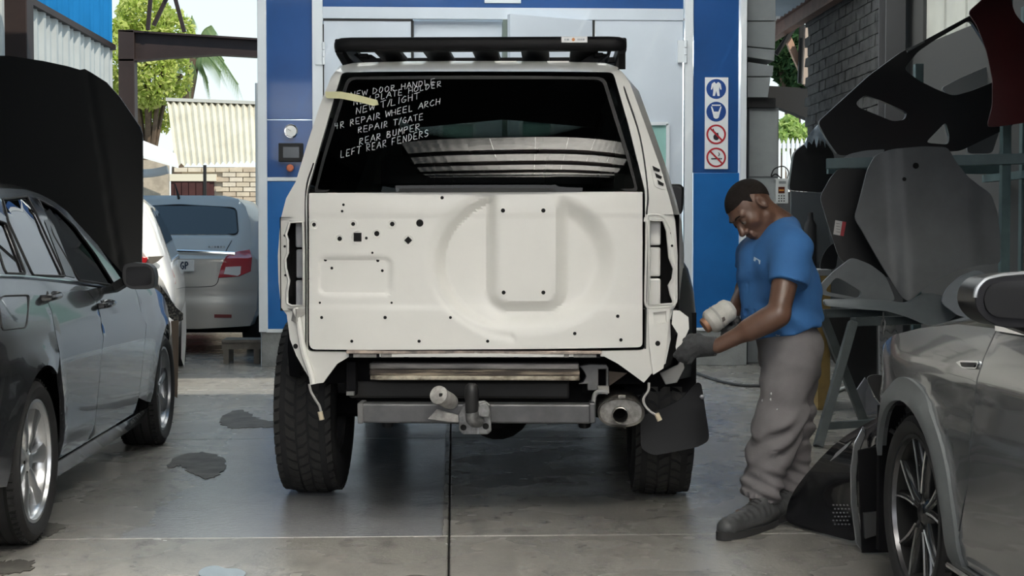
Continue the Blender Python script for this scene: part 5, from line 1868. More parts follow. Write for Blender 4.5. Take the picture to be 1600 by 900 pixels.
def alloy(parent, c, R, w, rim_r, s, spokes, m_spoke, m_rim, tread_rings=4, m_barrel=None, twin=False, phase=0.0):
    """Road wheel as a part: tyre, rim, spokes, hub. s: side its face looks to (+1 / -1 along x)."""
    e = empty('wheel', c, parent=parent)
    h = w / 2
    prof = tyre_profile(w, R, rim_r)
    MB().lathe(prof, (0, 0, 0), (1, 0, 0), 64).build('tyre', M_TYRE, e, smooth=50)
    for k in range(tread_rings):
        x = -h * 0.62 + 1.24 * h * k / (tread_rings - 1)
        MB().lathe([(R - 0.004, x - 0.006), (R + 0.0032, x - 0.006), (R + 0.0032, x + 0.006), (R - 0.004, x + 0.006)], (0, 0, 0), (1, 0, 0), 64, closed=True).build('tread_groove', M_HOLE, e, smooth=60)
    b = MB()
    for k in range(64):
        t = 2 * math.pi * k / 64
        for x in (-h * 0.72, h * 0.72):
            p = Vector((x, (R - 0.005) * math.cos(t), (R - 0.005) * math.sin(t)))
            b.bar(p - Vector((0.017, 0, 0)), p + Vector((0.017, 0, 0)), 0.006, 0.012, (0, math.cos(t), math.sin(t)))
    b.build('tread_sipes', M_HOLE, e, smooth=0, kind='stuff', recalc=False)
    xf = s * h * 0.80
    MB().lathe([(rim_r + 0.004, xf - s * 0.004), (rim_r + 0.006, xf + s * 0.010), (rim_r - 0.006, xf + s * 0.010), (rim_r - 0.010, xf - s * 0.004)], (0, 0, 0), (1, 0, 0), 56).build('rim_lip', m_rim, e, smooth=50)
    MB().lathe([(rim_r - 0.010, xf - s * 0.004), (rim_r - 0.016, xf - s * 0.01), (rim_r - 0.022, xf - s * 0.05), (rim_r - 0.03, -s * h * 0.7)], (0, 0, 0), (1, 0, 0), 56).build('rim', m_barrel or m_rim, e, smooth=50)
    MB().lathe([(0, -s * 0.035), (rim_r - 0.03, -s * 0.035), (rim_r - 0.03, -s * 0.055)], (0, 0, 0), (1, 0, 0), 32).build('inner_barrel', M_HOLE, e)
    MB().lathe([(0.06, 0.0), (0.155, 0.0), (0.155, -s * 0.02), (0.06, -s * 0.02)], (0, 0, 0), (1, 0, 0), 32, closed=True).build('brake_disc', mat('brake_disc_steel', (0.13, 0.13, 0.13), 0.4, metal=0.8), e)
    xh = xf - s * 0.020
    MB().lathe([(0, xh + s * 0.012), (0.028, xh + s * 0.010), (0.034, xh + s * 0.002), (0.052, xh - s * 0.004), (0.062, xh - s * 0.02), (0.062, xh - s * 0.06)], (0, 0, 0), (1, 0, 0), 28).build('hub', m_spoke, e)
    for k in range(5):
        t = 2 * math.pi * (k + 0.5) / 5
        MB().lathe([(0, xh + s * 0.001), (0.007, xh), (0.008, xh - s * 0.01)], (0, 0.045 * math.cos(t), 0.045 * math.sin(t)), (1, 0, 0), 8).build('wheel_bolt', M_HOLE, e)
    for k in range(spokes):
        for tw in ((-1, 1) if twin else (0,)):
            t0 = phase + 2 * math.pi * k / spokes + (tw * 0.10 if twin else 0)
            t1 = phase + 2 * math.pi * k / spokes + (tw * 0.27 if twin else 0)
            sec = []
            for r, wd, xo, dp in ((0.045, 0.020, 0, 0.03), (0.10, 0.016 if twin else 0.022, 0.006, 0.035), (rim_r * 0.7, 0.013 if twin else 0.027, 0.006, 0.035), (rim_r - 0.010, 0.016 if twin else 0.042, 0.012, 0.035)):
                q = (r - 0.045) / (rim_r - 0.055)
                t = t0 + (t1 - t0) * q
                ey = np.array([0, math.cos(t), math.sin(t)])
                et = np.array([0, -math.sin(t), math.cos(t)])
                o = ey * r + np.array([xh + s * xo, 0, 0])
                n = np.array([s, 0, 0])
                sec.append([o - et * wd - n * dp, o - et * wd - n * 0.008, o - et * wd * 0.55, o + et * wd * 0.55, o + et * wd - n * 0.008, o + et * wd - n * dp])
            MB().add(*loft(sec, closed=True, cap=True)).build('spoke', m_spoke, e, smooth=50)
    return e


# ---------------------------------------------------------------- dark grey sedan, left foreground
M_GRAPH = mat('graphite_metallic', (0.085, 0.088, 0.097), 0.24, metal=0.75, coat=1.0)
M_GLASSD = glass('car_side_glass', (0.55, 0.6, 0.62), alpha=0.30, boost=2.2)
M_ALU = mat('silver_alloy', (0.55, 0.56, 0.57), 0.28, metal=0.85)
sd = empty('sedan', (-1.600, 5.72, 0.0), R_(0.9), label='dark grey sedan with its bonnet standing open at the left edge', cat='car')
sf = Frame(sd)
CW = 1.77


def sx_low(y, z):
    x = interp(z, [0.15, 0.22, 0.30, 0.34, 0.50, 0.66, 0.735, 0.75, 0.86, 0.95, 1.0], [-0.085, -0.05, -0.022, -0.012, 0.004, 0.016, 0.020, 0.010, -0.006, -0.040, -0.075])
    if y > 2.3:
        x -= 0.10 * ((y - 2.3) / 1.0) ** 2
    if y < -0.25:
        x -= 0.13 * ((-0.25 - y) / 0.7) ** 2
    for yc in (0.0, 2.72):
        d = math.hypot(y - yc, z - 0.317)
        x += 0.014 * math.exp(-((d - 0.375) / 0.035) ** 2) if z > 0.25 else 0
    return x


def sx_up(y, z):
    return -0.052 - max(0, z - 0.92) * 0.44 - max(0, z - 1.3) * 0.5


def arch(yc, r, n=26, a0=-25, a1=205):
    return [(yc + r * math.cos(R_(a)), 0.317 + r * math.sin(R_(a))) for a in np.linspace(a0, a1, n)]


def side_panel(name, m, outline, f, holes=(), step=0.05, thick=0.02, parent=None, both=True, smooth=35, **kw):
    o = mk(name, *sheet(outline, holes, step, lambda a, b: (f(a, b), a, b), (-thick, 0, 0)), m, parent or sd, smooth=smooth, **kw)
    if both:
        mk(name, *sheet(outline, holes, step, lambda a, b: (-CW - f(a, b), a, b), (thick, 0, 0)), m, parent or sd, smooth=smooth)
    return o


S = lambda pts, f=sx_low: sf.side(pts, f)
belt = lambda y: interp(y, [-1.0, 0.0, 1.0, 2.0, 2.3], [0.965, 0.955, 0.945, 0.93, 0.925])
b_rear = S([(51, 431), (75, 470), (92, 545), (96, 571), (92, 680)])
b_mid = S([(123, 440), (149, 470), (157, 490), (158, 560), (151, 637)])
b_front = S([(196, 452), (212, 470), (226, 497), (224, 560), (217, 618)])
zs_r, zs_f = b_rear[-1][1], b_front[-1][1]
zs = 0.255
yr = 0.37


def edge(lst, z):
    """Door edge y at height z."""
    q = sorted(lst, key=lambda p: p[1])
    return interp(z, [p[1] for p in q], [p[0] for p in q])


ZN = [0.26, 0.34, 0.42, 0.52, 0.62, 0.72, 0.80, 0.88, 0.94]
g_ = 0.004
front_edge = lambda z: min(2.30, max(2.0, edge(b_front, z)))
mid_edge = lambda z: edge(b_mid, z)
rear_edge = lambda z: max(edge(b_rear, z), math.sqrt(max(0.37 ** 2 - (z - 0.317) ** 2, 0)) + 0.01 if z < 0.687 else -9)
top = lambda y0, y1: [(y, belt(y)) for y in np.linspace(y0, y1, 5)]
pan = [(rear_edge(z) + g_, z) for z in ZN]
fdr = [(mid_edge(z) - g_, z) for z in ZN]
door_r = side_panel('rear_door', M_GRAPH, pan + [(pan[-1][0] + (fdr[-1][0] - pan[-1][0]) * t, 0.945) for t in (0.33, 0.66)] + fdr[::-1], sx_low, step=0.06)
p2 = [(mid_edge(z) + g_, z) for z in ZN]
p3 = [(front_edge(z) - g_, z) for z in ZN]
door_f = side_panel('front_door', M_GRAPH, p2 + p3[::-1], sx_low, step=0.06)
q_out = [(-0.95, 0.34), (-0.98, 0.60), (-0.95, 0.86), (-0.80, 0.985), (-0.4, 0.975), (0.0, 0.962)] + [(rear_edge(z) - g_, z) for z in (0.94, 0.88, 0.80, 0.74)]
a_ = arch(0.0, 0.368, 26, 0, 186)
q_out += [(rear_edge(0.70) - g_, 0.70), (0.368 * math.cos(R_(60)) + 0.004, 0.317 + 0.368 * math.sin(R_(60)))] + a_[8:]
quarter = side_panel('rear_quarter', M_GRAPH, q_out, sx_low, step=0.05)
fl_pts = S([(45, 461), (40, 512), (2, 516), (-3, 470), (5, 462)])
flr = rounded(fl_pts, 0.03, 3)
MB().tube([(sx_low(a, b) + 0.001, a, b) for a, b in flr + flr[:1]], 0.003, 5).build('fuel_flap_gap', M_BLACK, quarter)
f_out = [(front_edge(z) + g_, z) for z in ZN if z > 0.28] + [(2.3, 0.93), (2.6, 0.885), (2.9, 0.83), (3.12, 0.77), (3.14, 0.60)] + [(p[0], p[1]) for p in arch(2.72, 0.368, 24, 12, 186)]
fender = side_panel('front_fender', M_GRAPH, f_out, sx_low, step=0.05)
sill = [(0.35, 0.17), (2.36, 0.17), (2.36, 0.252), (0.35, 0.252)]
side_panel('sill', M_GRAPH, [(0.36, 0.165), (2.36, 0.165), (2.37, 0.25), (0.375, 0.25)], lambda y, z: sx_low(y, z) + 0.01, step=0.06)
side_panel('wheel_lining', M_UNDER, [(-0.95, 0.17), (-0.95, 0.9), (3.1, 0.75), (3.1, 0.17)], lambda y, z: -0.30, step=0.3, smooth=0)
# greenhouse: frame with window openings, glass in each
UP = lambda pts: S(pts, sx_up)
w_q = UP([(-2, 345), (10, 349), (40, 428), (-2, 428)])
w_r = rounded(UP([(3, 311), (43, 307), (53, 327), (101, 432), (51, 430), (12, 345)]), 0.02, 3)
w_f = rounded(UP([(58, 311), (85, 325), (117, 355), (149, 398), (179, 446), (123, 438), (82, 366)]), 0.02, 3)
w_q = rounded([(w_q[0][0] - 0.22, w_q[3][1] + 0.02), (w_q[0][0] - 0.12, w_q[1][1] + 0.02), (w_q[1][0], w_q[1][1]), w_q[2], (w_q[0][0] - 0.22, w_q[3][1])], 0.02, 3)
roofline = UP([(3, 294), (39, 296), (62, 303), (85, 315), (117, 344), (153, 383), (192, 440)])
gh = [(-0.75, 0.96), (-0.62, 1.06), (-0.35, 1.26), (-0.12, 1.365)] + [p for p in roofline] + [(2.05, 0.925)] + [(y, belt(y) - 0.012) for y in (1.6, 1.0, 0.4, 0.0, -0.4)]
side_panel('window_frame', M_GRAPH, gh, sx_up, [w_q, w_r, w_f], step=0.08, thick=0.03)
for nm, w in (('quarter_glass', w_q), ('rear_door_glass', w_r)):
    side_panel(nm, M_GLASSD, w, lambda y, z: sx_up(y, z) - 0.008, step=0.1, thick=0.004)
side_panel('front_door_glass', glass('open_window_dark', (0.2, 0.2, 0.2), alpha=0.2, boost=0.15), w_f, lambda y, z: sx_up(y, z) - 0.008, step=0.1, thick=0.004)
for w in (w_q, w_r, w_f):
    MB().tube([(sx_up(a, b) + 0.001, a, b) for a, b in w + w[:1]], 0.005, 6).build('window_trim', M_BLACK, sd)
bl = UP([(-5, 430), (50, 433), (120, 441), (190, 452)])
MB().tube(spline([(sx_up(a, b) + 0.008, a, b) for a, b in bl], 4), 0.006, 6).build('chrome_belt_strip', M_CHROME, sd)
pil = UP([(44, 307), (57, 310), (117, 434), (102, 431)])
mk('b_pillar_cover', *sheet(pil, (), 0.1, lambda a, b: (sx_up(a, b) + 0.003, a, b), (-0.004, 0, 0)), mat('gloss_black_trim', (0.012, 0.012, 0.013), 0.12), sd)
crease = S([(-5, 480), (43, 491), (157, 506), (231, 517)])
# roof, rear window, windscreen, bonnet opening
rl_ = [(-0.12, 1.365)] + roofline[:5]
secs = []
for y, z in rl_:
    x0 = sx_up(y, z)
    hw = CW / 2 + x0
    secs.append([(x0, y, z), (x0 - 0.05, y, z + 0.022), (x0 - 0.25, y, z + 0.045), (-CW / 2, y, z + 0.058), (-CW - x0 + 0.25, y, z + 0.045), (-CW - x0 + 0.05, y, z + 0.022), (-CW - x0, y, z)])
mk('roof', *loft(secs), M_GRAPH, sd, smooth=60)
z1 = roofline[4]
ws = [secs[-1], [(-0.08, 2.12, 0.95), (-0.13, 2.13, 0.955), (-0.33, 2.2, 0.96), (-CW / 2, 2.25, 0.965), (-CW + 0.33, 2.2, 0.96), (-CW + 0.13, 2.13, 0.955), (-CW + 0.08, 2.12, 0.95)]]
mk('windscreen', *loft(ws), M_GLASSD, sd, smooth=60)
rwn = [secs[0], [(p[0], -0.75, 0.975 + (p[2] - secs[0][0][2]) * 0.5) for p in secs[0]]]
mk('rear_window', *loft(rwn), M_GLASSD, sd, smooth=60)
tk = [[(p[0], -0.75, 0.975 + (p[2] - secs[0][0][2]) * 0.5) for p in secs[0]], [(p[0] - 0.1 * (p[0] + CW / 2), -1.05, 0.97 + (p[2] - secs[0][0][2]) * 0.3) for p in secs[0]], [(p[0] - 0.2 * (p[0] + CW / 2), -1.10, 0.60) for p in secs[0]], [(p[0] - 0.2 * (p[0] + CW / 2), -1.05, 0.25) for p in secs[0]]]
mk('boot', *loft(tk), M_GRAPH, sd, smooth=40)
MB().box((-CW + 0.12, -0.7, 0.30), (-0.12, 2.0, 0.62)).build('cabin_floor', M_UNDER, sd, smooth=0)
MB().box((-CW + 0.34, 2.05, 0.30), (-0.34, 3.1, 0.80)).build('engine', M_UNDER, sd, bevel=0.05)
for x in (-0.48, -CW + 0.48):
    for y in (0.05, 1.15):
        MB().box((x - 0.24, y, 0.5), (x + 0.24, y + 0.15, 1.08)).build('seat_back', M_SEAT, sd, bevel=0.05)
        MB().box((x - 0.12, y + 0.02, 1.10), (x + 0.12, y + 0.11, 1.26)).build('headrest', M_SEAT, sd, bevel=0.03)
# door handles
for px, py, par in ((75, 463, door_r), (162, 475, door_f)):
    y, z = S([(px, py)])[0]
    x = sx_low(y, z)
    rec = MB().lathe([(0, 0.001), (0.020, 0.001), (0.022, 0.0)], (x - 0.002, y, z), (1, 0, 0), 20).build('handle_recess', M_BLACK, par)
    MB().tube(spline([(x - 0.005, y - 0.10, z - 0.005), (x + 0.028, y - 0.075, z - 0.003), (x + 0.036, y, z), (x + 0.028, y + 0.075, z + 0.002), (x - 0.005, y + 0.10, z + 0.004)], 4), 0.014, 8).build('handle', mat('handle_dark_chrome', (0.20, 0.20, 0.21), 0.15, metal=0.9), par)
# door mirror: dark, its glass looking back
mq = [(193, 413), (205, 410), (230, 412), (239, 418), (242, 430), (241, 448), (232, 452), (205, 452), (194, 446), (190, 430)]
ym = sf.side([(195, 450)], lambda y, z: 0.03)[0][0]
qq = rounded([sf.on_y(*p, ym) for p in mq], 0.02, 3)
mr = mk('door_mirror', *sheet(qq, (), 0.05, lambda a, b: (a, ym, b), (0, 0.10, 0)), M_PLAST, sd, bevel=0.015)
qi = rounded([sf.on_y(*p, ym) for p in ((197, 417), (230, 416), (237, 422), (237, 445), (205, 447), (197, 443))], 0.02, 3)
mk('mirror_glass', *sheet(qi, (), 0.05, lambda a, b: (a, ym - 0.004, b), (0, 0.004, 0)), MATS['mirror_painted_dark'], mr)
p = sf.on_y(188, 447, ym)
MB().bar((qq[0][0], ym + 0.05, p[1] + 0.02), (-0.05, ym + 0.08, p[1] - 0.02), 0.05, 0.04).build('mirror_arm', M_PLAST, mr)
# open bonnet
yh = sf.on_y(13, 430, 2.25)
hood_px = [(13, 87), (67, 95), (105, 103), (124, 108.5), (131, 107), (139, 111.5), (163, 127), (183, 150), (200, 176), (213, 196), (217, 208), (217.5, 300), (216, 424), (200, 436), (13, 436)]


def hood_y(x, z):
    return 2.10 + (z - 0.95) * 0.30


def hood_xz(px, py):
    y = 2.2
    for _ in range(10):
        x, z = sf.on_y(px, py, y)
        y = hood_y(x, z)
    return (x, z)


hr = [hood_xz(*p) for p in hood_px]
xc = -CW / 2
hl_ = [(2 * xc - a, b) for a, b in hr[::-1]]
cr0, cr1 = hood_xz(137, 112), hood_xz(186, 420)


def hood_surf(x, z):
    ax = abs(x - xc)
    t = (z - cr1[1]) / (cr0[1] - cr1[1])
    xcrease = abs(cr1[0] - xc) + (abs(cr0[0] - xc) - abs(cr1[0] - xc)) * t
    d = ax - xcrease
    dip = 0.018 * sstep(-0.012, 0.02, d) + 0.35 * max(0, d) ** 1.6 + 0.05 * (ax / 0.8) ** 2
    return (x, hood_y(x, z) + dip, z)


bon = mk('bonnet', *sheet([p for p in hr if p[0] > xc + 0.01] + [p for p in hl_ if p[0] < xc - 0.01], (), 0.03, hood_surf, (0, 0.02, 0)), mat('bonnet_graphite_darkened', (0.008, 0.0085, 0.009), 0.36, spec=0.10), sd, smooth=35, label='open dark bonnet standing upright')  # body paint darkened here; its dark reflection is put into the colour
MB().tube(spline([(-0.35, 2.35, 0.92), (-0.38, 2.40, 1.3), (-0.42, 2.45, 1.55)], 3), 0.012, 6).build('bonnet_strut', M_PLAST, sd)
alloy(sd, (-0.115, 0.0, 0.317), 0.317, 0.235, 0.232, 1, 7, M_ALU, M_ALU)
alloy(sd, (-0.115, 2.72, 0.317), 0.317, 0.235, 0.232, 1, 7, mat('grey_alloy', (0.22, 0.225, 0.235), 0.3, metal=0.85), MATS['grey_alloy'], phase=0.3)
alloy(sd, (-CW + 0.115, 0.0, 0.317), 0.317, 0.235, 0.232, -1, 7, M_ALU, M_ALU)
alloy(sd, (-CW + 0.115, 2.72, 0.317), 0.317, 0.235, 0.232, -1, 7, M_ALU, M_ALU)
MB().box((-CW + 0.2, -0.9, 0.19), (-0.2, 3.0, 0.30)).build('floor_pan', M_UNDER, sd, smooth=0)

# ---------------------------------------------------------------- white damaged hatchback behind it
M_WHITEC = mat('white_car_paint', (0.80, 0.80, 0.79), 0.25, coat=0.8)
wh = empty('hatchback', (-2.02, 10.6, 0.0), R_(8.5), label='white damaged hatchback without rear bumper, partly hidden behind the open bonnet', cat='car')
wf = Frame(wh)
WW = 1.66
prof = [(-0.10, 0.22), (-0.03, 0.30), (0.0, 0.50), (0.015, 0.72), (0.005, 0.86), (-0.03, 0.98), (-0.12, 1.25), (-0.20, 1.42), (-0.30, 1.50), (-0.50, 1.545), (-WW / 2, 1.56)]
st_ = [(0.0, 0.88, 0.97, 0.0), (0.05, 0.94, 0.985, 0.0), (0.25, 0.985, 1.0, 0), (0.9, 1.0, 1.0, 0), (2.0, 1.0, 1.0, 0), (2.35, 1.0, 0.95, 1), (2.75, 1.0, 0.70, 1), (3.3, 0.97, 0.66, 1), (3.55, 0.86, 0.60, 1)]
secs = []
for y, kx, kz, fr in st_:
    row = []
    for x, z in prof:
        xx = -WW / 2 + (x + WW / 2) * kx
        zz = z if z < 0.9 else 0.9 + (z - 0.9) * (kz if not fr else max(0.02, (kz - 0.62) / 0.38))
        yy = y + (max(0, z - 0.95) * 0.42 if y < 0.3 else 0)
        row.append((xx, yy, zz))
    secs.append(row + [(-WW - p[0], p[1], p[2]) for p in row[-2::-1]])
V, F = loft(secs)
npr = len(secs[0])
Fk = []
for f in F:
    c = np.mean([V[i] for i in f], axis=0)
    if c[2] < 0.66 and (math.hypot(c[1] - 0.62, c[2] - 0.3) < 0.33 or math.hypot(c[1] - 3.0, c[2] - 0.3) < 0.33):
        continue
    Fk.append(f)
mk('body', V, F, M_WHITEC, wh, smooth=40)
tailp = [(p[0], p[2]) for p in secs[0]]
mk('tail_panel', secs[0], [tuple(range(npr))], M_WHITEC, wh, smooth=0)


def wside(y, z):
    return interp(z, [0.30, 0.5, 0.72, 0.86, 0.98, 1.25, 1.42, 1.5], [-0.03, 0, 0.015, 0.005, -0.03, -0.12, -0.20, -0.30]) + 0.004


sg_ = [(0.95, 0.985), (1.0, 1.25), (1.12, 1.41), (1.5, 1.43), (2.1, 1.40), (2.5, 1.2), (2.75, 0.985)]
for s in (1, -1):
    mk('side_glass', *sheet(sg_, (), 0.08, lambda a, b: (wside(a, b) if s > 0 else -WW - wside(a, b), a, b), (-0.004 * s, 0, 0)), mat('dark_glass_strip', (0.02, 0.022, 0.025), 0.05, spec=0.8), wh)
mk('rear_glass', *sheet(rounded([(-WW + 0.2, 1.02), (-0.2, 1.02), (-0.30, 1.40), (-WW + 0.30, 1.40)], 0.08, 4), (), 0.1, lambda a, b: (a, max(0, b - 0.95) * 0.42 - 0.012, b), (0, 0.01, 0)), MATS['dark_glass_strip'], wh)
M_TAIL = mat('tail_lamp_red', (0.40, 0.015, 0.02), 0.15, coat=1.0)
M_TAIL2 = mat('tail_lamp_clear', (0.65, 0.62, 0.60), 0.12, coat=1.0)
q = [wf.on_y(*p, -0.02) for p in ((200, 398), (231, 402), (229, 410), (218, 416), (200, 418))]
tl = mk('tail_lamp', *sheet(q, (), 0.06, lambda a, b: (a, -0.02, b), (0, 0.05, 0)), M_TAIL, wh, bevel=0.006)
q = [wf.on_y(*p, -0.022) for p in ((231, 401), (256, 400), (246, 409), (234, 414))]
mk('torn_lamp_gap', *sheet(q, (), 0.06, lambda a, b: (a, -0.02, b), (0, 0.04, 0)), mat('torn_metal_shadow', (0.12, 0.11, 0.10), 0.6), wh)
q = [wf.on_y(*p, -0.05) for p in ((250, 446), (262, 462), (275, 480), (286, 490), (286, 500), (276, 504), (262, 494), (253, 476))]
mk('arch_liner', *sheet(q, (), 0.02, lambda a, b: (a, -0.05, b), (0, 0.03, 0)), mat('liner_mesh_black', (0.02, 0.02, 0.02), 0.7, vary=0.8, vscale=60, color2=(0.16, 0.15, 0.13), thr=(0.5, 0.56)), wh, label='black perforated arch liner')
q = [wf.on_y(*p, -0.06) for p in ((267, 502), (279, 500), (279, 560), (277, 622), (270, 618), (271, 560))]
mk('hanging_bumper_strip', *sheet(q, (), 0.05, lambda a, b: (a, -0.06, b), (0, 0.02, 0)), mat('brown_strip', (0.16, 0.12, 0.09), 0.7), wh, label='brown strip hanging from the rear corner')
q = [wf.on_y(*p, -0.03) for p in ((240, 420), (255, 440), (268, 470), (283, 488), (290, 470), (291, 520), (288, 575), (283, 560), (284, 500), (268, 490), (252, 462), (240, 445))]
mk('torn_quarter_panel', *sheet(q, (), 0.04, lambda a, b: (a, -0.03, b), (0, 0.03, 0)), M_WHITEC, wh, label='torn white quarter panel edge')
q = [wf.on_y(*p, -0.04) for p in ((205, 425), (240, 430), (250, 450), (255, 480), (266, 505), (268, 600), (205, 600))]
mk('bare_tail', *sheet(q, (), 0.08, lambda a, b: (a, -0.04, b), (0, 0.02, 0)), mat('bare_tail_grey', (0.30, 0.29, 0.27), 0.6, vary=0.5, vscale=8), wh)
for x in (-0.09, -WW + 0.09):
    for y in (0.62, 3.0):
        e = empty('wheel', (x, y, 0.30), parent=wh)
        MB().lathe(tyre_profile(0.19, 0.30, 0.19), (0, 0, 0), (1, 0, 0), 40).build('tyre', M_TYRE, e, smooth=50)
        MB().lathe([(0.19, -0.05), (0.18, 0.05), (0.10, 0.06), (0, 0.07)] if x > -0.5 else [(0.19, 0.05), (0.18, -0.05), (0.10, -0.06), (0, -0.07)], (0, 0, 0), (1, 0, 0), 28).build('wheel_cover', M_ALU, e)

# ---------------------------------------------------------------- silver compact sedan at the back of the yard
M_SILV = mat('silver_beige_paint', (0.40, 0.385, 0.355), 0.38, metal=0.2, coat=0.3)
sv = empty('sedan', (at(264, 400, 14.9)[0], 14.85, 0.0), R_(1.5), label='silver compact sedan seen from behind with red tail light, parked beyond the bench', cat='car')
sv['label'] = 'silver compact sedan seen from behind, parked outside beside the booth corner'
vf = Frame(sv)
HW = 0.87


def svy(x, z):
    y = 0.16 * (abs(x) / HW) ** 3
    if z > 0.98:
        y += 0.10 + (z - 0.98) * 1.15
    elif z > 0.66:
        y += 0.06 * sstep(0.66, 0.98, z)
    if z < 0.60:
        y -= 0.05 * sstep(0.60, 0.50, z) if z < 0.6 else 0
    return y


def vp(px, py):
    y = 0.1
    for _ in range(14):
        x, z = vf.on_y(px, py, y)
        y = 0.5 * y + 0.5 * min(1.0, svy(x, z))
    return (x, z)


out_r = [vp(*p) for p in ((266, 305.5), (320, 305.5), (352, 306), (372, 311), (383, 322), (391, 345))] + [(0.80, 1.02), (0.86, 0.94), (0.87, 0.75), (0.865, 0.45), (0.80, 0.28), (0.3, 0.26), (0.0, 0.26)]
full = [p for p in out_r if p[0] > 0.005] + [(-a, b) for a, b in out_r[::-1] if a > 0.005]
V3 = lambda a, b: (a, svy(a, b), b)
glass_px = [vp(*p) for p in ((268, 321), (320, 320), (369, 325), (372.5, 366), (268, 367))]
gl = rounded([(-glass_px[2][0], glass_px[2][1]), (0, glass_px[1][1]), (glass_px[2][0], glass_px[2][1]), (glass_px[3][0], glass_px[3][1]), (-glass_px[3][0], glass_px[3][1])], 0.05, 4)
lampq = [vp(*p) for p in ((341, 434), (346, 415), (356, 397), (375, 392), (390, 389.5), (394, 402), (392, 424), (373, 432))]
mk('tail_shell', *sheet(full, [gl], 0.04, V3, (0, 0.05, 0)), M_SILV, sv, smooth=50)
secs = []
for d in (0.02, 0.25, 0.8, 1.5, 2.2, 2.9, 3.6, 3.8):
    row = []
    for x, z in full:
        zz = z
        if d > 2.2 and z > 0.95:
            zz = max(0.95, z - (d - 2.2) * 0.9)
        if d >= 3.6:
            zz = min(zz, 0.85)
        row.append((x * (1 + 0.02 * min(1, d)), max(svy(x, z) * (1 - min(1, d / 2.0)) + d, 0), zz))
    secs.append(row)
mk('body', *loft(secs, closed=True), M_SILV, sv, smooth=40)
mk('rear_window', *sheet(gl, (), 0.06, lambda a, b: (a, svy(a, b) - 0.004, b), (0, 0.004, 0)), glass('sedan_rear_glass', (0.35, 0.38, 0.38), alpha=0.35, boost=1.6), sv)
MB().tube([(a, svy(a, b) - 0.006, b) for a, b in gl + gl[:1]], 0.008, 6).build('window_seal', M_BLACK, sv)
MB().box((-0.7, 0.9, 0.3), (0.7, 3.0, 1.0)).build('cabin', M_SEAT, sv, smooth=0)
for x in (-0.36, 0.36):
    MB().box((x - 0.13, 0.95, 1.0), (x + 0.13, 1.05, 1.17)).build('headrest', M_SEAT, sv, bevel=0.03)
for s in (1, -1):
    lq = [(s * a, b) for a, b in lampq]
    tl = mk('tail_lamp', *sheet(lq, (), 0.03, lambda a, b: (a, svy(a, b) - 0.012, b), (0, 0.03, 0)), M_TAIL, sv, bevel=0.004)
    iq = [(s * a, b) for a, b in [vp(*p) for p in ((350, 428), (353, 417), (377, 416), (376, 428), (372, 431))]]
    mk('clear_lens', *sheet(iq, (), 0.03, lambda a, b: (a, svy(a, b) - 0.017, b), (0, 0.006, 0)), M_TAIL2, tl)
    rq = [(s * a, b) for a, b in [vp(*p) for p in ((335, 491), (362, 491.5), (362, 496.5), (335, 496.5))]]
    mk('reflector', *sheet(rq, (), 0.05, lambda a, b: (a, svy(a, b) - 0.008, b), (0, 0.012, 0)), mat('dull_red_reflector', (0.16, 0.02, 0.02), 0.3), sv)
a, b = vp(277, 392), vp(367, 397)
MB().tube([(x, svy(x, z) - 0.01, z) for x, z in [(-b[0], b[1]), (-0.3, a[1]), (0.3, (a[1] + b[1]) / 2), (b[0], b[1])]], 0.022, 8).build('chrome_strip', M_CHROME, sv)
sm = [vp(*p) for p in ((362, 376), (352, 395), (344, 425), (338, 444), (320, 448), (266, 449))]
sl_ = [(a, svy(a, b) - 0.001, b) for a, b in sm]
MB().tube(spline(sl_, 4) , 0.004, 5).build('boot_seam', M_BLACK, sv)
MB().tube(spline([(-a, c, b) for a, c, b in sl_], 4), 0.004, 5).build('boot_seam', M_BLACK, sv)
bt = vp(304, 424)
tp_ = vp(304, 406)
pc_ = vp(266, 415)
x1 = bt[0]
pl_ = MB().box((x1 - 0.50, svy(0.1, 0.8) - 0.025, bt[1]), (x1, svy(0.1, 0.8) - 0.008, tp_[1])).build('number_plate', mat('plate_white', (0.75, 0.76, 0.76), 0.4), sv, smooth=0, bevel=0.004)
hgt = (tp_[1] - bt[1]) * 0.62
st2, wd = strokes('GP', 0.0, 1)
b_ = MB()
for s in st2:
    for i in range(len(s) - 1):
        P = [(x1 - 0.135 + (u * 0.62) * hgt, svy(0.1, 0.8) - 0.027, bt[1] + (tp_[1] - bt[1]) * 0.2 + v * hgt) for u, v in (s[i], s[i + 1])]
        b_.bar(P[0], P[1], 0.013, 0.002, (0, 1, 0))
b_.build('plate_lettering', mat('plate_ink', (0.03, 0.05, 0.09), 0.5), pl_, smooth=0, recalc=False)
for k in range(6):
    x, z = vp(327 + 4.6 * k, 386.5)
    MB().box((x - 0.009, svy(x, z) - 0.006, z - 0.014), (x + 0.009, svy(x, z), z + 0.014)).build('badge_letter', M_STEEL, sv, smooth=0)
x, z = vp(279, 312)
MB().add(*tube([(x, svy(x, z) + 0.02, z - 0.01), (x, svy(x, z) + 0.02, z + 0.02), (x - 0.045, svy(x, z) + 0.05, z + 0.17)], [0.022, 0.014, 0.005], 8)).build('aerial', M_BLACK, sv)
for x in (-0.76, 0.76):
    for y in (0.75, 3.2):
        e = empty('wheel', (x, y, 0.29), parent=sv)
        MB().lathe(tyre_profile(0.18, 0.29, 0.19), (0, 0, 0), (1, 0, 0), 40).build('tyre', M_TYRE, e, smooth=50)
        MB().lathe([(0.19, 0.06), (0.10, 0.07), (0, 0.07)] if x > 0 else [(0.19, -0.06), (0.10, -0.07), (0, -0.07)], (0, 0, 0), (1, 0, 0), 28).build('wheel_cover', M_ALU, e)
MB().box((-0.75, 0.3, 0.2), (0.75, 3.6, 0.32)).build('floor_pan', M_UNDER, sv, smooth=0)

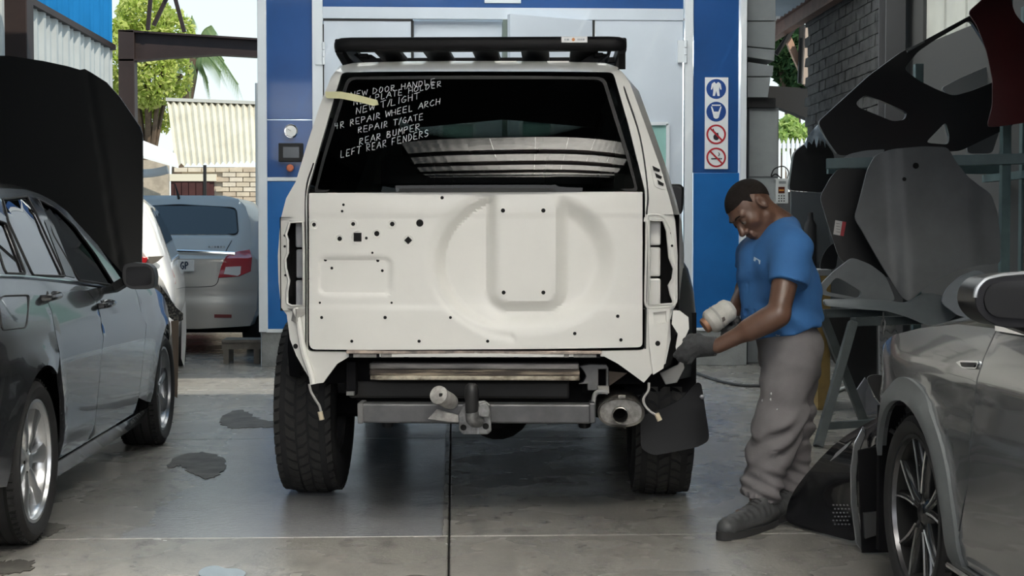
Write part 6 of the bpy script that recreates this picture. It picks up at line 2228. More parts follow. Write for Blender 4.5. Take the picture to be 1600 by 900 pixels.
# ================================================================ THE MAN
def J(px, py, Y):
    return np.array(at(px, py, Y))


M_SKIN = mat('dark_skin', (0.105, 0.055, 0.037), 0.40, vary=0.2, vscale=25, bump=0.08, bscale=180)
M_HAIR = mat('cropped_black_hair', (0.016, 0.013, 0.012), 0.9, spec=0.1, bump=0.6, bscale=260)
M_SHIRT = mat('blue_cotton', (0.026, 0.110, 0.290), 0.85, vary=0.18, vscale=7, bump=0.12, bscale=220)
M_TROUS = mat('grey_work_cotton', (0.150, 0.141, 0.146), 0.9, vary=0.25, vscale=6, bump=0.15, bscale=200)
M_GLOVE = mat('charcoal_knit_glove', (0.045, 0.047, 0.050), 0.85, bump=0.4, bscale=320, vary=0.3, vscale=40)
M_SHOE = mat('worn_grey_leather', (0.060, 0.062, 0.064), 0.55, vary=0.4, vscale=18, bump=0.15, bscale=90)
M_SOLE = mat('shoe_sole', (0.022, 0.022, 0.023), 0.8)

man = empty('person', on_floor(1185, 822), label='man in blue t-shirt and grey trousers bending over the rear corner of the white vehicle', cat='person')

# head axes: he looks down at his work, a little towards us
HC = J(1173, 326, 6.0)
hf = np.array([-0.60, -0.34, -0.72]); hf /= np.linalg.norm(hf)
hu = np.array([-0.70, 0.0, 0.70]); hu -= hf * (hu @ hf); hu /= np.linalg.norm(hu)
hs = np.cross(hf, hu)
if hs[1] > 0:
    hs = -hs                      # lateral axis towards the camera
HM = np.stack([hf, hu, hs], 1)
HSC = 1.0


def head_local(P):
    return (P - HC) @ HM / HSC


def head_world(a, b, c):
    return HC + HM @ np.array([a, b, c]) * HSC


def head_sdf(P):
    Q = head_local(P)
    Qs = Q.copy()
    Qs[:, 2] = np.abs(Qs[:, 2])
    d = ellip(Q, (-0.012, 0.028, 0), (0.100, 0.088, 0.077))
    d = smin(d, ellip(Q, (0.030, -0.035, 0), (0.060, 0.082, 0.060)), 0.03)
    d = smin(d, rcone(Qs, (-0.005, -0.062, 0.046), (0.062, -0.098, 0.012), 0.020, 0.018), 0.025)
    d = smin(d, rcone(Q, (0.068, -0.097, 0), (0.070, -0.100, 0), 0.021, 0.021), 0.02)
    d = smin(d, rcone(Qs, (0.058, -0.020, 0.040), (0.050, -0.030, 0.045), 0.026, 0.022), 0.02)
    d = smin(d, rcone(Qs, (0.084, 0.022, 0.008), (0.074, 0.024, 0.045), 0.013, 0.012), 0.016)
    # eye hollows, then the lids
    e = rcone(Qs, (0.098, 0.002, 0.030), (0.094, 0.002, 0.040), 0.014, 0.013)
    d = -smin(-d, e, 0.012)
    d = smin(d, rcone(Qs, (0.077, 0.002, 0.032), (0.077, 0.002, 0.033), 0.0145, 0.0145), 0.004)
    d = smin(d, rcone(Q, (0.088, 0.004, 0), (0.112, -0.034, 0), 0.010, 0.014), 0.012)
    d = smin(d, rcone(Qs, (0.100, -0.039, 0.014), (0.098, -0.040, 0.015), 0.0105, 0.010), 0.008)
    d = smin(d, rcone(Q, (0.090, -0.060, -0.016), (0.090, -0.060, 0.016), 0.0095, 0.0095), 0.007)
    d = smin(d, rcone(Q, (0.087, -0.0745, -0.014), (0.087, -0.0745, 0.014), 0.0105, 0.0105), 0.007)
    d = -smin(-d, rcone(Q, (0.101, -0.067, -0.022), (0.101, -0.067, 0.022), 0.003, 0.003), 0.004)
    # ears
    ear = ellip(Qs, (-0.016, -0.004, 0.080), (0.021, 0.034, 0.011))
    ear = -smin(-ear, ellip(Qs, (-0.010, 0.000, 0.093), (0.011, 0.021, 0.010)), 0.005)
    d = smin(d, ear, 0.008)
    return d * HSC


NECK0, NECK1 = head_world(-0.030, -0.060, 0), J(1218, 352, 6.02)
SH_N, EL_N, WR_N = J(1236, 392, 5.84), J(1216, 492, 5.74), J(1121, 541, 5.80)
SH_F, EL_F, WR_F = J(1180, 395, 6.20), J(1166, 452, 6.24), J(1141, 497, 6.10)
HIP = J(1230, 525, 6.03)
CH = J(1212, 415, 6.03)
HIPN, KNN, ANN = J(1233, 560, 5.94), J(1212, 668, 5.93), J(1186, 778, 5.93)
HIPF, KNF, ANF = J(1238, 560, 6.12), J(1236, 668, 6.17), J(1228, 770, 6.22)
TOEN, TOEF = on_floor(1122, 824, 0.045), on_floor(1190, 800, 0.045)


def mm(v, dx=0, dy=0, dz=0):
    return v + np.array([dx, dy, dz])


# hand bones: (points, radii) in place coordinates
def finger(pts, r0, r1):
    n = len(pts)
    return [(pts[i], pts[i + 1], r0 + (r1 - r0) * i / (n - 1), r0 + (r1 - r0) * (i + 1) / (n - 1)) for i in range(n - 1)]


YH = 5.82
handN = [(J(1116, 541, YH), J(1090, 541, YH), 0.027, 0.030), (J(1112, 546, YH + 0.01), J(1086, 549, YH + 0.02), 0.022, 0.024), (J(1110, 538, YH - 0.015), J(1087, 534, YH - 0.01), 0.022, 0.023)]
handN += finger([J(1087, 533, YH - 0.015), J(1073, 536, YH - 0.028), J(1063, 547, YH - 0.024), J(1056, 555, YH - 0.01)], 0.0115, 0.0090)
handN += finger([J(1085, 540, YH - 0.028), J(1072, 545, YH - 0.036), J(1066, 555, YH - 0.028), J(1062, 561, YH - 0.012)], 0.0118, 0.0092)
handN += finger([J(1085, 547, YH - 0.020), J(1075, 553, YH - 0.030), J(1071, 560, YH - 0.022), J(1068, 563, YH - 0.008)], 0.0112, 0.0090)
handN += finger([J(1087, 553, YH - 0.008), J(1080, 559, YH - 0.016), J(1077, 564, YH - 0.008), J(1073, 565, YH + 0.006)], 0.0100, 0.0084)
handN += finger([J(1104, 534, YH + 0.010), J(1091, 527, YH + 0.028), J(1080, 527, YH + 0.042), J(1071, 532, YH + 0.048)], 0.0135, 0.0098)
YF = 6.06
handF = [(J(1142, 500, YF + 0.03), J(1141, 520, YF + 0.03), 0.026, 0.030), (J(1148, 504, YF + 0.03), J(1148, 524, YF + 0.03), 0.022, 0.024)]
for k, (z0, dy) in enumerate(((511, 0), (519, 0.002), (527, 0.002), (534, 0.004))):
    handF += finger([J(1150, z0 + 2, YF + 0.015), J(1149, z0 + 2, YF - 0.030), J(1139, z0 + 3, YF - 0.044), J(1130, z0 + 4, YF - 0.030)], 0.0112 - 0.0006 * k, 0.0092 - 0.0004 * k)
handF += finger([J(1138, 506, YF + 0.02), J(1129, 509, YF + 0.008), J(1122, 514, YF - 0.008)], 0.0130, 0.0100)


def bones(P, hand, grow, k=0.010):
    return smin_all([rcone(P, a, b, ra + grow, rb + grow) for a, b, ra, rb in hand], k)


def torso_sdf(P, g):
    d = rcone(P, mm(CH, 0.0, -0.085, 0.015), mm(HIP, -0.005, -0.05, 0), 0.108 + g, 0.100 + g)
    d = smin(d, rcone(P, mm(CH, -0.01, 0.085, 0.015), mm(HIP, -0.005, 0.05, 0), 0.108 + g, 0.100 + g), 0.05)
    d = smin(d, rcone(P, mm(CH, 0.045, 0, 0.05), mm(HIP, 0.035, 0, 0.02), 0.095 + g, 0.085 + g), 0.05)
    d = smin(d, rcone(P, mm(CH, -0.045, 0, -0.02), mm(HIP, -0.035, 0, 0.04), 0.085 + g, 0.085 + g), 0.05)
    d = smin(d, rcone(P, J(1222, 360, 6.02), mm(SH_N, -0.01, 0.02, -0.005), 0.070 + g, 0.070 + g), 0.04)
    d = smin(d, rcone(P, J(1206, 366, 6.04), mm(SH_F, 0.01, -0.02, -0.005), 0.066 + g, 0.066 + g), 0.04)
    return d


def body_sdf(P):
    d = head_sdf(P)
    d = smin(d, rcone(P, NECK0, NECK1, 0.054, 0.064), 0.025)
    d = smin(d, torso_sdf(P, -0.012), 0.03)
    d = smin(d, smin(rcone(P, SH_N, EL_N, 0.060, 0.044), rcone(P, EL_N, mm(WR_N), 0.046, 0.029), 0.02), 0.03)
    d = smin(d, rcone(P, EL_N * 0.82 + WR_N * 0.18, EL_N * 0.55 + WR_N * 0.45, 0.046, 0.040), 0.03)
    d = smin(d, smin(rcone(P, SH_F, EL_F, 0.056, 0.042), rcone(P, EL_F, WR_F, 0.043, 0.028), 0.02), 0.03)
    d = smin(d, smin(bones(P, handN, 0.0), bones(P, handF, 0.0), 0.001), 0.012)
    for h_, k_, a_, t_ in ((HIPN, KNN, ANN, TOEN), (HIPF, KNF, ANF, TOEF)):
        leg = smin(rcone(P, h_, k_, 0.085, 0.058), rcone(P, k_, a_, 0.058, 0.040), 0.03)
        foot = rcone(P, mm(a_, 0, 0, -0.04), a_ * 0.5 + t_ * 0.5 - np.array([0, 0, 0.005]), 0.026, 0.018)
        d = smin(d, smin(leg, foot, 0.03), 0.03)
    return d


bmin = np.array([J(1050, 300, 5.7)[0], 5.62, 0.005])
bmax = np.array([J(1292, 300, 6.2)[0], 6.42, J(1170, 272, 6)[2]])
V, F = nets(body_sdf, bmin, bmax, 0.0045)
body = mk('body', V, F, M_SKIN, man, world_co=True, smooth=180, recalc=False)

# hair: close-cropped cap
def hair_sdf(P):
    Q = head_local(P)
    d = head_sdf(P) - 0.0025
    line = np.maximum(0.052 - 0.55 * np.clip(-Q[:, 0] - 0.005, 0, 0.3) - Q[:, 1] - 0.020 * (np.abs(Q[:, 2]) < 0.045) * 0 + 0.0, -1)
    hl = np.where(Q[:, 0] > 0.0, 0.058 - Q[:, 1] + 0.10 * np.clip(Q[:, 0] - 0.055, 0, 1), 0.058 - 0.95 * np.clip(-Q[:, 0], 0, 1) - Q[:, 1] + 0.0)
    temple = (np.abs(Q[:, 2]) > 0.05) * np.clip(0.018 - np.abs(Q[:, 0] - 0.012), 0, 1) * 2.0
    d = np.maximum(d, (hl - temple) * 0.7)
    ear = ellip(np.stack([Q[:, 0], Q[:, 1], np.abs(Q[:, 2])], 1), (-0.014, -0.006, 0.084), (0.028, 0.040, 0.03))
    return np.maximum(d, -ear)


V, F = nets(hair_sdf, HC - 0.16, HC + 0.16, 0.004)
mk('hair', V, F, M_HAIR, man, world_co=True, smooth=180, recalc=False, label='very short black hair')
M_EYE = mat('eye_white', (0.10, 0.085, 0.075), 0.35)
for s in (-1, 1):
    c = head_world(0.0795, -0.004, 0.032 * s)
    e = MB().lathe([(0, 0.0132), (0.005, 0.0122), (0.009, 0.0098), (0.012, 0.0055), (0.0132, 0)], c, hf, 14).build('eye', M_EYE, man, world_co=True)
    MB().lathe([(0, 0.0140), (0.004, 0.0134), (0.0058, 0.0122)], c, hf, 12).build('iris', M_HOLE, e, world_co=True)
    br = [head_world(0.094, 0.023, 0.014 * s), head_world(0.094, 0.029, 0.030 * s), head_world(0.082, 0.026, 0.048 * s)]
    MB().add(*tube(spline(br, 4), 0.0035, 6)).build('eyebrow', M_HAIR, man, world_co=True)

# t-shirt
def folds(P, amp, f1, f2, seed):
    r = np.random.default_rng(seed)
    o = np.zeros(len(P))
    for i in range(4):
        k = r.normal(size=3) * np.array([f1, f1, f2])
        o += np.sin(P @ k + r.uniform(0, 6.28) + 1.3 * np.sin(P @ (r.normal(size=3) * f1 * 0.5)))
    return amp * o / 2


def shirt_sdf(P):
    d = torso_sdf(P, 0.010)
    # loose front and lower hem
    d = smin(d, rcone(P, J(1188, 400, 6.05), J(1196, 510, 6.02), 0.078, 0.092), 0.05)
    d = smin(d, rcone(P, J(1250, 440, 6.02), J(1254, 505, 6.0), 0.075, 0.082), 0.05)
    sl = smin(rcone(P, SH_N, mm(SH_N * 0.45 + EL_N * 0.55, 0.012, 0, 0), 0.078, 0.078), rcone(P, J(1243, 385, 5.86), J(1246, 440, 5.80), 0.060, 0.050), 0.04)
    ax = (EL_N - SH_N) / np.linalg.norm(EL_N - SH_N)
    sl = np.maximum(sl, (P - (SH_N * 0.47 + EL_N * 0.53)) @ ax)
    d = smin(d, sl, 0.025)
    sf_ = rcone(P, SH_F, mm(SH_F * 0.4 + EL_F * 0.6), 0.072, 0.070)
    ax = (EL_F - SH_F) / np.linalg.norm(EL_F - SH_F)
    sf_ = np.maximum(sf_, (P - (SH_F * 0.5 + EL_F * 0.5)) @ ax)
    d = smin(d, sf_, 0.025)
    w = np.clip((P[:, 2] - 0.75) / 0.5, 0, 1)
    d = d + folds(P, 0.0065, 18, 26, 5) + 0.0065 * np.sin((P[:, 0] * 0.7 + P[:, 2]) * 58 + 2 * np.sin(P[:, 1] * 22)) * np.clip((J(1200, 440, 6)[2] - P[:, 2]) / 0.2, 0, 1)
    # hem (slanting), collar
    h0, h1 = J(1172, 532, 6.0), J(1280, 506, 6.0)
    nrm = np.array([-(h1[2] - h0[2]), 0, h1[0] - h0[0]]); nrm /= np.linalg.norm(nrm)
    d = np.maximum(d, -((P - h0) @ nrm) + 0.006 * np.sin(P[:, 0] * 40 + P[:, 1] * 30))
    nk = rcone(P, NECK0 + (NECK0 - NECK1) * 1.0, mm(NECK1, 0.004, 0, -0.012), 0.085, 0.067)
    d = np.maximum(d, -nk)
    return d


V, F = nets(shirt_sdf, (bmin[0] + 0.15, bmin[1], J(1200, 545, 6)[2]), (bmax[0] + 0.02, bmax[1], J(1200, 310, 6)[2]), 0.0055)
shirt = mk('t_shirt', V, F, M_SHIRT, man, world_co=True, smooth=180, recalc=False, label='blue short-sleeved cotton t-shirt')
def collar_pts():
    out = []
    ax = (NECK0 - NECK1) / np.linalg.norm(NECK0 - NECK1)
    u = np.cross(ax, [0, 1, 0]); u /= np.linalg.norm(u)
    v = np.cross(ax, u)
    for k in range(24):
        t = 2 * math.pi * k / 24
        dirn = u * math.cos(t) + v * math.sin(t)
        p = NECK1 - ax * 0.005 + dirn * 0.070
        for _ in range(6):                      # settle on the cloth
            q = p[None] + ax[None] * np.linspace(-0.06, 0.06, 25)[:, None]
            p = q[np.argmin(np.abs(shirt_sdf(q)))]
        out.append(p)
    return out
M_PRINT = mat('pale_print', (0.45, 0.55, 0.66), 0.7)
M_TAG = mat('hem_tag', (0.45, 0.36, 0.25), 0.7)
def on_cloth(px, py, f, y0=5.6, y1=6.2):
    q = np.array([J(px, py, y) for y in np.linspace(y0, y1, 240)])
    i = np.argmax(f(q) < 0)
    return q[i]
lg = [on_cloth(x, y, shirt_sdf) for x, y in ((1178, 401), (1188, 407), (1187, 413), (1177, 407))]
MB().prism([p + np.array([0, -0.004, 0]) for p in lg], (0, 0.004, 0)).build('chest_print', M_PRINT, shirt, world_co=True, smooth=0)
lg = [on_cloth(x, y, shirt_sdf) for x, y in ((1215, 514), (1220, 513), (1218, 525), (1212, 524))]
MB().prism([p + np.array([0, -0.003, 0]) for p in lg], (0, 0.004, 0)).build('hem_tag', M_TAG, shirt, world_co=True, smooth=0)

# trousers
def trousers_sdf(P):
    d = rcone(P, mm(HIP, -0.008, -0.045, 0.03), mm(HIP, 0.0, -0.05, -0.07), 0.112, 0.116)
    d = smin(d, rcone(P, mm(HIP, -0.008, 0.05, 0.03), mm(HIP, 0.0, 0.05, -0.07), 0.112, 0.112), 0.05)
    d = smin(d, rcone(P, J(1252, 540, 6.02), J(1248, 580, 6.02), 0.085, 0.08), 0.05)
    for h_, k_, a_ in ((HIPN, KNN, ANN), (HIPF, KNF, ANF)):
        leg = smin(rcone(P, mm(h_, 0, 0, -0.02), k_, 0.112, 0.088), rcone(P, k_, mm(a_, 0.002, 0, 0.02), 0.088, 0.076), 0.04)
        d = smin(d, leg, 0.02)
    # hanging cloth behind the near knee, cuff falling over the shoe
    d = smin(d, rcone(P, J(1232, 640, 5.95), J(1212, 720, 5.95), 0.075, 0.066), 0.04)
    d = smin(d, rcone(P, J(1195, 735, 5.93), J(1184, 782, 5.93), 0.070, 0.070), 0.03)
    d = smin(d, rcone(P, J(1240, 735, 6.19), J(1232, 775, 6.20), 0.070, 0.070), 0.03)
    z = P[:, 2]
    lowm = np.clip((0.72 - z) / 0.25, 0, 1)
    d = d + folds(P, 0.0075, 14, 24, 9) * (0.4 + 0.6 * lowm)
    d = d + 0.0085 * np.sin((z - 0.55 * P[:, 0]) * 75 + 2.4 * np.sin(P[:, 1] * 17 + z * 9)) * np.clip((0.66 - z) / 0.12, 0, 1) * (0.5 + 0.5 * np.sin(z * 19 + 1.0))
    d = d + 0.006 * np.sin((z + 0.5 * P[:, 0]) * 120 + np.sin(P[:, 1] * 20)) * np.clip((0.27 - z) / 0.1, 0, 1)
    d = np.maximum(d, z - J(1230, 500, 6.0)[2])
    cut = np.where(P[:, 1] < 6.06, 0.112 + 0.25 * (P[:, 0] - ANN[0]) * -1.0, 0.10)
    return np.maximum(d, cut - z)


V, F = nets(trousers_sdf, (bmin[0] + 0.2, 5.72, 0.05), (bmax[0] + 0.02, 6.42, J(1230, 492, 6)[2]), 0.0055)
tro = mk('trousers', V, F, M_TROUS, man, world_co=True, smooth=180, recalc=False, label='baggy grey cotton work trousers')
for k, (px, py) in enumerate(((1206, 615), (1205, 624), (1192, 626), (1215, 640))):
    p = on_cloth(px, py, trousers_sdf)
    MB().lathe([(0, -0.0015), (0.004 + 0.002 * (k == 1), -0.001), (0.006, 0.002)], p, (0, 1, 0), 9).build('paint_spot', mat('paint_spot_white', (0.5, 0.5, 0.5), 0.7), tro, world_co=True)

# shoes
for nm, an, toe in (('near', ANN, TOEN), ('far', ANF, TOEF)):
    heel = np.array([an[0] + 0.045, an[1] + 0.005, 0.045])
    toe = np.array([toe[0] + 0.03, toe[1], 0.04])
    dr = toe - heel; dr[2] = 0; dr /= np.linalg.norm(dr)
    def shoe_sdf(P, heel=heel, toe=toe, an=an, dr=dr):
        d = rcone(P, heel + [0, 0, 0.008], heel + dr * 0.13 + [0, 0, 0.012], 0.040, 0.046)
        d = smin(d, rcone(P, heel + dr * 0.10 + [0, 0, 0.014], toe - dr * 0.012, 0.048, 0.042), 0.03)
        d = smin(d, rcone(P, heel + dr * 0.035 + [0, 0, 0.03], np.array([an[0] + 0.012, an[1], 0.125]), 0.042, 0.046), 0.03)
        d = smin(d, rcone(P, heel + dr * 0.10 + [0, 0, 0.045], heel + dr * 0.05 + [0, 0, 0.085], 0.030, 0.036), 0.02)
        d = d + 0.0016 * np.sin(P @ (dr * 160)) * np.clip((P[:, 2] - 0.05) / 0.03, 0, 1)
        return np.maximum(np.maximum(d, 0.022 - P[:, 2]), P[:, 2] - 0.15)
    c = (heel + toe) / 2
    V, F = nets(shoe_sdf, c - [0.25, 0.17, 0.06], c + [0.25, 0.17, 0.12], 0.004)
    sh = mk('shoe', V, F, M_SHOE, man, world_co=True, smooth=60, recalc=False, label='worn grey leather safety shoe' if nm == 'near' else 'rear shoe half hidden by trouser cuff')
    lat = np.array([-dr[1], dr[0], 0])
    out = []
    for t in np.linspace(0, 2 * math.pi, 40, endpoint=False):
        L_ = np.linalg.norm(toe - heel)
        u = math.cos(t)
        wv = 0.050 + 0.004 * (u > 0)
        out.append(c + dr * (u * (L_ / 2 + 0.047)) + lat * (math.copysign(abs(math.sin(t)) ** 0.75, math.sin(t)) * wv))
    lo_ = [(p[0], p[1], 0.001) for p in out]
    hi_ = [(p[0], p[1], 0.024 + 0.006 * max(0, (p - c) @ dr / 0.15)) for p in out]
    mk('sole', *loft([lo_, hi_], closed=True, cap=True), M_SOLE, sh, world_co=True, smooth=40)
    for k in range(4):
        p = heel + dr * (0.085 + 0.022 * k)
        z_ = 0.118 - 0.014 * k
        q = np.array([[p[0], p[1], zz] for zz in np.linspace(0.16, 0.05, 90)])
        z_ = q[np.argmax(shoe_sdf(q) < 0)][2] if (shoe_sdf(q) < 0).any() else z_
        MB().tube([p * [1, 1, 0] + lat * 0.022 + [0, 0, z_ - 0.006], p * [1, 1, 0] + [0, 0, z_ + 0.003], p * [1, 1, 0] - lat * 0.022 + [0, 0, z_ - 0.006]], 0.0035, 6).build('lace', M_SOLE, sh, world_co=True)

# gloves
def glove_n(P):
    d = bones(P, handN, 0.0025)
    d = smin(d, rcone(P, J(1124, 541, YH), J(1104, 541, YH), 0.034, 0.033), 0.02)
    a = J(1126, 541, YH); b = J(1080, 541, YH); ax = (a - b) / np.linalg.norm(a - b)
    d = d + 0.0008 * np.sin(P @ ax * 700) * (((P - J(1112, 541, YH)) @ ax) > 0)
    return np.maximum(d, (P - J(1119, 541, YH)) @ ax)


V, F = nets(glove_n, J(1090, 541, YH) - [0.13, 0.09, 0.09], J(1090, 541, YH) + [0.12, 0.11, 0.09], 0.003)
mk('glove', V, F, M_GLOVE, man, world_co=True, smooth=180, recalc=False, label='charcoal knit glove on hand holding the fender edge')


def glove_f(P):
    d = bones(P, handF, 0.0025)
    a = J(1141, 490, YF); b = J(1143, 530, YF); ax = (a - b) / np.linalg.norm(a - b)
    d = smin(d, rcone(P, J(1142, 492, YF + 0.03), J(1142, 508, YF + 0.03), 0.032, 0.032), 0.02)
    return np.maximum(d, (P - J(1142, 494, YF + 0.03)) @ ax)


V, F = nets(glove_f, J(1140, 518, YF) - [0.12, 0.12, 0.10], J(1140, 518, YF) + [0.10, 0.13, 0.10], 0.003)
mk('glove', V, F, M_GLOVE, man, world_co=True, smooth=180, recalc=False, label='dark glove gripping the wrapped tool')

# ---------------------------------------------------------------- hand tool wrapped in white tape
tool = empty('air_sander', J(1122, 500, 6.0), label='white tape wrapped air sander held in the right hand of the man', cat='power tool')
a, b = J(1106, 506, 5.99), J(1142, 481, 6.0)
ax = Vector(b - a).normalized()
L_ = (Vector(b) - Vector(a)).length
M_WRAP = mat('white_wrap', (0.52, 0.51, 0.47), 0.8, vary=0.2, vscale=20, bump=0.3, bscale=50)
prof = [(0, -0.004), (0.030, -0.004), (0.044, 0.004)]
for k in range(7):
    t = k / 6
    rr_ = 0.050 - 0.004 * t + (0.0025 if k % 2 else 0)
    prof.append((rr_, 0.012 + t * (L_ - 0.02)))
prof += [(0.040, L_ - 0.002), (0.026, L_ + 0.010), (0, L_ + 0.012)]
MB().lathe(prof, a, ax, 26).build('wrapped_body', M_WRAP, tool, world_co=True, smooth=30)
MB().lathe([(0, -0.022), (0.030, -0.020), (0.034, -0.012), (0.032, 0.0)], a, ax, 24).build('copper_collar', mat('copper_face', (0.30, 0.16, 0.10), 0.45, metal=0.4), tool, world_co=True)
MB().lathe([(0.0505, 0.0), (0.0525, 0.004), (0.0505, 0.010)], Vector(a) + ax * (L_ * 0.35), ax, 26).build('tape_edge', mat('tape_edge_grey', (0.36, 0.35, 0.33), 0.8), tool, world_co=True)
h0, h1 = J(1136, 492, 6.03), J(1140, 540, 6.06)
MB().tube(spline([h0, J(1139, 515, 6.055), h1], 4), [0.022, 0.020, 0.019, 0.018, 0.018, 0.018, 0.018, 0.018, 0.019], 14).build('handle', M_PLAST, tool, world_co=True)
q = [J(1126, 497, 5.945), J(1132, 494, 5.945), J(1134, 500, 5.945), J(1129, 504, 5.945)]
MB().prism(q, (0, 0.02, 0)).build('trigger_lever', mat('lever_brown', (0.06, 0.045, 0.04), 0.5), tool, world_co=True, smooth=0, bevel=0.003)

# ================================================================ SILVER HATCHBACK, right foreground (front bumper off)
M_SILVER = mat('silver_metallic', (0.24, 0.25, 0.258), 0.26, metal=0.65, coat=1.0)
M_PRIMER = mat('grey_primer', (0.12, 0.13, 0.135), 0.6, vary=0.15, vscale=5)
M_TRIMB = mat('gloss_black_mirror_trim', (0.012, 0.012, 0.014), 0.35, spec=0.15)
hb = empty('hatchback', (1.430, 4.54, 0.0), 0.0, label='silver hatchback at the right edge with front bumper removed and black alloy wheel', cat='car')
hbf = Frame(hb)
HCW = 1.75


def hx(y, z):
    x = interp(z, [0.14, 0.22, 0.30, 0.42, 0.55, 0.66, 0.70, 0.74, 0.80, 0.86, 0.94, 1.0], [0.07, 0.035, 0.012, 0.0, -0.004, -0.010, 0.002, -0.006, -0.004, 0.012, 0.05, 0.10])
    if y > 0.15:
        x += 0.26 * ((y - 0.15) / 0.75) ** 2
    d = math.hypot(y, z - 0.315)
    if z > 0.25:
        x -= 0.016 * math.exp(-((d - 0.37) / 0.04) ** 2)
    return x


HS = lambda pts, f=hx: hbf.side(pts, f)


def hpanel(name, m, outline, f=hx, holes=(), step=0.05, thick=0.02, parent=None, both=True, smooth=35, **kw):
    o = mk(name, *sheet(outline, holes, step, lambda a, b: (f(a, b), a, b), (thick, 0, 0)), m, parent or hb, smooth=smooth, **kw)
    if both:
        mk(name, *sheet(outline, holes, step, lambda a, b: (HCW - f(a, b), a, b), (-thick, 0, 0)), m, parent or hb, smooth=smooth)
    return o


def warch(r, a0, a1, n=24):
    return [(r * math.cos(R_(a)), 0.315 + r * math.sin(R_(a))) for a in np.linspace(a0, a1, n)]


gap = HS([(1553, 524), (1537, 560), (1527, 592), (1515, 680), (1512, 760), (1510, 856)])
fen_top = HS([(1398, 588), (1414, 558), (1447, 538), (1475, 528)])
fe = [(gap[0][0] + 0.004, 0.93)] + [(p[0] + 0.004, p[1]) for p in gap[1:5]] + [(-0.36, 0.24)]
fe += warch(0.355, 195, 28, 30)
fe += [(0.46, 0.52), (0.60, 0.60), (0.66, 0.68), (0.62, 0.735)] + [(0.45, 0.80), (0.25, 0.855), (0.0, 0.895), (-0.3, 0.925)]
fen = hpanel('front_fender', M_SILVER, fe, step=0.04)
lip = warch(0.352, 196, 22, 30) + warch(0.425, 25, 196, 30)
hpanel('arch_lip', M_PRIMER, lip, lambda y, z: hx(y, z) - 0.011, step=0.03, thick=0.016, label='matt grey primed wheel arch lip')
dp = [(p[0] - 0.004, p[1]) for p in gap]
do = [(dp[0][0], 0.93)] + dp[1:5] + [(-0.375, 0.245), (-1.45, 0.245), (-1.55, 0.5), (-1.5, 0.94), (-1.0, 0.942)]
dor = hpanel('front_door', M_SILVER, do, step=0.05)
rq = [(-1.56, 0.5), (-1.46, 0.245), (-1.9, 0.24)] + [(-2.55 + 0.36 * math.cos(R_(a)), 0.315 + 0.36 * math.sin(R_(a))) for a in np.linspace(-10, 190, 20)] + [(-3.2, 0.3), (-3.3, 0.7), (-3.2, 0.97), (-2.4, 0.95), (-1.51, 0.94)]
hpanel('rear_quarter', M_SILVER, rq, lambda y, z: hx(y, z) + (0.12 * ((-2.5 - y) / 0.8) ** 2 if y < -2.5 else 0), step=0.08)
hpanel('sill', M_PRIMER, [(-0.35, 0.13), (-0.36, 0.238), (-2.2, 0.238), (-2.2, 0.13)], lambda y, z: hx(y, z) - 0.012, step=0.08)
sc_ = HS([(1508, 863), (1600, 902)])
MB().tube([(hx(*sc_[0]) - 0.02, -0.37, 0.233), (hx(*sc_[0]) - 0.02, -1.3, 0.233)], 0.008, 6).build('sill_edge', M_CHROME, hb)
# belt trim, side marker, door crease
b0, b1 = HS([(1557, 523), (1600, 523)])
MB().bar((hx(-0.8, 0.93) - 0.006, b0[0], 0.935), (hx(-1.2, 0.93) - 0.006, -1.4, 0.938), 0.012, 0.018).build('chrome_belt_strip', M_CHROME, dor, smooth=0)
mq = rounded(HS([(1497, 566), (1505, 563), (1533, 564), (1529, 576), (1507, 575)]), 0.008, 3)
mk('marker_bezel', *sheet(mq, (), 0.03, lambda a, b: (hx(a, b) - 0.007, a, b), (0.012, 0, 0)), M_CHROME, fen)
mq2 = rounded(HS([(1505, 566), (1530, 566.5), (1527, 573.5), (1508, 573)]), 0.006, 3)
mk('marker_lens', *sheet(mq2, (), 0.03, lambda a, b: (hx(a, b) - 0.010, a, b), (0.006, 0, 0)), M_TRIMB, fen)
cr = HS([(1502, 585), (1530, 592), (1560, 594), (1600, 597)])
# bonnet, scuttle, windscreen, roof (out of the frame behind the mirror, but standing there)
hsec_ = []
for y, x0, z0, zc in ((0.68, 0.16, 0.70, 0.76), (0.55, 0.10, 0.765, 0.85), (0.30, 0.06, 0.85, 0.93), (0.0, 0.045, 0.897, 0.975), (-0.3, 0.045, 0.93, 1.01), (-0.62, 0.05, 0.965, 1.04)):
    row = []
    for t in np.linspace(0, 1, 13):
        e = math.sin(t * math.pi) ** 0.6
        row.append((x0 + (HCW - 2 * x0) * t, y + (0.10 * math.sin(t * math.pi) if y > 0.2 else 0.05 * math.sin(t * math.pi)), z0 + (zc - z0) * e))
    hsec_.append(row)
mk('bonnet', *loft(hsec_), M_SILVER, hb, smooth=40)
mk('scuttle', *MB().box((0.10, -0.85, 0.92), (HCW - 0.10, -0.60, 0.965)).__dict__.values(), M_PLAST, hb, smooth=0, bevel=0.01)
wsr = [[(0.10, -0.72, 0.97), (0.3, -0.66, 1.0), (HCW / 2, -0.60, 1.02), (HCW - 0.3, -0.66, 1.0), (HCW - 0.10, -0.72, 0.97)], [(0.26, -1.45, 1.40), (0.45, -1.42, 1.42), (HCW / 2, -1.38, 1.44), (HCW - 0.45, -1.42, 1.42), (HCW - 0.26, -1.45, 1.40)]]
mk('windscreen', *loft(wsr), M_GLASSD, hb, smooth=60)
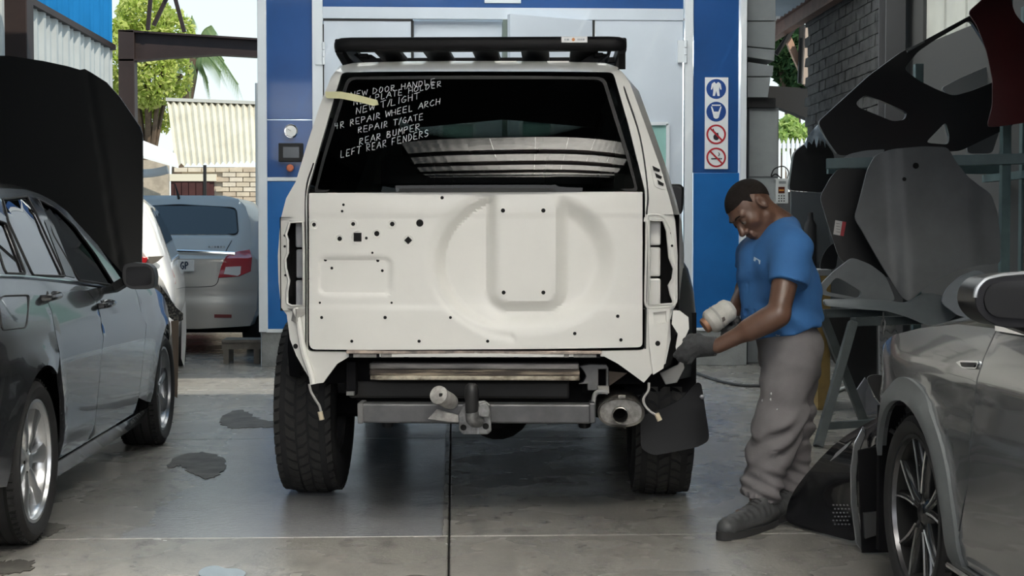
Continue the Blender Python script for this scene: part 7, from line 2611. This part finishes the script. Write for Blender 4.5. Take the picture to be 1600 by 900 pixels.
rf = [[(0.26, -1.45, 1.40), (0.45, -1.42, 1.42), (HCW / 2, -1.38, 1.44), (HCW - 0.45, -1.42, 1.42), (HCW - 0.26, -1.45, 1.40)], [(0.28, -2.3, 1.43), (0.45, -2.3, 1.455), (HCW / 2, -2.3, 1.47), (HCW - 0.45, -2.3, 1.455), (HCW - 0.28, -2.3, 1.43)], [(0.30, -3.1, 1.36), (0.45, -3.1, 1.38), (HCW / 2, -3.1, 1.39), (HCW - 0.45, -3.1, 1.38), (HCW - 0.30, -3.1, 1.36)], [(0.12, -3.35, 0.97), (0.45, -3.38, 0.98), (HCW / 2, -3.40, 0.99), (HCW - 0.45, -3.38, 0.98), (HCW - 0.12, -3.35, 0.97)], [(0.14, -3.35, 0.28), (0.45, -3.4, 0.28), (HCW / 2, -3.42, 0.28), (HCW - 0.45, -3.4, 0.28), (HCW - 0.14, -3.35, 0.28)]]
mk('roof', *loft(rf), M_SILVER, hb, smooth=40)
for s in (0, 1):
    X = lambda x: x if s == 0 else HCW - x
    MB().prism([(X(0.09), -0.74, 0.95), (X(0.25), -1.48, 1.39), (X(0.28), -2.3, 1.42), (X(0.30), -3.0, 1.36), (X(0.12), -3.2, 0.97)], (0.01 if s == 0 else -0.01, 0, 0)).build('side_glass', M_GLASSD, hb, smooth=0)
hpanel('wheel_lining', M_UNDER, [(-0.42, 0.20), (-0.42, 0.86), (0.50, 0.72), (0.50, 0.20)], lambda y, z: 0.30, step=0.3, smooth=0)
MB().box((0.25, -3.2, 0.18), (HCW - 0.25, 0.3, 0.30)).build('floor_pan', M_UNDER, hb, smooth=0)
# stripped front end
MB().box((0.22, 0.50, 0.42), (HCW - 0.22, 0.58, 0.54)).build('bumper_beam', mat('front_beam_grey', (0.08, 0.083, 0.088), 0.5, metal=0.3), hb, bevel=0.01)
MB().box((0.30, 0.42, 0.16), (HCW - 0.30, 0.48, 0.70)).build('radiator_pack', M_UNDER, hb, smooth=0)
MB().box((0.14, 0.38, 0.20), (0.26, 0.52, 0.36)).build('air_duct', mat('liner_grey', (0.06, 0.062, 0.065), 0.7), hb, bevel=0.015)
MB().box((0.12, 0.40, 0.56), (0.30, 0.60, 0.68)).build('lamp_bracket', MATS['liner_grey'], hb, bevel=0.015)
MB().bar((0.13, 0.42, 0.60), (0.20, 0.42, 0.40), 0.02, 0.04).build('bracket_strut', MATS['front_beam_grey'], hb, smooth=0)
MB().box((0.03, 0.44, 0.10), (0.34, 0.47, 0.60)).build('splash_shield', M_UNDER, hb, smooth=0)
MB().box((0.05, 0.415, 0.22), (0.16, 0.44, 0.36)).build('wash_bottle', MATS['liner_grey'], hb, bevel=0.012)
MB().tube(spline([(0.06, 0.42, 0.52), (0.10, 0.40, 0.50), (0.16, 0.41, 0.51), (0.20, 0.42, 0.46)], 4), 0.008, 6).build('loose_pipe', MATS['liner_grey'], hb)
# mirror
YM = hbf.on_x(1525, 470, -0.19)[0]
mo = [(1523, 468), (1527, 450), (1540, 436), (1565, 430), (1600, 427), (1640, 428), (1650, 470), (1645, 505), (1600, 513), (1562, 511), (1540, 500), (1527, 485)]
Pm = lambda p: hbf.on_y(*p, -1.02)
mr = mk('door_mirror', *sheet(rounded([Pm(p) for p in mo], 0.015, 3), (), 0.04, lambda a, b: (a, -1.02, b), (0, 0.13, 0)), M_TRIMB, hb, bevel=0.025, bseg=3, label='black door mirror with silver rim')
mi = [(1536, 470), (1541, 450), (1556, 441), (1600, 437), (1638, 438), (1640, 495), (1600, 498), (1556, 496), (1541, 486)]
mk('mirror_glass', *sheet(rounded([Pm(p) for p in mi], 0.012, 3), (), 0.05, lambda a, b: (a, -1.026, b), (0, 0.008, 0)), MATS['mirror_painted_dark'], mr)
rim_ = rounded([Pm(p) for p in mo[0:6]], 0.01, 3)[2:-4]
MB().tube([(a, -1.018, b) for a, b in rim_], 0.006, 6).build('mirror_rim', mat('mirror_rim_silver', (0.30, 0.31, 0.32), 0.3, metal=0.7), mr)
a = Pm((1560, 505))
MB().bar((a[0] + 0.02, -0.98, a[1] + 0.02), (0.09, -0.93, 0.93), 0.06, 0.05).build('mirror_arm', M_TRIMB, mr, bevel=0.01)
M_BALLOY = mat('black_alloy', (0.035, 0.036, 0.038), 0.25, metal=0.6, coat=0.5)
w_ = alloy(hb, (0.108, 0.0, 0.315), 0.315, 0.215, 0.240, -1, 5, M_BALLOY, mat('machined_rim_edge', (0.10, 0.10, 0.105), 0.3, metal=0.9), twin=True, phase=0.35, m_barrel=M_HOLE)
for k in range(5):
    for tw in (-1, 1):
        t0 = 0.35 + 2 * math.pi * k / 5 + tw * 0.10
        t1 = 0.35 + 2 * math.pi * k / 5 + tw * 0.27
        p = []
        for q in np.linspace(0.1, 1, 5):
            r = 0.045 + (0.232 - 0.045) * q
            t = t0 + (t1 - t0) * q + tw * 0.02
            p.append((-0.215 / 2 * 0.80 + 0.020 - 0.008 - 0.006 * q - 0.002, r * math.cos(t), r * math.sin(t)))
        MB().tube(p, 0.0035, 5).build('machined_edge', mat('machined_alu', (0.55, 0.55, 0.56), 0.3, metal=0.9), w_)
alloy(hb, (HCW - 0.108, 0.0, 0.315), 0.315, 0.215, 0.240, 1, 5, M_BALLOY, MATS['machined_rim_edge'], twin=True, m_barrel=M_HOLE)
alloy(hb, (0.108, -2.55, 0.315), 0.315, 0.215, 0.240, -1, 5, M_BALLOY, MATS['machined_rim_edge'], twin=True, m_barrel=M_HOLE)
alloy(hb, (HCW - 0.108, -2.55, 0.315), 0.315, 0.215, 0.240, 1, 5, M_BALLOY, MATS['machined_rim_edge'], twin=True, m_barrel=M_HOLE)

# ================================================================ RACK, PANELS, TRESTLE
def panel_px(name, m, pts, Y, lean=0.0, curve=0.0, holes=(), thick=0.006, step=0.06, label=None, cat=None, top=True, smoothn=3, bulge=None, smooth=50, closed_spline=False, parent=None, **kw):
    """Sheet metal part: its outline seen at distance Y, leaning back with height and curved across."""
    c = at(sum(p[0] for p in pts) / len(pts), sum(p[1] for p in pts) / len(pts), Y)

    def yy(x, z):
        r = Y + lean * (z - c[2]) + curve * (x - c[0]) ** 2
        return r + (bulge(x - c[0], z - c[2]) if bulge else 0)

    def look(px, py):
        y = Y
        for _ in range(12):
            p = at(px, py, y)
            y = 0.5 * y + 0.5 * max(Y - 0.8, min(Y + 0.8, yy(p[0], p[2])))
        return (p[0], p[2])
    o2 = [look(*p) for p in pts]
    if closed_spline:
        o2 = [(p[0], p[1]) for p in spline([(a, b, 0) for a, b in o2], 4, True)]
    elif smoothn:
        o2 = rounded(o2, 0.03, smoothn)
    h2 = [rounded([look(*p) for p in h], 0.03, 3) for h in holes]
    o = mk(name, *sheet(o2, h2, step, lambda a, b: (a, yy(a, b), b), (0, thick, 0)), m, parent, world_co=parent is not None, smooth=smooth)
    if label:
        tag(o, label, cat, **kw)
    o_look[o.name] = (look, yy)
    return o


o_look = {}
M_TEAL = mat('teal_grey_steel', (0.085, 0.140, 0.145), 0.5, vary=0.25, vscale=6)
rack = empty('storage_rack', at(1570, 560, 8.95) * np.array([1, 1, 0]), label='teal steel storage rack on the right holding car panels', cat='rack')
pA, pB = at(1435, 100, 9.55), at(1570, 300, 8.95)
pC = at(1315, 256, 9.5)
def up_bar(x, y, z0, z1, nm='post', w=0.055):
    MB().box((x - w / 2, y - w / 2, z0), (x + w / 2, y + w / 2, z1)).build(nm, M_TEAL, rack, world_co=True, smooth=0, bevel=0.004)
up_bar(pA[0], pA[1], 0, pA[2])
up_bar(pB[0], pB[1], 0, 2.7)
up_bar(pA[0] + 0.75, pA[1] + 0.1, 0, 2.7)
zb_ = at(1290, 256, 9.15)[2]
b0, b1 = at(1291, 256, 9.15), at(1640, 247, 8.85)
MB().bar(b0, b1, 0.05, 0.065).build('front_rail', M_TEAL, rack, world_co=True, smooth=0, bevel=0.004)
MB().bar((b0[0] + 0.2, 9.9, b0[2]), (pA[0] + 0.78, 9.9, b0[2]), 0.05, 0.06).build('rear_rail', M_TEAL, rack, world_co=True, smooth=0)
for x in (pA[0] - 0.03, pA[0] + 0.6):
    MB().bar((x, 9.0, b0[2] - 0.06), (x, 9.95, b0[2] - 0.06), 0.05, 0.05).build('cross_rail', M_TEAL, rack, world_co=True, smooth=0)
MB().bar((pA[0], 9.55, 0.5), (pA[0] + 0.75, 9.65, 0.5), 0.05, 0.05).build('low_rail', M_TEAL, rack, world_co=True, smooth=0)

M_BLKP = mat('black_panel', (0.010, 0.010, 0.011), 0.38, coat=0.2)
# grey primed bonnet hanging in front of the rack
gb = [(1355, 266), (1367, 243), (1393, 233), (1443, 228.5), (1481, 230), (1493, 252), (1513, 277), (1549, 303), (1558, 330), (1563, 367), (1563, 412), (1527, 415), (1493, 423), (1453, 443), (1420, 472), (1409, 464), (1373, 407), (1347, 360), (1335, 341), (1343, 313)]
gbo = panel_px('bonnet', mat('bonnet_grey_primer', (0.105, 0.113, 0.12), 0.48, vary=0.22, vscale=4), gb, 8.75, lean=0.10, curve=0.10, thick=0.015, step=0.04,
               bulge=lambda u, v: -0.035 * sstep(-0.02, 0.03, u + 0.20 + v * 0.06) - 0.02 * sstep(0.02, -0.03, u - 0.30), label='large grey primed bonnet hanging on the front of the teal rack', cat='bonnet')
lk, yf = o_look[gbo.name]
for px, py, r in ((1431, 259, 0.012), (1413, 280, 0.008)):
    x, z = lk(px, py)
    MB().lathe([(0, -0.004), (r * 1.5, -0.003), (r * 1.6, 0.002)], (x, yf(x, z), z), (0, 1, 0), 14).build('washer_hole', M_HOLE, gbo)
kb_ = panel_px('bonnet', M_BLKP, [(1281, 308), (1297, 279), (1310, 263), (1356, 264), (1352, 300), (1390, 330), (1420, 420), (1386, 434), (1330, 417), (1312, 405), (1300, 370)], 9.02, lean=0.08, curve=0.1, thick=0.015, label='black bonnet with white and red sticker, hanging left of the grey bonnet', cat='bonnet')
lk, yf = o_look[kb_.name]
q = [lk(*p) for p in ((1305, 344), (1322, 347), (1318, 369), (1302, 366))]
stk = MB().prism([(a, yf(a, b) - 0.003, b) for a, b in q], (0, 0.002, 0)).build('sticker', mat('sticker_white', (0.62, 0.60, 0.58), 0.5), kb_, smooth=0)
q = [lk(*p) for p in ((1316, 346), (1322, 347), (1318, 369), (1312.5, 368))]
MB().prism([(a, yf(a, b) - 0.0045, b) for a, b in q], (0, 0.001, 0)).build('sticker_band', mat('sticker_red', (0.35, 0.03, 0.04), 0.5), stk, smooth=0)
for k in range(4):
    q = [lk(1306 + 0.2 * k, 349 + 4.3 * k), lk(1312 + 0.2 * k, 350 + 4.3 * k)]
    MB().bar((q[0][0], yf(*q[0]) - 0.004, q[0][1]), (q[1][0], yf(*q[1]) - 0.004, q[1][1]), 0.004, 0.002).build('printed_mark', M_BLACK, stk, smooth=0)
# wrapped black bumper behind
wb = panel_px('bumper_cover', M_BLKP, [(1236, 272), (1241, 238), (1256, 226), (1272, 217), (1290, 222), (1304, 242), (1300, 285), (1284, 301), (1233, 297)], 10.40, lean=0.0, curve=0.0, thick=0.06, label='black bumper cover partly draped with clear film, behind the rack end', cat='bumper')
M_FILM = mat('clear_blue_film', (0.42, 0.50, 0.58), 0.25, trans=0.25, vary=0.3, vscale=30)
lk, yf = o_look[wb.name]
q = [lk(*p) for p in ((1256, 226), (1262, 212), (1272, 200), (1281, 192), (1289, 214), (1288, 231), (1284, 215), (1281, 228), (1278, 214), (1275, 231), (1272, 216), (1267, 226), (1262, 220), (1259, 232))]
fm = mk('plastic_film', *sheet(q, (), 0.03, lambda a, b: (a, yf(a, b) - 0.02 + 0.01 * math.sin(a * 150), b), (0, 0.004, 0)), M_FILM, smooth=60)
tag(fm, 'torn clear plastic film hanging over the black bumper cover', 'film')
# big black body side with window openings
bs = panel_px('body_side', M_BLKP, [(1278, 191), (1303, 168), (1358, 118), (1407, 82), (1454, 58), (1520, 22), (1575, 8), (1585, 195), (1500, 236), (1310, 243), (1292, 218)], 9.4, lean=0.18, thick=0.04, step=0.08,
              holes=[[(1412, 108), (1434, 81), (1460, 63), (1516, 31), (1535, 60), (1560, 105), (1560, 125), (1518, 142), (1490, 150), (1464, 140), (1436, 126)],
                     [(1337, 161), (1350, 148), (1377, 157), (1418, 176), (1414, 187), (1396, 190), (1342, 168)], [(1446, 223), (1478, 190), (1484, 213), (1482, 226)]],
              label='large black car side panel with window openings leaning diagonally over the rack', cat='car panel')
panel_px('trim_strip', mat('dull_strip', (0.09, 0.095, 0.10), 0.4), [(1418, 82), (1445, 66), (1444, 63), (1417, 79)], 9.38, lean=0.18, thick=0.01, smoothn=0, parent=bs)
# red fender at the top right corner
panel_px('fender', mat('dark_red_paint', (0.055, 0.006, 0.007), 0.42, coat=0.3), [(1512, 19), (1526, 38), (1542, 80), (1551, 124), (1551, 165), (1542, 199), (1567, 197), (1640, 186), (1640, 60), (1600, 38), (1585, 20), (1578, -10), (1545, -10)], 8.35, lean=0.12, curve=0.5, thick=0.012,
         label='dark red front fender hanging at the top right corner', cat='fender')
panel_px('fender', mat('pale_grey_primer', (0.17, 0.18, 0.187), 0.5), [(1314, 252), (1325, 241), (1352, 235), (1385, 233), (1372, 245), (1350, 256)], 9.25, lean=0.5, thick=0.01, label='pale grey fender lying on the rack rail behind the grey bonnet', cat='fender')
panel_px('car_panel', MATS['pale_grey_primer'], [(1470, 138), (1500, 122), (1552, 100), (1556, 140), (1530, 152), (1490, 156)], 10.3, lean=0.2, thick=0.02, label='pale car panel seen through opening of the black side panel', cat='car panel', smoothn=3)
panel_px('car_panel', mat('mid_grey_panel', (0.11, 0.115, 0.12), 0.5), [(1510, 215), (1545, 172), (1562, 205), (1550, 240), (1512, 240)], 9.9, lean=0.2, thick=0.02, label='grey panel below the red fender on the rack', cat='car panel')

# trestle
tr_ = empty('trestle', on_floor(1300, 690), label='grey green steel trestle with crossed legs right of the man', cat='trestle')
M_TRE = mat('trestle_grey_green', (0.065, 0.08, 0.085), 0.5, vary=0.25, vscale=8)
f0, f1 = on_floor(1278, 698, 0.0), on_floor(1352, 664, 0.0)
YT0, YT1 = f0[1], f1[1]
t0, t1 = at(1333, 503, YT0 + 0.25), at(1284, 490, YT0 + 0.35)
M0 = (f0 + f1) / 2
for k, off in enumerate((0.0, 0.95)):
    o3 = np.array([off * 0.95, off * 0.42, 0])
    MB().bar(f0 + o3, t0 + o3, 0.05, 0.05, (0, 1, 0)).build('leg', M_TRE, tr_, world_co=True, smooth=0, bevel=0.004)
    MB().bar(f1 + o3, t1 + o3, 0.05, 0.05, (0, 1, 0)).build('leg', M_TRE, tr_, world_co=True, smooth=0, bevel=0.004)
l0, l1 = f0 * 0.84 + t0 * 0.16, f0 * 0.84 + t0 * 0.16 + np.array([0.9, 0.4, 0])
MB().bar(l0, l1, 0.04, 0.04).build('stretcher', M_TRE, tr_, world_co=True, smooth=0, bevel=0.003)
for t in (t0, t1):
    MB().bar(t, t + np.array([0.95 * 0.95, 0.95 * 0.42, 0]), 0.05, 0.05).build('top_rail', M_TRE, tr_, world_co=True, smooth=0, bevel=0.004)

# grey bumpers and fenders stacked on the trestle
M_GB = mat('bumper_grey_primer', (0.135, 0.148, 0.154), 0.5, vary=0.15, vscale=6)
panel_px('bumper_cover', M_GB, [(1277, 456), (1284, 443), (1302, 425), (1332, 402), (1360, 413), (1384, 431), (1400, 470), (1343, 470), (1290, 462)], 8.75, lean=0.5, curve=0.3, thick=0.03, step=0.04,
         holes=[[(1288, 455), (1307, 432), (1347, 456), (1343, 466)]], label='grey bumper cover with dark opening, upper one on the trestle', cat='bumper')
panel_px('bumper_cover', mat('bumper_grey_primer2', (0.11, 0.125, 0.13), 0.42, vary=0.15, vscale=6), [(1288, 468), (1345, 467), (1400, 471), (1417, 474), (1448, 457), (1478, 463), (1498, 491), (1474, 507), (1447, 508), (1420, 496), (1387, 486), (1340, 483), (1290, 478)], 8.45, lean=1.2, curve=0.25, thick=0.05, step=0.04,
         label='long grey bumper cover lying flat along the trestle top', cat='bumper')
panel_px('fender', mat('fender_blue_grey', (0.16, 0.18, 0.20), 0.5, vary=0.1), [(1470, 473), (1480, 450), (1500, 432), (1527, 421), (1553, 434), (1570, 470), (1540, 500), (1498, 494)], 8.30, lean=0.6, curve=0.4, thick=0.02, label='pale blue grey fender at the right end of the trestle', cat='fender')
pp = panel_px('perforated_panel', mat('white_quilted', (0.30, 0.31, 0.32), 0.5), [(1373, 487), (1392, 489), (1400, 515), (1407, 548), (1404, 600), (1374, 600)], 9.0, thick=0.01, smoothn=0, label='white wavy patterned panel standing behind the trestle', cat='panel')
lk, yf = o_look[pp.name]
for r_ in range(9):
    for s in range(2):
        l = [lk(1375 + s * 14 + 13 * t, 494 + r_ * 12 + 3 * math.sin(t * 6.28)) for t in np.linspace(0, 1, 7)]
        MB().tube([(a, yf(a, b) - 0.003, b) for a, b in l], 0.005, 5).build('wave_rib', mat('wave_rib_grey', (0.22, 0.23, 0.235), 0.6), pp)  # wavy pattern in a darker grey
ch = at(1378, 488, 8.5)
for k in range(3):
    c = np.array([ch[0], 8.47, ch[2] - 0.025 - 0.042 * k])
    lp = [c + np.array([0.011 * math.cos(t) * (1 if k % 2 else 0.3), 0.011 * math.cos(t) * (0.3 if k % 2 else 1), 0.026 * math.sin(t)]) for t in np.linspace(0, 2 * math.pi, 13)]
    if k == 0:
        chn = empty('chain', ch, label='short dark chain hanging from the flat grey bumper', cat='chain')
    MB().tube(lp, 0.005, 6, cap=False).build('link', M_STEEL, chn, world_co=True)
panel_px('folded_sheet', mat('white_sheet_metal', (0.27, 0.28, 0.31), 0.5), [(1337, 612), (1352, 590), (1358, 600), (1364, 618), (1375, 632), (1386, 637), (1384, 644), (1352, 649), (1340, 640)], 9.5, thick=0.02, bulge=lambda u, v: 0.05 * math.cos(u * 30), label='white folded sheet on the floor behind the trestle', cat='sheet metal', smoothn=0)
panel_px('wheel_liner', M_BLKP, [(1356, 590), (1376, 586), (1402, 600), (1404, 628), (1390, 638), (1374, 628), (1362, 608)], 8.9, curve=1.5, thick=0.02, label='black plastic wheel liner lying under the trestle', cat='car part', closed_spline=True)
panel_px('car_panel', M_BLKP, [(1292, 487), (1370, 490), (1370, 600), (1340, 620), (1300, 560), (1290, 520)], 9.75, thick=0.02, label='black panel standing in the dark under the trestle', cat='car panel')
cr_ = empty('crate', at(1288, 447, 9.9) * np.array([1, 1, 0]), label='yellow crate with grey top behind the man, left of the trestle', cat='crate')
lo, hi = flat_px(1279, 430, 1298, 470, 9.9, 0.35)
MB().box((lo[0], lo[1], 0), hi).build('box', mat('crate_yellow', (0.28, 0.19, 0.06), 0.7, vary=0.3), cr_, world_co=True, smooth=0)
lo, hi = flat_px(1278, 421, 1299, 431, 9.88, 0.39)
MB().box(lo, hi).build('lid', mat('crate_lid', (0.25, 0.26, 0.27), 0.6), cr_, world_co=True, smooth=0, bevel=0.005)
panel_px('fender', M_BLKP, [(1280, 421), (1284, 403), (1292, 388), (1304, 378), (1310, 392), (1306, 421)], 10.0, curve=0.6, thick=0.015, label='black fender offcut standing on the yellow crate', cat='fender')
panel_px('sheet_board', mat('board_blue_grey', (0.11, 0.125, 0.135), 0.6), [(1236, 298), (1284, 303), (1300, 395), (1296, 655), (1238, 655)], 10.42, thick=0.02, label='blue grey board standing behind the man', cat='board', smoothn=0)
lo, hi = flat_px(1258, 343, 1277, 425, 10.3, 0.1)
lo = (lo[0], lo[1], 0.0)
tag(mk('gas_bottle', *MB().lathe([(0, hi[2] - lo[2] + 0.05), (0.02, hi[2] - lo[2] + 0.05), (0.022, hi[2] - lo[2]), (0.045, hi[2] - lo[2] - 0.04), (0.048, 0.0), (0, 0)], ((lo[0] + hi[0]) / 2, 10.33, lo[2]), (0, 0, 1), 16).__dict__.values(), mat('bottle_black', (0.02, 0.02, 0.022), 0.5)), 'slim black bottle in front of the blue grey board', 'bottle')

# black bumper lying on the floor against the silver car, with a silver edge
fb = empty('bumper_cover', on_floor(1262, 832), label='glossy black front bumper lying on the floor against the silver hatchback', cat='bumper')
M_GLB = mat('gloss_black_bumper', (0.012, 0.012, 0.014), 0.15, coat=1.0)


def fby(x, z):
    return 5.86 - 1.9 * max(0, x - 1.36) - 0.25 * (z - 0.2) + 0.9 * max(0, z - 0.22) ** 1.5 + 0.05 * math.sin(z * 14)


def fbl(px, py):
    y = 5.8
    for _ in range(20):
        p = at(px, py, y)
        y = 0.6 * y + 0.4 * max(5.25, min(6.4, fby(p[0], p[2])))
    return (p[0], p[2])


o2 = [fbl(*p) for p in ((1227, 815), (1233, 783), (1244, 762), (1260, 740), (1280, 717), (1300, 697), (1322, 680), (1347, 665), (1375, 650), (1402, 637), (1404, 700), (1380, 760), (1345, 800), (1338, 862), (1322, 868), (1285, 850), (1250, 833))]
o2 = [(a, max(b, 0.008)) for a, b in o2]
mk('shell', *sheet(rounded(o2, 0.02, 2), (), 0.035, lambda a, b: (a, fby(a, b), b), (0.01, 0.012, 0)), M_GLB, fb, world_co=True, smooth=60)
sl_ = [(1347, 667), (1334, 692), (1328, 733), (1329, 787), (1337, 850), (1345, 895), (1351, 893), (1345, 833), (1339, 787), (1338, 745), (1343, 705), (1352, 680)]
q = [at(x, y, 5.42) for x, y in sl_]
MB().prism([tuple(p * [1, 1, 0] + [0, 0, max(p[2], 0.004)]) for p in q], (0.012, 0.03, 0)).build('painted_edge', M_SILVER, fb, world_co=True, smooth=0, bevel=0.004, label='silver painted edge strip')
q = [at(x, y, 5.38) for x, y in ((1340, 705), (1404, 690), (1406, 800), (1402, 868), (1346, 884))]  # black panel added to fill the dark space beside the wheel
lg_ = MB().prism([tuple(p * [1, 1, 0] + [0, 0, max(p[2], 0.006)]) for p in q], (0.01, 0.03, 0)).build('black_fill_panel', M_UNDER, fb, world_co=True, smooth=0)
q = [at(x, y, 5.36) for x, y in ((1350, 802), (1396, 798), (1395, 828), (1352, 842))]
MB().prism([tuple(p) for p in q], (0, 0.018, 0)).build('grille_insert', mat('grille_insert_grey', (0.045, 0.046, 0.048), 0.6), lg_, world_co=True, smooth=0)
hl_ = [fbl(*p) for p in ((1297, 720), (1306, 708), (1320, 696), (1330, 689), (1322, 699), (1308, 712))]  # highlight on the gloss shell, painted as a paler patch
mk('painted_highlight', *sheet(hl_, (), 0.04, lambda a, b: (a, fby(a, b) - 0.006, b), (0, 0.008, 0)), mat('highlight_grey', (0.16, 0.165, 0.175), 0.25, coat=0.5), fb, world_co=True)
for r_ in range(6):
    for c_ in range(5):
        x, z = fbl(1302 + c_ * 5.5 + (r_ % 2) * 2.5, 789 + r_ * 6)
        MB().box((x - 0.0035, fby(x, z) - 0.006, z - 0.002), (x + 0.0035, fby(x, z) - 0.001, z + 0.003)).build('grille_dot', M_STEEL, fb, world_co=True, smooth=0)
q = [fbl(*p) for p in ((1352, 672), (1372, 662), (1398, 652), (1396, 676), (1372, 690), (1356, 700))]
mk('number_plate_panel', *sheet(q, (), 0.05, lambda a, b: (a, fby(a, b) - 0.012, b), (0, 0.01, 0)), M_GLB, fb, world_co=True)
